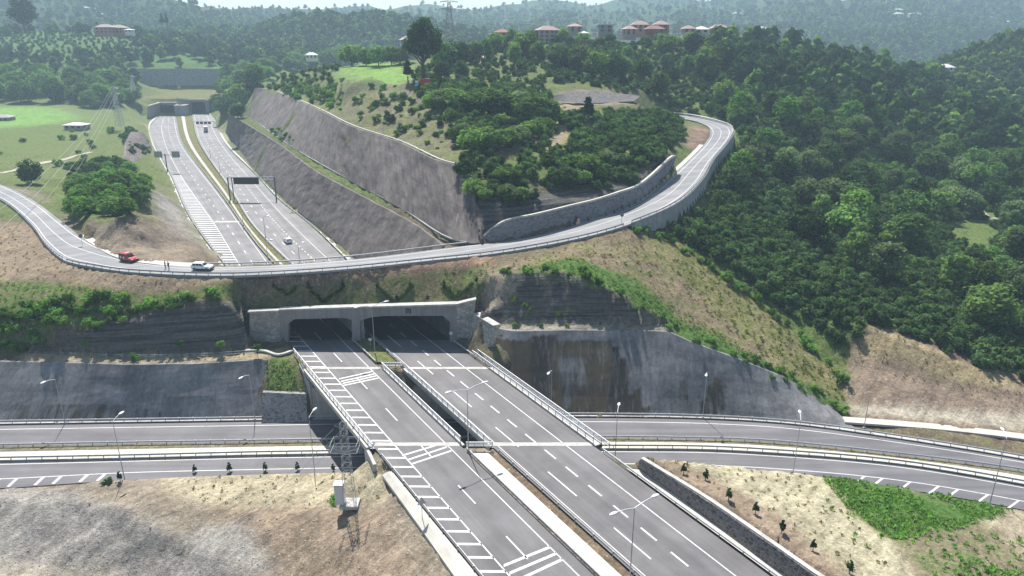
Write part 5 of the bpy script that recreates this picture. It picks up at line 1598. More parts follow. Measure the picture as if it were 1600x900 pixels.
# ---------------- people ----------------
def person(label, loc, rz, shirt, lean=0.0, arm=0.3):
    t = thing('person', label, 'person', loc, rz, 'people standing on the service road')
    J = [(0, 0, .96), (0, 0, 1.18), (0, .01, 1.42), (0, .02, 1.52), (0, .03, 1.62), (0, .035, 1.72),
         (.1, 0, .92), (.11, .03, .5), (.12, 0, .08), (.12, .14, .04), (-.1, 0, .92), (-.12, -.03, .5), (-.13, -.02, .08), (-.13, .12, .04),
         (.19, 0, 1.4), (.25, -.02, 1.14), (.22, arm, 1.02 + arm * .4), (.2, arm + .09, 1.02 + arm * .5), (-.19, 0, 1.4), (-.26, 0, 1.13), (-.25, .08, .88), (-.25, .1, .79)]
    E_ = [(0, 1), (1, 2), (2, 3), (3, 4), (4, 5), (0, 6), (6, 7), (7, 8), (8, 9), (0, 10), (10, 11), (11, 12), (12, 13), (2, 14), (14, 15), (15, 16), (16, 17), (2, 18), (18, 19), (19, 20), (20, 21)]
    rad = [(.15, .11), (.15, .11), (.16, .11), (.06, .06), (.085, .1), (.07, .08), (.09, .09), (.06, .065), (.042, .05), (.04, .03), (.09, .09), (.06, .065), (.042, .05), (.04, .03),
           (.055, .055), (.045, .045), (.035, .035), (.04, .025), (.055, .055), (.045, .045), (.035, .035), (.04, .025)]
    me = bpy.data.meshes.new('body'); me.from_pydata(J, E_, [])
    o = bpy.data.objects.new('body', me); C.objects.link(o)
    sk = o.modifiers.new('skin', 'SKIN')
    for i, r in enumerate(rad): me.skin_vertices[0].data[i].radius = r
    me.skin_vertices[0].data[0].use_root = True
    sb = o.modifiers.new('sub', 'SUBSURF'); sb.levels = 2; sb.render_levels = 2
    dg = bpy.context.evaluated_depsgraph_get()
    em = bpy.data.meshes.new_from_object(o.evaluated_get(dg))
    bpy.data.objects.remove(o)
    em.materials.clear()
    for m_ in (M['skin'], shirt, M['cloth_dark']): em.materials.append(m_)
    for p_ in em.polygons:
        z = p_.center.z
        p_.material_index = 2 if z < .98 and abs(p_.center.x) < .21 else (1 if z < 1.5 and (abs(p_.center.x) < .24 or z > 1.1) else 0)
        p_.use_smooth = True
    link('body', em, None, t)
    k = MB(); n_ = 10
    vs = [(0, .02, 1.81)] + [(rr * math.cos(i * 2 * math.pi / n_), .02 + rr * 1.1 * math.sin(i * 2 * math.pi / n_), z) for rr, z in ((.07, 1.79), (.1, 1.73), (.1, 1.68)) for i in range(n_)]
    k.add(vs, [(0, 1 + i, 1 + (i + 1) % n_) for i in range(n_)] + [(1 + j * n_ + i, 1 + j * n_ + (i + 1) % n_, 1 + (j + 1) * n_ + (i + 1) % n_, 1 + (j + 1) * n_ + i) for j in range(2) for i in range(n_)])
    obj('hair', k, M['hair'], t, local=True, smooth=True)
    return t
p, a = on_up(259, .3); person('person in olive shirt and dark trousers, left of the standing pair', p, R(-40), M['cloth_olive'], arm=.22)
p, a = on_up(264.5, .26); person('person in black clothes, right of the standing pair', p, R(60), M['cloth_dark'], arm=.28)

# ---------------- houses ----------------
def wcol(name, c): 
    if name not in M: M[name] = plain(name, c, .85, 0, .2, .6)
    return M[name]
wcol('wall_pink', (.5, .34, .31)); wcol('wall_white', (.62, .6, .56)); wcol('wall_grey', (.3, .28, .27)); wcol('wall_brick', (.3, .15, .11)); wcol('wall_ochre', (.45, .36, .26))
wcol('roof_pink', (.36, .27, .25)); wcol('roof_red', (.27, .13, .11)); wcol('roof_white', (.7, .68, .66)); wcol('roof_grey', (.35, .33, .33))
def house(label, base, W, D, H_, storeys, wall, roof, rz=0.0, rh=2.2, chim=False, group=None, flat=False, balcony=False, cat='house'):
    t = thing('house', label, cat, base, rz, group)
    obj('wall', MB().box((0, 0, H_ / 2 - 1.5), (W, D, H_ + 3)), M[wall], t, local=True)
    e = .7
    if flat:
        ro = obj('roof', MB().box((0, 0, H_ + .15), (W + .6, D + .6, .35)), M[roof], t, local=True)
    else:
        k = MB(); ins = min(W, D) / 2 * .85
        k.add([(-W / 2 - e, -D / 2 - e, H_), (W / 2 + e, -D / 2 - e, H_), (W / 2 + e, D / 2 + e, H_), (-W / 2 - e, D / 2 + e, H_), (-W / 2 + ins, 0, H_ + rh), (W / 2 - ins, 0, H_ + rh),
               (-W / 2 - e, -D / 2 - e, H_ - .25), (W / 2 + e, -D / 2 - e, H_ - .25), (W / 2 + e, D / 2 + e, H_ - .25), (-W / 2 - e, D / 2 + e, H_ - .25)],
              [(0, 1, 5, 4), (1, 2, 5), (2, 3, 4, 5), (3, 0, 4), (6, 9, 8, 7), (0, 6, 7, 1), (1, 7, 8, 2), (2, 8, 9, 3), (3, 9, 6, 0)])
        ro = obj('roof', k, M[roof], t, local=True)
    if chim: obj('chimney', MB().box((W * .2, D * .1, H_ + rh), (.8, .8, 1.8)), M['wall_brick'], ro, local=True)
    sh = H_ / storeys
    nw = max(2, int(W / 3))
    for s in range(storeys):
        for i in range(nw):
            x = -W / 2 + W * (i + .5) / nw
            f = obj('window', MB().box((x, -D / 2 - .03, sh * (s + .52)), (1.5, .1, 1.5)), M['glass_dark'], t, local=True)
        for q in (-1, 1):
            obj('window', MB().box((q * (W / 2 + .03), -D * .15, sh * (s + .52)), (.1, 1.3, 1.4)), M['glass_dark'], t, local=True)
        if balcony and s > 0: obj('balcony', MB().box((0, -D / 2 - .7, sh * s), (W * .8, 1.5, .25)), M['wall_white'], t, local=True)
    return t
def hs(px, py, Y, wpx, hpx, *a, **k):
    b = PY(px, py, Y); s = Y / (CP + .3 * SP) / FPX
    g = gz(b.x, b.y)
    return house(a[0], b, wpx * s, max(7, wpx * s * .7), hpx * s * .8, *a[1:], **k)
VG = 'hilltop village houses'
hs(855, 66, 440, 32, 22, 'three-storey pink house with a hip roof, tallest on the hilltop', 3, 'wall_pink', 'roof_pink', .25, 2.4, True, VG, balcony=True)
hs(784, 60, 450, 22, 11, 'dark reddish house half hidden among trees left of the pink house', 2, 'wall_brick', 'roof_red', -.2, 1.8, False, VG)
hs(898, 49, 470, 20, 9, 'grey house with minaret-like chimney right of the pink house', 2, 'wall_grey', 'roof_pink', .1, 1.6, True, VG)
hs(945, 50, 460, 22, 12, 'flat-roofed unfinished grey house left of the red cluster', 2, 'wall_grey', 'roof_grey', 0, 1, False, VG, flat=True)
hs(983, 54, 455, 17, 10, 'small house with a pink hip roof at the left of the red cluster', 2, 'wall_pink', 'roof_pink', .2, 2, False, VG)
hs(999, 50, 466, 24, 13, 'house with wide pinkish roof in the middle of the red cluster', 2, 'wall_pink', 'roof_pink', 0, 2.4, True, VG)
hs(1022, 54, 452, 26, 10, 'long brick-red house at the front of the red cluster', 2, 'wall_brick', 'roof_red', .1, 2, False, VG)
hs(1032, 48, 475, 22, 11, 'house with broad pale red roof at the back of the red cluster', 2, 'wall_brick', 'roof_pink', 0, 2.2, False, VG)
hs(1075, 51, 465, 18, 7, 'low pink-roofed house left of the white-roofed one', 1, 'wall_pink', 'roof_pink', 0, 2, False, VG)
hs(1095, 51, 470, 19, 6, 'low house with a bright white roof on the hilltop', 1, 'wall_white', 'roof_white', 0, 1.8, False, VG)
hs(1123, 51, 470, 26, 8, 'wide pinkish-roofed house right of the white-roofed one', 1, 'wall_ochre', 'roof_pink', 0, 2.2, True, VG)
hs(1188, 51, 480, 18, 7, 'dark shed at the right end of the hilltop village', 1, 'wall_grey', 'roof_grey', 0, 1.5, False, VG)
hs(912, 56, 452, 12, 5, 'tiny white-roofed shed below the village houses', 1, 'wall_white', 'roof_white', 0, 1.0, False, VG)
hs(636, 76, 405, 18, 16, 'pale house partly hidden behind the big tree', 2, 'wall_white', 'roof_grey', .3, 2, False)
hs(487, 90, 640, 17, 5, 'white house with white hip roof in the wooded valley', 2, 'wall_white', 'roof_white', .2, 2.2, False)
hs(166, 52, 700, 24, 11, 'left of the two reddish houses on the left plateau', 2, 'wall_brick', 'roof_pink', .15, 2.6, False)
hs(186, 52, 710, 24, 10, 'right of the two reddish houses on the left plateau', 2, 'wall_brick', 'roof_pink', -.1, 2.6, False)
hs(203, 50, 700, 10, 4, 'tiny white-roofed shed beside the reddish plateau houses', 1, 'wall_white', 'roof_white', 0, 1, False)
hs(121, 200, 425, 30, 7, 'low white-roofed farm shed in the green field', 1, 'wall_grey', 'roof_white', -.1, 1.2, False)
hs(5, 189, 455, 28, 8, 'dark barn at the left edge of the green field', 1, 'wall_grey', 'roof_grey', .1, 1.5, False)
hs(1476, 110, 520, 20, 6, 'house with a pale pinkish roof among the right valley trees', 1, 'wall_white', 'roof_white', .1, 2.2, False)

# bench fence on the left
pth = catmull(lp((48, 556, .4), (100, 558, .4), (180, 561, .4), (300, 560, .4), (400, 554, .4)), 40)
t = thing('fence', 'low fence of thin posts along the planted bench', 'fence', pth[0])
posts_on(t, every(pth, 3.2), pt_)
k = MB()
for h in (.5, 1.0): k.tube(up(pth, h), .02, 3, False)
obj('fence_wire', k, M['steel'], t)
# ---------------- far hills ----------------
k = N('far_hillside')
pv = k.pos()
b1 = k.noise(pv, .012, 5, .65); b2 = k.noise(pv, .07, 4, .7)
c = k.mix(k.ramp(b1, [(.35, 0), (.6, 1)]), (.022, .045, .022), (.05, .085, .032))
c = k.mix(k.ramp(b1, [(.64, 0), (.7, 1)]), c, (.1, .13, .05))
c = k.mix(.8, c, k.ramp(b2, [(.3, .5), (.7, 1.3)]), 'MULTIPLY')
M['hill'] = k.done(c, .95, k.bump(b2, 1.0, 6.0), spec=.05)
HILLS = []
def hill(cols, rows, back, amp, seed):
    """rows: list of (pixel y per column, distance per column), from foot to crest"""
    n = 140
    X = np.linspace(cols[0], cols[-1], n)
    grid_ = []
    for ys, Ys in rows:
        yy = np.interp(X, cols, ys); YY = np.interp(X, cols, Ys) if isinstance(Ys, (list, tuple)) else np.full(n, Ys)
        grid_.append([PY(X[i], yy[i], YY[i]) for i in range(n)])
    fine = []
    for a, b in zip(grid_, grid_[1:]):
        for j in range(14): fine.append([p.lerp(q, j / 14) for p, q in zip(a, b)])
    fine.append(grid_[-1])
    fine.append([Vector((p.x * 1.12, p.y + back, p.z - 60)) for p in grid_[-1]])
    A = np.array([[tuple(p) for p in r] for r in fine])
    m = np.ones(A.shape[:2]); m[-1] = 0; m[0] = 0
    A[:, :, 2] += fbm(A[:, :, 0] / 110 + seed, A[:, :, 1] / 110, seed, 4) * amp * m
    mb = MB().loft([[Vector(p) for p in r] for r in A])
    o = struct('hills', mb, M['hill'], smooth=True)
    HILLS.append(BVHTree.FromPolygons([Vector(v) for v in mb.v], mb.f))
    return o
def flat(v, n): return [v] * n
c_ = [100, 200, 300, 380, 420, 470, 520, 600, 650, 700, 780, 860, 950]
hill(c_, [(flat(112, 13), 790), ([75, 70, 66, 62, 58, 54, 52, 54, 58, 64, 72, 78, 86], 900), ([60, 56, 50, 46, 36, 29, 28, 30, 38, 48, 60, 68, 80], 1000)], 160, 7, 3)
c_ = [-500, -200, 0, 150, 270, 300, 340, 400, 480, 540, 600, 660, 700, 760, 860, 960, 1060, 1120, 1200, 1400, 1600, 2000]
cy = [-70, -50, -40, -20, 1, 8, 13, 20, 19, 14, 10, 7, 9, 12, 6, 2, 2, 4, -10, -40, -60, -80]
hill(c_, [([80] * 6 + [85, 90, 90, 90, 90, 90, 85, 85, 85, 85, 90, 100, 120, 150, 170, 190], [900] * 6 + [1050] * 8 + [900] * 8),
          ([20, 25, 30, 34, 40, 42, 45, 50, 50, 48, 44, 40, 40, 40, 40, 42, 45, 50, 55, 60, 70, 80], [1150] * 8 + [1500] * 8 + [1250] * 6),
          (cy, [1500] * 6 + [1800] * 3 + [2200] * 9 + [2000] * 4)], 400, 14, 8)
c_ = [1330, 1400, 1450, 1500, 1560, 1620, 1800, 2100]
hill(c_, [([168, 172, 176, 180, 185, 190, 200, 210], 490), ([158, 152, 140, 128, 118, 110, 80, 60], 540), ([150, 138, 114, 95, 72, 56, 15, 0], 600)], 120, 2, 12)
c_ = [330, 400, 440, 480, 530]
def hit_hill(px_, py_):
    v, u = (py_ - 450) / FPX, (px_ - 800) / FPX
    d = Vector((u, CP - v * SP, -(SP + v * CP))).normalized()
    best = None
    for h in HILLS + [BV]:
        r = h.ray_cast(Vector((0, 0, CAM_H)), d)
        if r[0] is not None and (best is None or r[3] < best[1]): best = (r[0], r[3])
    return best[0] if best else None

# ---------------- foliage meshes ----------------
def cube_sphere():
    V = []; F = []
    for ax_ in range(3):
        for s in (-1, 1):
            o = len(V)
            for i in range(3):
                for j in range(3):
                    p = [0, 0, 0]; p[ax_] = s; p[(ax_ + 1) % 3] = i - 1; p[(ax_ + 2) % 3] = j - 1
                    q = np.array(p, float); V.append(q / np.linalg.norm(q))
            for i in range(2):
                for j in range(2):
                    f = [o + i * 3 + j, o + i * 3 + j + 1, o + (i + 1) * 3 + j + 1, o + (i + 1) * 3 + j]
                    F.append(f if s < 0 else f[::-1])
    return np.array(V), np.array(F)
CSV, CSF = cube_sphere()
def crown_arrays(seed, cz, rx, rz, ncl, nleaf, leaf, cr=.42, core=.62, shell=.62, flatb=.5, shape=None):
    r = np.random.default_rng(seed)
    Vs = []; Fs = []; Ts = []; n0 = 0
    for c in range(ncl):
        d = r.normal(size=3); d /= np.linalg.norm(d)
        if d[2] < 0: d[2] *= flatb
        rad = r.uniform(shell - .2, shell + .12) if c > ncl * .15 else r.uniform(0, .4)
        ctr = np.array([d[0] * rx * rad, d[1] * rx * rad, cz + d[2] * rz * rad])
        if shape is not None:
            f = shape((ctr[2] - cz + rz) / (2 * rz)); ctr[:2] *= f
        else: f = 1
        R_ = cr * min(rx, rz) * r.uniform(.65, 1.25) * max(f, .45)
        tone = r.uniform(0, 1)
        if core > 0:
            v = CSV * R_ * core * r.uniform(.85, 1.1, size=(1, 3)) + ctr
            Vs.append(v); Fs.append(CSF + n0); n0 += len(v); Ts.append(np.full(len(v), tone * .8))
        m = nleaf
        dd = r.normal(size=(m, 3)); dd /= np.linalg.norm(dd, axis=1)[:, None]
        out = ctr - np.array([0, 0, cz]); dd += out / max(np.linalg.norm(out), .1) * .6
        dd /= np.linalg.norm(dd, axis=1)[:, None]
        pos = ctr + dd * R_ * r.uniform(.72, 1.35, size=(m, 1)) * np.array([1, 1, .85])
        nn = dd + r.normal(size=(m, 3)) * .55 + np.array([0, 0, .35]); nn /= np.linalg.norm(nn, axis=1)[:, None]
        t = np.cross(nn, r.normal(size=(m, 3))); t /= np.linalg.norm(t, axis=1)[:, None]
        b = np.cross(nn, t)
        s = leaf * r.uniform(.6, 1.35, size=(m, 1))
        q = np.stack([pos - t * s * .5 - b * s * .18, pos + b * s * -.42 + t * s * .05, pos + t * s * .55, pos + b * s * .42], axis=1).reshape(-1, 3)
        Vs.append(q); Fs.append(np.arange(m * 4).reshape(m, 4) + n0); n0 += m * 4
        Ts.append(np.repeat(np.clip(tone + r.normal(size=m) * .18, 0, 1), 4))
    return np.vstack(Vs), np.vstack(Fs), np.concatenate(Ts)
def crown_mesh(name, mat, *a, **k):
    V, F, Tn = crown_arrays(*a, **k)
    me = mesh_np(name, V, F, 4)
    fattr(me, 'tone', Tn)
    me.materials.append(mat)
    return me
def trunk_mesh(name, seed, h, r0, limbs=4, spread=1.6):
    r = random.Random(seed); mb = MB()
    bend = (r.uniform(-.25, .25), r.uniform(-.25, .25))
    mb.tube([(0, 0, -.6), (bend[0] * .3, bend[1] * .3, h * .35), (bend[0], bend[1], h)], [r0 * 1.25, r0, r0 * .55], 7)
    for i in range(limbs):
        a = i * 2 * math.pi / limbs + r.uniform(-.5, .5); z = h * r.uniform(.55, .95)
        mb.tube([(bend[0] * z / h, bend[1] * z / h, z), (math.cos(a) * spread * .5, math.sin(a) * spread * .5, z + spread * .5), (math.cos(a) * spread, math.sin(a) * spread, z + spread * 1.1)], [r0 * .5, r0 * .32, r0 * .12], 5)
    me = bpy.data.meshes.new(name); me.from_pydata(mb.v, [], mb.f); me.materials.append(M['bark']); me.update()
    return me
TREES = {}
def tree_kind(key, h, mats, seeds, th, tr, limbs, spread, **kw):
    TREES[key] = (h, [(crown_mesh('crown', mats[i % len(mats)], sd, **kw), trunk_mesh('trunk', sd, th, tr, limbs, spread)) for i, sd in enumerate(seeds)])
tree_kind('broad', 9.0, [M['leaf'], M['leaf_pale'], M['leaf_dark'], M['leaf']], [11, 12, 13, 14], 4.2, .2, 4, 1.7, cz=4.7, rx=3.7, rz=4.1, ncl=44, nleaf=46, leaf=.62, flatb=.95)
tree_kind('bright', 8.0, [M['leaf_bright'], M['leaf_yellow']], [21, 22], 3.6, .18, 4, 1.6, cz=4.2, rx=3.3, rz=3.7, ncl=36, nleaf=34, leaf=.62, flatb=.95)
tree_kind('tall', 14.0, [M['leaf'], M['leaf_dark'], M['leaf_pale']], [31, 32, 33], 6, .3, 5, 2, cz=7.8, rx=3.6, rz=6.0, ncl=48, nleaf=36, leaf=.72, cr=.4, flatb=.9)
tree_kind('giant', 25.0, [M['leaf_dark']], [41], 11, .95, 7, 4, cz=15.6, rx=7.6, rz=9.0, ncl=80, nleaf=60, leaf=.95, cr=.3, shell=.7)
tree_kind('column', 10.0, [M['leaf_conifer']], [51], 3, .16, 3, .4, cz=5.6, rx=1.5, rz=4.6, ncl=34, nleaf=34, leaf=.45, cr=.55, shape=lambda t: 1.15 - .95 * t)
BUSH = [crown_mesh('bush', M['leaf_hazel'], s, cz=1.6, rx=1.9, rz=1.8, ncl=12, nleaf=36, leaf=.6, cr=.5, flatb=.7) for s in (61, 62, 63, 64)]
SHRUB = [crown_mesh('shrub', [M['leaf_bright'], M['leaf'], M['weed']][i], s, cz=1.0, rx=1.7, rz=1.15, ncl=12, nleaf=34, leaf=.34, cr=.55, flatb=.5) for i, s in enumerate((71, 72, 73))]
SAPL = crown_mesh('crown', M['leaf_conifer'], 81, cz=.72, rx=.42, rz=.95, ncl=12, nleaf=26, leaf=.17, cr=.6, shape=lambda t: 1.2 - 1.0 * t)
BALL = crown_mesh('crown', M['leaf_bright'], 82, cz=2.3, rx=.8, rz=.75, ncl=14, nleaf=30, leaf=.2, cr=.5)
TH = 'tree'
n_tree = 0
def plant_tree(kind, p, h, label, group=None, wide=1.0, var=None, name='tree'):
    H0, vs = TREES[kind]
    i = var if var is not None else random.randrange(len(vs))
    cme, tme_ = vs[i]
    t = thing(name, label, 'bush' if name == 'large_bush' else 'tree', p - Vector((0, 0, .1)), random.uniform(0, 6.28), group)
    s = h / H0
    t.scale = (s * wide, s * wide, s)
    for nm, me in (('crown', cme), ('trunk', tme_)):
        o = bpy.data.objects.new(nm, me); C.objects.link(o); o.parent = t
    return t
def mpp(p): return (p.y * CP + (CAM_H - p.z) * SP) / FPX
def tree_at(kind, x, y, hpx, label, group=None, wide=1.0, var=None, Y=None, name='tree'):
    if Y is not None:
        p = PY(x, y, Y); z = gz(p.x, p.y)
    else:
        p = hit(x, y)
        if p is None: return None
    return plant_tree(kind, p, hpx * mpp(p) * 1.03, label, group, wide, var, name)
def plant_bush(mesh, p, s, label, group, cat='bush', name='bush', sz=None):
    o = bpy.data.objects.new(name, mesh); C.objects.link(o)
    o.location = p - Vector((0, 0, .12)); o.rotation_euler = (0, 0, random.uniform(0, 6.28)); o.scale = (s, s, sz or s * random.uniform(.85, 1.2))
    return tag(o, label, cat, group)

ROADXY = []
for a, b, pad in ((UN, UF, 2.2), (LCL, RCR, 2.5), (FE, NE, 2)):
    A_ = resample(a, 140); B_ = resample(b, 140)
    vs = []; fs = []
    for p, q in zip(A_, B_):
        d = Vector((q.x - p.x, q.y - p.y, 0)).normalized() * pad
        vs += [Vector((p.x - d.x, p.y - d.y, 0)), Vector((q.x + d.x, q.y + d.y, 0))]
    for i in range(139): fs.append((2 * i, 2 * i + 1, 2 * i + 3, 2 * i + 2))
    ROADXY.append(BVHTree.FromPolygons(vs, fs))
def on_road(x, y):
    return any(b.ray_cast(Vector((x, y, 50)), Vector((0, 0, -1)))[0] is not None for b in ROADXY)
def scatter(poly, spacing, y0=0, y1=2000, excl=(), x0=-700, x1=700, keep=1.0, z0=-99):
    """ground points inside an area traced on the photograph"""
    out = []
    ny = int((min(y1, 860) - max(y0, 56)) / spacing); ys = max(y0, 56)
    xs_ = []; 
    for j in range(ny):
        y = ys + (j + .5) * spacing
        for i in range(int((x1 - x0) / spacing)):
            x = x0 + (i + .5 + .5 * (j % 2)) * spacing
            if abs(x) < y * .84 + 30: xs_.append((x, y))
    if not xs_: return []
    A = np.array(xs_) + RNG.uniform(-.42, .42, (len(xs_), 2)) * spacing
    # cheap first test with the coarse surface, then the true ground
    for x, y in A:
        z = gz(x, y)
        if z is None or z < z0: continue
        fx, fy, _ = proj(np.array([x]), np.array([y]), np.array([z]))
        if not (-60 < fx[0] < 1660 and -60 < fy[0] < 960): continue
        if not inpoly(fx, fy, poly)[0]: continue
        if any(inpoly(fx, fy, e)[0] for e in excl): continue
        if keep < 1 and random.random() > keep: continue
        if on_road(x, y): continue
        out.append(Vector((x, y, z)))
    return out
def visible(p, h=2.0):
    """is the top of something standing here seen by the camera"""
    o = Vector((0, 0, CAM_H)); d = p + Vector((0, 0, h)) - o; L = d.length
    r = BV.ray_cast(o, d.normalized())
    return r[0] is None or r[3] > L - 1.5

# ---------------- single trees one can pick out ----------------
tree_at('giant', 662, 131, 96, 'huge dark old tree, tallest on the hill by the green field', None, .95)
tree_at('column', 638, 130, 36, 'ivy-clad dark column of a tree left of the huge old tree', None, 1.9, name='tree')
HG = 'trees along the back of the green field'
for x, y, h, k_, w_ in ((512, 104, 26, 'broad', 1.2), (530, 103, 30, 'broad', 1.1), (550, 104, 36, 'broad', 1.25), (572, 103, 26, 'broad', 1.3), (592, 103, 30, 'bright', 1.2), (612, 102, 32, 'broad', 1.1), (626, 101, 28, 'broad', 1.1), (470, 112, 20, 'broad', 1.2), (490, 108, 20, 'broad', 1.2)):
    tree_at(k_, x, y, h, 'leafy tree in the row along the back of the bright green field', HG, w_, 0 if k_ == 'bright' else None)
KG = 'trees between the huge old tree and the village'
for x, y, h, k_, w_ in ((690, 110, 46, 'broad', 1.0), (705, 105, 40, 'broad', 1.2), (722, 100, 34, 'broad', 1.1), (740, 100, 36, 'broad', 1.1), (757, 92, 30, 'bright', 1.0), (775, 78, 28, 'broad', 1.1), (803, 108, 44, 'tall', 1.1), (822, 92, 44, 'broad', 1.0), (842, 96, 30, 'broad', 1.1), (690, 122, 26, 'broad', 1.2), (720, 122, 26, 'broad', 1.1), (760, 70, 26, 'broad', 1.0), (800, 60, 22, 'broad', 1.0)):
    tree_at(k_, x, y, h, 'tree in the scattered group between the huge old tree and the village', KG, w_, 0 if k_ == 'bright' else None)
VG2 = 'trees on the slope below the village'
for x, y, h, k_, w_ in ((870, 108, 40, 'broad', 1.0), (885, 110, 36, 'broad', .9), (905, 115, 44, 'broad', 1.0), (930, 122, 44, 'broad', 1.0), (962, 124, 40, 'broad', .9), (975, 122, 34, 'broad', 1.0), (1005, 124, 34, 'broad', 1.1), (1040, 86, 34, 'broad', 1.3), (1042, 118, 38, 'tall', 1.1), (1050, 130, 26, 'broad', 1.0), (1030, 152, 42, 'broad', .8), (1075, 115, 28, 'bright', 1.1), (1085, 85, 34, 'broad', 1.2), (980, 92, 20, 'bright', 1.1), (880, 66, 24, 'broad', 1.0), (1010, 66, 18, 'broad', 1.0), (926, 60, 28, 'tall', .9), (1005, 46, 18, 'broad', .8), (830, 62, 26, 'broad', 1.2), (1065, 60, 20, 'broad', 1.2), (960, 60, 16, 'broad', 1.2)):
    tree_at(k_, x, y, h, 'tree on the bushy slope just below the hilltop village', VG2, w_, 0 if k_ == 'bright' else None)
for x, y, h, w_, lab in ((1108, 112, 46, 1.1, 'yellow-green tree standing out below the right end of the village'),):
    tree_at('bright', x, y, h, lab, None, w_, 1)
tree_at('column', 918, 192, 42, 'dark dense upright tree on the middle hill beside the pale bare patch', None, 2.2)
tree_at('column', 1229, 292, 34, 'dark pointed cypress in the forest right of the service road', None, 1.3)
tree_at('tall', 40, 50, 52, 'tall hazy tree at the top left on the plateau', None, 1.4, Y=690)
for x in (255, 262): tree_at('column', x, 46, 26, 'slim poplar of the pair above the left plateau', 'pair of poplars', 1.0, Y=760)
tree_at('broad', 50, 288, 40, 'lone round tree by the pale track at the left', None, 1.0, 2)
tree_at('column', 690, 128, 30, 'small dark upright tree right of the huge trunk', None, 1.6)
# hedge-like clumps on the middle hill
for grp, lab, items in (
    ('big bushes in the upper clump of the middle hill', 'dark bushy tree in the long upper clump on the middle hill', ((678, 170, 34), (695, 172, 40), (712, 172, 38), (730, 170, 32), (745, 178, 44), (762, 180, 42), (780, 184, 46), (798, 186, 44), (815, 190, 48), (833, 194, 50), (850, 194, 48), (738, 166, 30), (700, 160, 26), (770, 168, 34), (810, 172, 36))),
    ('big bushes in the lower clump of the middle hill', 'bushy tree in the lower clump on the middle hill', ((722, 228, 36), (738, 236, 44), (757, 236, 44), (775, 234, 40), (793, 230, 38), (812, 224, 34), (832, 214, 34), (845, 206, 30), (725, 212, 24))),
    ('big bushes above the dark rock cut', 'bright bushy tree above the dark rock cut by the service road', ((728, 278, 36), (742, 308, 34), (760, 312, 26), (785, 284, 30), (802, 284, 30), (795, 314, 32), (815, 312, 24), (735, 292, 28), (770, 296, 22))),
    ('bushes above the stone wall of the service road', 'dark round bush-like tree above the stone wall of the service road', ((870, 290, 30), (888, 288, 32), (905, 288, 30), (920, 270, 34), (935, 280, 26), (900, 262, 28), (950, 258, 28)))):
    for x, y, h in items:
        tree_at('broad', x, y, h * .85, lab.replace('bushy tree', 'bush').replace('bush-like tree', 'bush'), grp, 1.5, random.choice((0, 1, 2, 3)), name='large_bush')
# trees beside the far tunnel
for x, y, h in ((352, 178, 30), (365, 172, 36), (378, 165, 34), (392, 148, 30), (365, 150, 34), (380, 138, 30), (350, 150, 26), (400, 130, 30), (415, 122, 30), (372, 185, 24), (340, 165, 20), (430, 118, 22), (385, 120, 28), (360, 130, 30)):
    tree_at('broad', x, y, h, 'tree in the clump between the far tunnel and the shotcrete cut', 'trees right of the far tunnel', 1.3, random.choice((0, 1, 3)))
# bushes on the brown knoll left of the far motorway
for p in scatter([(110, 340), (118, 300), (150, 270), (190, 235), (205, 270), (235, 300), (232, 328), (170, 345)], 5.5, 150, 300):
    plant_tree(random.choice(('broad', 'bright')), p, random.uniform(3.8, 6.5), 'bright big bush on the brown knoll left of the far motorway', 'big bushes on the brown knoll', 1.4, 0, name='large_bush')
for x, y, h in ((224, 212, 14), (217, 214, 12), (230, 212, 12), (240, 211, 12)): pass
# left tree belt
LB = scatter([(-20, 160), (-20, 100), (60, 92), (150, 92), (210, 70), (300, 65), (390, 80), (420, 110), (370, 135), (360, 108), (215, 106), (212, 140), (200, 168), (150, 172), (60, 165)], 13.5, 540, 860, keep=.9)
LB.sort(key=lambda p: p.y)
for p in LB[:40]:
    plant_tree(random.choice(('broad', 'broad', 'tall', 'bright')) if random.random() > .1 else 'bright', p, random.uniform(11, 19), 'tree in the dark belt behind the left fields and far tunnel', 'trees of the left belt', 1.15, 0)
for p in scatter([(205, 120), (125, 140), (130, 165), (170, 175), (215, 160), (215, 130)], 10, 400, 640, keep=.8):
    plant_tree('broad', p, random.uniform(9, 14), 'lighter tree in front of the dark left belt', 'trees in front of the left belt', 1.2, random.choice((0, 1)))
for p in scatter([(-20, 98), (-20, 48), (200, 44), (420, 70), (300, 66), (200, 72), (150, 92)], 32, 650, 860, keep=.6):
    plant_tree('broad', p, random.uniform(7, 12), 'scattered tree on the hazel plateau at the upper left', 'trees on the left plateau', 1.2)
    if random.random() < .35: break
VALLEY = scatter([(400, 135), (385, 90), (500, 85), (620, 92), (520, 106), (440, 116)], 15, 440, 840, keep=.75)
for p in VALLEY[:18]:
    plant_tree('broad', p, random.uniform(8, 14), 'hazy tree in the valley behind the middle hill', 'trees in the valley behind the middle hill', 1.25)
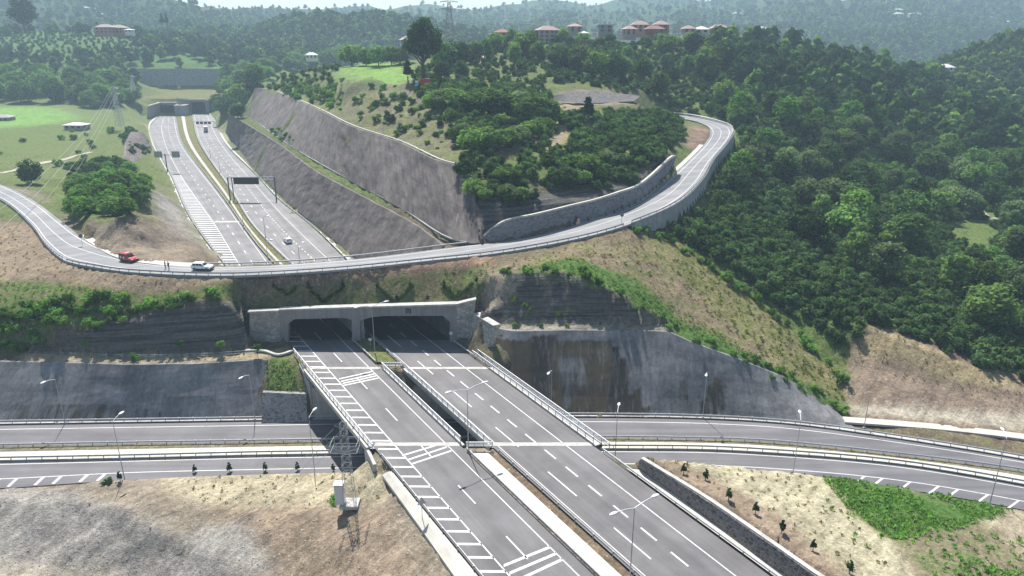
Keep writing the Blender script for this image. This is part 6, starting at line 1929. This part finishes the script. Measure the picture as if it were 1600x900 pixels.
# forest on the right: single trees
CLEAR = [[(1470, 345), (1540, 345), (1562, 372), (1545, 392), (1490, 380)], [(1515, 305), (1545, 305), (1545, 335), (1610, 350), (1610, 362), (1540, 345), (1518, 325)]]
FOR = [(1150, 215), (1120, 160), (1075, 110), (1140, 56), (1200, 60), (1300, 75), (1400, 100), (1500, 130), (1620, 140), (1640, 560), (1500, 500), (1340, 430), (1250, 380), (1180, 330), (1130, 300), (1150, 250)]
ft = scatter(FOR, 11.5, 130, 620, CLEAR, keep=.8)
def clear_of_bend(p, d=7.0): return all((q.x - p.x) ** 2 + (q.y - p.y) ** 2 > d * d for q in UN if q.x > 20) and all((q.x - p.x) ** 2 + (q.y - p.y) ** 2 > d * d for q in UF if q.x > 20)
ft = [p for p in ft if visible(p, 9) and clear_of_bend(p)]
random.shuffle(ft)
FG_ = {'broad': 'round-crowned tree in the dense forest on the right slope', 'tall': 'taller tree rising from the dense forest on the right slope', 'bright': 'bright green tree in the dense forest on the right slope'}
ft.sort(key=lambda p: mpp(p))
for p in ft[:110]:
    k_ = random.choices(('broad', 'tall', 'bright'), (.68, .2, .12))[0]
    plant_tree(k_, p, random.uniform(6, 11.5) * (1.15 if k_ == 'tall' else 1), FG_[k_], 'forest trees on the right slope: ' + k_, random.uniform(1.0, 1.35), 0 if k_ == 'bright' else None)
FT_REST = ft[110:]
# topiary trees and saplings
for x, y, s, lab in ((136, 556, .8, 'small round topiary tree, leftmost on the bench above the shotcrete wall'), (284, 556, .95, 'round topiary tree, second from left on the bench'), (347, 556, 1.05, 'round topiary tree, third from left on the bench'), (403, 556, 1.0, 'round topiary tree nearest the portal wing wall')):
    p = P(x, y, .5); z = gz(p.x, p.y); p.z = z if z is not None else .5
    t = thing('topiary_tree', lab, 'tree', p, 0, 'topiary trees on the bench'); t.scale = (s, s, s)
    o = bpy.data.objects.new('crown', BALL); C.objects.link(o); o.parent = t
    obj('trunk', MB().tube([(0, 0, -.2), (0, 0, 1.8)], [.07, .05], 6), M['bark'], t, local=True)
plant_bush(SHRUB[0], P(212, 563, .4), .7, 'small green bush on the bench edge between the topiary trees', None)
sap = [(x, y, 1.0, 'small conifer sapling along the lower road edge on the left mound', 'saplings on the left mound') for x, y in ((305, 739), (359, 738), (415, 737), (465, 736), (521, 738), (188, 752))]
sap += [(x, y, 1.0, 'small conifer sapling planted behind the rubble-stone wall', 'saplings behind the rubble-stone wall') for x, y in ((1068, 741), (1102, 750), (1138, 782), (1180, 803), (1221, 833), (1270, 860), (1327, 895))]
sap += [(x, y, .85, 'small conifer sapling on the grassy slope above the portal', 'saplings above the portal') for x, y in ((428, 452), (482, 450), (536, 449), (590, 450), (641, 448), (694, 447), (745, 443), (510, 474), (620, 470), (668, 470))]
saptr = bpy.data.meshes.new('trunk'); _m = MB().tube([(0, 0, -.2), (0, 0, .6)], [.05, .04], 5); saptr.from_pydata(_m.v, [], _m.f); saptr.materials.append(M['bark']); saptr.update()
for x, y, s, lab, g in sap:
    p = hit(x, y)
    if p is None: continue
    t = thing('conifer_sapling', lab, 'sapling', p, random.uniform(0, 6), g); s *= random.uniform(1.0, 1.25); t.scale = (s, s, s * 1.15)
    for nm, me in (('crown', SAPL), ('trunk', saptr)):
        o = bpy.data.objects.new(nm, me); C.objects.link(o); o.parent = t
# shrubs
def shrubs(poly, spacing, s0, s1, lab, grp, meshes, y0=56, y1=200, keep=1.0):
    for p in scatter(poly, spacing, y0, y1, keep=keep):
        plant_bush(SHRUB[random.choice(meshes)], p, random.uniform(s0, s1), lab, grp, 'shrub', 'shrub')
shrubs([(-20, 498), (40, 482), (105, 470), (118, 495), (60, 522), (-20, 536)], 2.0, .75, 1.15, 'dense shrub in the left thicket on the slope above the rock face', 'shrubs of the left thicket', (0, 1, 2), 120, 150)
shrubs([(122, 474), (160, 462), (200, 464), (196, 488), (150, 500), (122, 498)], 2.0, .75, 1.15, 'dense shrub in the round thicket right of the left thicket', 'shrubs of the round thicket', (0, 1, 2), 120, 150)
shrubs([(-20, 545), (60, 525), (150, 500), (250, 472), (340, 452), (342, 470), (250, 490), (150, 516), (60, 545), (-20, 566)], 2.0, .55, .95, 'bright shrub along the crest of the striped rock face', 'shrubs along the rock face crest', (0, 2), 118, 150)
shrubs([(762, 428), (800, 420), (870, 418), (925, 428), (1000, 470), (1060, 512), (1180, 560), (1312, 625), (1318, 648), (1290, 632), (1150, 568), (1040, 515), (960, 462), (870, 432)], 2.4, .35, .75, 'low bright shrub along the green crest above the stained wall', 'shrubs above the stained wall', (0, 2), 118, 160)
shrubs([(775, 500), (760, 470), (800, 455), (860, 490), (1000, 495), (1035, 506), (780, 512)], 2.6, .35, .7, 'dark shrub on the dark rock ledge right of the portal', 'shrubs on the dark rock ledge', (1,), 128, 150, .7)
shrubs([(150, 742), (205, 738), (210, 752), (150, 758)], 2.2, .4, .7, 'low shrub at the top of the left mound by the road', 'shrubs on the left mound', (0, 1), 56, 110)
shrubs([(505, 780), (530, 772), (548, 792), (520, 800)], 1.6, .35, .6, 'small shrub left of the lattice mast footing', 'shrubs by the mast', (1, 2), 56, 110)
shrubs([(420, 200), (445, 205), (462, 222), (440, 222)], 3, .6, 1.1, 'shrub on the berm between the two shotcrete tiers', 'shrubs on the berm', (0, 1), 200, 420)
shrubs([(985, 362), (1050, 352), (1060, 380), (1120, 420), (1250, 520), (1310, 575), (1330, 620), (1300, 580), (1150, 450), (1040, 375)], 2.6, .5, .95, 'bright shrub along the foot of the embankment by the forest', 'shrubs at the embankment foot', (0, 1, 2), 125, 185)
shrubs([(440, 140), (530, 118), (520, 165), (455, 155)], 6, 1.0, 2.0, 'shrub on the steep slope below the bright green field', 'shrubs below the field', (0, 1), 250, 450, .8)
shrubs([(440, 150), (530, 125), (640, 135), (735, 220), (700, 245), (600, 205), (500, 168)], 5.0, .4, 1.2, 'small shrub on the grassy slope above the upper shotcrete tier', 'shrubs on the grassy slope', (0, 1, 2), 190, 400, .5)
shrubs([(660, 135), (740, 130), (860, 150), (870, 200), (740, 215), (690, 190)], 6, 1.0, 1.8, 'green shrub between the clumps of the middle hill', 'shrubs between the clumps', (0, 1, 2), 200, 320, .6)
shrubs([(-20, 215), (200, 195), (190, 250), (100, 262), (-20, 280)], 16, .9, 1.6, 'lone shrub in the left fields', 'shrubs of the left fields', (1,), 250, 460, .4)

# ---------------- hazel bushes: nearest 300 single, the rest one mass ----------------
HAZ = [(985, 362), (1050, 350), (1110, 320), (1150, 240), (1155, 200), (1110, 180), (1060, 180), (1060, 60), (1200, 60), (1300, 78), (1400, 105), (1500, 135), (1640, 145), (1640, 620), (1560, 585), (1450, 540), (1360, 503), (1320, 545), (1250, 505), (1150, 430), (1050, 365)]
hz = scatter(HAZ, 2.45, 130, 250, CLEAR) + scatter(HAZ, 3.6, 250, 600, CLEAR)
hz = [p for p in hz if visible(p, 2.5) and clear_of_bend(p, 3.2)]
hz.sort(key=lambda p: mpp(p))
for p in hz[:290]:
    plant_bush(random.choice(BUSH), p, random.uniform(.55, .9), 'hazel bush in the dense planting right of the embankment', 'hazel bushes right of the embankment', 'hazel bush', 'hazel_bush')
rest = hz[290:]
mid_ = [(860, 180), (1060, 175), (1068, 215), (1040, 240), (1000, 285), (930, 300), (870, 300), (840, 290), (860, 240), (905, 215)]
rest += scatter(mid_, 2.6, 170, 330, keep=.88)
rest += scatter([(720, 330), (840, 318), (835, 290), (870, 230), (845, 245), (720, 250), (740, 300)], 3.4, 165, 260, keep=.6)
rest += scatter([(860, 130), (860, 60), (1060, 56), (1060, 175), (1000, 150), (930, 135)], 4.2, 280, 470)
rest += scatter([(640, 120), (700, 84), (860, 66), (860, 140), (870, 175), (690, 160)], 4.6, 250, 470, keep=.75)
rest += scatter([(-20, 98), (-20, 50), (200, 46), (420, 72), (420, 110), (300, 88), (200, 80), (150, 92)], 7, 640, 860)
rest += scatter([(100, 262), (235, 240), (235, 200), (188, 190), (200, 240), (120, 300)], 4.5, 200, 420)
rest += scatter([(400, 140), (440, 116), (530, 104), (530, 118), (450, 145)], 5, 300, 470)
rest += scatter([(640, 135), (700, 128), (860, 140), (872, 200), (850, 245), (740, 255), (715, 225), (690, 190)], 3.4, 190, 330, keep=.55)
rest += scatter([(560, 170), (640, 140), (735, 215), (720, 245), (640, 215)], 4.2, 190, 330, keep=.35)
def stuff_points(name, pts, sources, s0, s1, label):
    """one object: copies of a few plant meshes spread over many points"""
    n = len(pts)
    me = bpy.data.meshes.new(name)
    me.vertices.add(n); me.vertices.foreach_set('co', np.array([tuple(p) for p in pts], np.float32).ravel())
    a = me.attributes.new('size', 'FLOAT', 'POINT'); a.data.foreach_set('value', RNG.uniform(s0, s1, n).astype(np.float32))
    a = me.attributes.new('turn', 'FLOAT', 'POINT'); a.data.foreach_set('value', RNG.uniform(0, 6.28, n).astype(np.float32))
    a = me.attributes.new('kind_index', 'INT', 'POINT'); a.data.foreach_set('value', RNG.integers(0, len(sources), n).astype(np.int32))
    o = bpy.data.objects.new(name, me); C.objects.link(o)
    o['kind'] = 'stuff'; o['label'] = label
    ng = bpy.data.node_groups.new(name, 'GeometryNodeTree')
    ng.interface.new_socket('Geometry', in_out='INPUT', socket_type='NodeSocketGeometry')
    ng.interface.new_socket('Geometry', in_out='OUTPUT', socket_type='NodeSocketGeometry')
    nd = ng.nodes; gi = nd.new('NodeGroupInput'); go = nd.new('NodeGroupOutput')
    ip = nd.new('GeometryNodeInstanceOnPoints'); jn = nd.new('GeometryNodeJoinGeometry')
    for s in reversed(sources):
        oi = nd.new('GeometryNodeObjectInfo'); oi.transform_space = 'ORIGINAL'
        oi.inputs['Object'].default_value = s; oi.inputs['As Instance'].default_value = True
        ng.links.new(oi.outputs['Geometry'], jn.inputs[0])
    def na(nm, t):
        x = nd.new('GeometryNodeInputNamedAttribute'); x.data_type = t; x.inputs['Name'].default_value = nm
        return x.outputs['Attribute']
    cx = nd.new('ShaderNodeCombineXYZ'); ng.links.new(na('turn', 'FLOAT'), cx.inputs[2])
    ng.links.new(gi.outputs[0], ip.inputs['Points']); ng.links.new(jn.outputs[0], ip.inputs['Instance'])
    ip.inputs['Pick Instance'].default_value = True
    ng.links.new(na('kind_index', 'INT'), ip.inputs['Instance Index'])
    er = nd.new('FunctionNodeEulerToRotation'); ng.links.new(cx.outputs[0], er.inputs[0]); ng.links.new(er.outputs[0], ip.inputs['Rotation'])
    ng.links.new(na('size', 'FLOAT'), ip.inputs['Scale'])
    ng.links.new(ip.outputs[0], go.inputs[0])
    md = o.modifiers.new('spread', 'NODES'); md.node_group = ng
    return o
bsrc = []
for me in BUSH:
    bsrc.append(next(o for o in bpy.data.objects if o.data is me))
stuff_points('hazel_planting', [p - Vector((0, 0, .1)) for p in rest], bsrc, .55, .95, 'dense hazel planting covering the hillsides')
print('bushes', len(hz), len(rest), 'trees', len(ft), len(LB))
# woods on the far hills and behind the crest
def on_hills(n, xr, yr, skip=()):
    out = []
    while len(out) < n:
        x = random.uniform(*xr); y = random.uniform(*yr)
        p = hit_hill(x, y)
        if p is not None and (p.y > 780 or (p.y > 488 and x > 1400 and y < 150)): out.append(p)
        elif p is None: n -= 1
        else: n -= .3
    return out
FARV = [crown_mesh('far_crown', M['leaf'] if i else M['leaf_dark'], 90 + i, cz=4.5, rx=4.6, rz=4.4, ncl=9, nleaf=16, leaf=1.9, cr=.5, core=.9) for i in range(2)]
fsrc = []
for i, me in enumerate(FARV):
    p = hit_hill(500 + i * 60, 60)
    o = bpy.data.objects.new('far_tree', me); C.objects.link(o); o.location = p
    tag(o, 'hazy tree in the far wood left of the tall lattice pylon', 'tree', 'trees of the far wood'); fsrc.append(o)
fw = on_hills(2600, (180, 900), (18, 105)) + on_hills(2600, (-40, 1640), (-8, 60)) + on_hills(2400, (1050, 1640), (-10, 170)) + on_hills(260, (1400, 1640), (60, 150))
stuff_points('far_woods', fw, fsrc, .6, 1.25, 'hazy woods covering the far hills')
stuff_points('forest_background', FT_REST + LB[40:] + VALLEY[18:], fsrc, .85, 1.5, 'rear trees of the right forest and the left belt')

# ---------------- weeds, grass, stones ----------------
def tuft(seed, n, h, w_, sp):
    r = np.random.default_rng(seed); V = []; F = []
    for i in range(n):
        a = r.uniform(0, 6.28); d = np.array([math.cos(a), math.sin(a), 0]); t = np.array([-d[1], d[0], 0])
        b = d * r.uniform(0, sp * .5); hh = h * r.uniform(.6, 1.2); tip = b + d * r.uniform(.2, .6) * sp + np.array([0, 0, hh])
        m = (b + tip) / 2 + np.array([0, 0, hh * .12])
        V += [b - t * w_ * .3, m - t * w_ * .5, tip, m + t * w_ * .5]
        F.append([4 * i, 4 * i + 1, 4 * i + 2, 4 * i + 3])
    return np.array(V), np.array(F)
def spread(name, label, protos, pts, s0, s1, mat, tone=True):
    Vs = []; Fs = []; Ts = []; n0 = 0
    for p in pts:
        V, F = random.choice(protos); a = random.uniform(0, 6.28); s = random.uniform(s0, s1)
        c_, s_ = math.cos(a) * s, math.sin(a) * s
        W = np.column_stack([V[:, 0] * c_ - V[:, 1] * s_, V[:, 0] * s_ + V[:, 1] * c_, V[:, 2] * s]) + np.array([p.x, p.y, p.z - .03])
        Vs.append(W); Fs.append(F + n0); n0 += len(V); Ts.append(np.full(len(V), random.random()))
    me = mesh_np(name, np.vstack(Vs), np.vstack(Fs), 4); fattr(me, 'tone', np.concatenate(Ts))
    o = link(name, me, mat); o['kind'] = 'stuff'; o['label'] = label
    return o
TF_ = [tuft(i, 11, .42, .2, .5) for i in range(4)]
g1 = scatter([(1285, 748), (1400, 752), (1590, 795), (1500, 828), (1400, 846), (1330, 800)], .62, 56, 108, keep=.8)
g1 = [p for p in g1 if fbm(np.array([p.x * .16]), np.array([p.y * .16]), 77)[0] > -.55]
g1 += scatter([(1400, 840), (1580, 830), (1640, 900), (1560, 960), (1430, 880)], 1.3, 56, 100, keep=.7) + scatter([(1500, 870), (1600, 900), (1500, 910)], .8, 56, 100)
g1 += scatter([(1260, 790), (1320, 770), (1400, 850), (1330, 860)], 1.6, 56, 100, keep=.5)
spread('weeds', 'patch of bright green weeds on the straw slope', TF_, g1, .6, 1.3, M['weed'])
g2 = scatter([(385, 442), (765, 410), (765, 468), (385, 488)], 1.15, 136, 160, keep=.6) + scatter([(800, 425), (900, 400), (1060, 480), (1320, 640), (1180, 560), (1040, 505), (960, 452)], .95, 120, 165, keep=.8)
g2 += scatter([(412, 562), (456, 552), (480, 612), (418, 612)], .8, 115, 130) + scatter([(-20, 440), (230, 458), (380, 440), (392, 470), (250, 480), (150, 512), (40, 545), (-20, 560)], 1.2, 120, 150, keep=.7)
g2 += scatter([(558, 532), (572, 532), (622, 572), (592, 574)], .55, 124, 141)
spread('grass_tufts', 'grass and weeds on the slopes around the portal', TF_, g2, .5, 1.15, M['weed'])
VI = None
g3 = scatter([(745, 425), (985, 358), (1045, 370), (1310, 575), (1325, 640), (1180, 545), (1040, 470), (900, 405), (800, 425)], 1.25, 120, 175, keep=.6)
g3 += scatter([(1365, 508), (1640, 620), (1640, 650), (1400, 590), (1320, 560)], 1.5, 120, 150, keep=.6) + scatter([(1010, 715), (1290, 745), (1330, 800), (1400, 900), (1330, 900), (1180, 790)], 1.6, 56, 106, keep=.5)
g3 += scatter([(250, 735), (560, 728), (600, 780), (450, 795), (330, 790)], 1.5, 56, 106, keep=.4)
g3 += scatter([(-20, 350), (60, 360), (110, 412), (390, 432), (390, 445), (-20, 445)], 1.6, 120, 220, keep=.5)
spread('dry_grass', 'dry yellowish grass on the embankment and mounds', TF_, g3, .35, .9, M['weed_dry'])
gy = scatter([(1050, 405), (1120, 425), (1310, 575), (1322, 635), (1200, 562), (1080, 470)], 1.5, 115, 180, keep=.6) + scatter([(900, 392), (1000, 372), (1060, 420), (1000, 440)], 2.2, 130, 180, keep=.4)
spread('flowering_weeds', 'yellow-green weeds dotted over the embankment', TF_, gy, .7, 1.5, M['leaf_yellow'])
g4 = scatter([(340, 205), (395, 262), (560, 400), (585, 400), (450, 322), (390, 252)], 2.2, 150, 420, keep=.4) + scatter([(225, 195), (262, 275), (335, 410), (350, 410), (270, 275), (240, 205)], 2.4, 150, 420, keep=.4)
if g4: spread('verge_grass', 'sparse grass on the verges of the far motorway', TF_, g4, .6, 1.2, M['weed_dry'])
M['stone_loose'] = plain('loose_stone', (.36, .34, .3), .9, 0, .4, .7)
def rock_proto(seed):
    r = np.random.default_rng(seed)
    return CSV * r.uniform(.6, 1.2, size=3) * (1 + r.normal(size=(len(CSV), 1)) * .0) * .5 + np.array([0, 0, .12]), CSF
RK = [rock_proto(i) for i in range(5)]
st = scatter([(-20, 775), (200, 745), (600, 740), (720, 905), (400, 910), (-20, 905)], 1.0, 56, 106, keep=.5) + scatter([(60, 840), (230, 880), (300, 905), (180, 905), (0, 870)], .8, 56, 100, keep=.6)
st += scatter([(1380, 560), (1640, 640), (1640, 660), (1330, 650)], 2.6, 110, 150, keep=.5) + scatter([(150, 340), (300, 350), (330, 405), (200, 400)], 2.6, 140, 200, keep=.5) + scatter([(690, 180), (740, 250), (620, 220), (560, 180)], 5, 180, 330, keep=.4)
spread('loose_stones', 'loose pale stones strewn over the bare slopes', RK, st, .07, .3, M['stone_loose'])
# dirt tracks
def track(name, pxs, wd, mat):
    pts = [hit(*q) for q in pxs]; pts = every(catmull([p for p in pts if p], 40), 2.0)
    for p in pts: p.z = gz(p.x, p.y)
    rows = []
    for f in (-.5, -.17, .17, .5):
        r = offset(pts, wd * f)
        for p in r:
            z = gz(p.x, p.y); p.z = (z if z is not None else p.z) + .18
        rows.append(r)
    struct(name, MB().loft(rows), mat)
M['track'] = plain('pale_gravel', (.42, .38, .31), .95, 0, .25, .8)
track('dirt_track', [(1538, 308), (1527, 318), (1529, 330), (1552, 342), (1600, 354), (1660, 366)], 3.2, M['track'])
track('dirt_track', [(-20, 272), (40, 262), (100, 250), (142, 238)], 3.0, M['track'])
track('dirt_track', [(742, 100), (752, 92), (748, 84)], 4, M['track'])
# extra growth on the middle hill and around the village
VT = 'trees among the village houses'
for x, y, h, w_ in ((832, 62, 18, 1.2), (880, 64, 18, 1.2), (912, 60, 18, 1.3), (925, 58, 20, 1.0), (965, 60, 20, 1.2), (972, 57, 22, .8), (1010, 60, 16, 1.3), (1045, 58, 20, 1.2), (1058, 57, 18, 1.2), (1085, 58, 14, 1.4), (1108, 58, 14, 1.4), (1140, 58, 18, 1.3), (1155, 58, 18, 1.3), (1172, 60, 18, 1.2), (1205, 62, 20, 1.3), (1222, 64, 20, 1.3), (760, 66, 18, 1.2), (800, 64, 20, 1.2)):
    tree_at('broad', x, y + 3, h * 1.05, 'tree standing among or just before the village houses', VT, w_, random.choice((0, 1, 3)))
for x in range(770, 1215, 17):
    if 828 < x < 882: continue
    tree_at('broad', x + random.uniform(-5, 5), 70 + random.uniform(-3, 6), random.uniform(12, 20), 'tree standing among or just before the village houses', VT, random.uniform(1.1, 1.5), random.choice((0, 1, 2, 3)))

# zigzag rows of low dark plants on the slope above the portal
for i, (pts, lab) in enumerate(((((430, 449), (447, 462), (462, 449)), 'leftmost'), (((482, 449), (506, 473), (538, 448)), 'second from left'), (((590, 448), (618, 472), (645, 447)), 'third from left'), (((693, 446), (712, 464), (738, 443)), 'rightmost'))):
    path = [hit(*q) for q in pts]
    if any(q is None for q in path): continue
    path = every(path, .35); Vs = []; Fs = []; n0 = 0
    for p in path:
        for _ in range(3):
            V, F = random.choice(TF_); s_ = random.uniform(.7, 1.3)
            W = V * s_ + np.array([p.x + random.uniform(-.25, .25), p.y + random.uniform(-.25, .25), gz(p.x, p.y) - .03]); Vs.append(W); Fs.append(F + n0); n0 += len(V)
    V = np.vstack(Vs); base = np.array(tuple(path[0]))
    me = mesh_np('low_hedge', V - base, np.vstack(Fs), 4); fattr(me, 'tone', RNG.uniform(0, 1, len(V)))
    tag(link('low_hedge', me, M['leaf_dark'], None, tuple(base)), lab + ' of the four V-shaped rows of low dark plants above the portal', 'hedge', 'V-shaped plant rows above the portal')
# far houses on the hills
FH = 'far hillside houses'
for i, (x, y, w_, h, rf, lab) in enumerate(((1403, 26, 12, 6, 'roof_white', 'left of the two white blocks on the far right hillside'), (1429, 26, 18, 6, 'roof_white', 'right of the two white blocks on the far right hillside'), (1403, 19, 12, 5, 'roof_white', 'white block just above the left far right block'), (1545, 29, 9, 4, 'roof_white', 'pale house high on the right end of the far hillside'), (1574, 37, 9, 4, 'roof_white', 'pale house at the right edge of the far hillside'), (135, 15, 10, 4, 'roof_white', 'leftmost white house on the hazy left hill'), (153, 17, 10, 4, 'roof_white', 'white house in the middle of the hazy left hill'), (157, 25, 9, 4, 'roof_white', 'low white house nearest on the hazy left hill'), (184, 27, 10, 4, 'roof_white', 'white house at the right of the hazy left hill'), (1151, 24, 13, 4, 'roof_white', 'lone white building on the pale hillside above the village'), (569, 33, 8, 4, 'roof_white', 'tiny white house on the wooded ridge'), (1316, 4, 12, 4, 'roof_white', 'white house at the top of the right hillside'), (1390, 5, 14, 4, 'roof_white', 'white house at the top beside a greyer one'))):
    p = hit_hill(x, y)
    if p is None: continue
    s = mpp(p) * 1.0
    house(lab, p, w_ * s, w_ * s * .7, h * s * .75, 2, 'wall_white', rf, random.uniform(-.3, .3), h * s * .3, False, FH)
# ---------------- the air ----------------
hz_m = bpy.data.materials.new('haze'); hz_m.use_nodes = True
nt = hz_m.node_tree; nt.nodes.clear()
out = nt.nodes.new('ShaderNodeOutputMaterial'); pvn = nt.nodes.new('ShaderNodeVolumePrincipled')
pvn.inputs['Color'].default_value = (.6, .82, 1.0, 1); pvn.inputs['Density'].default_value = .00026; pvn.inputs['Anisotropy'].default_value = .15
nt.links.new(pvn.outputs[0], out.inputs['Volume'])
o = obj('haze', MB().box((0, 1300, 165), (6400, 3300, 470)), hz_m)
o['kind'] = 'stuff'; o['label'] = 'thin blue summer haze over the whole valley'
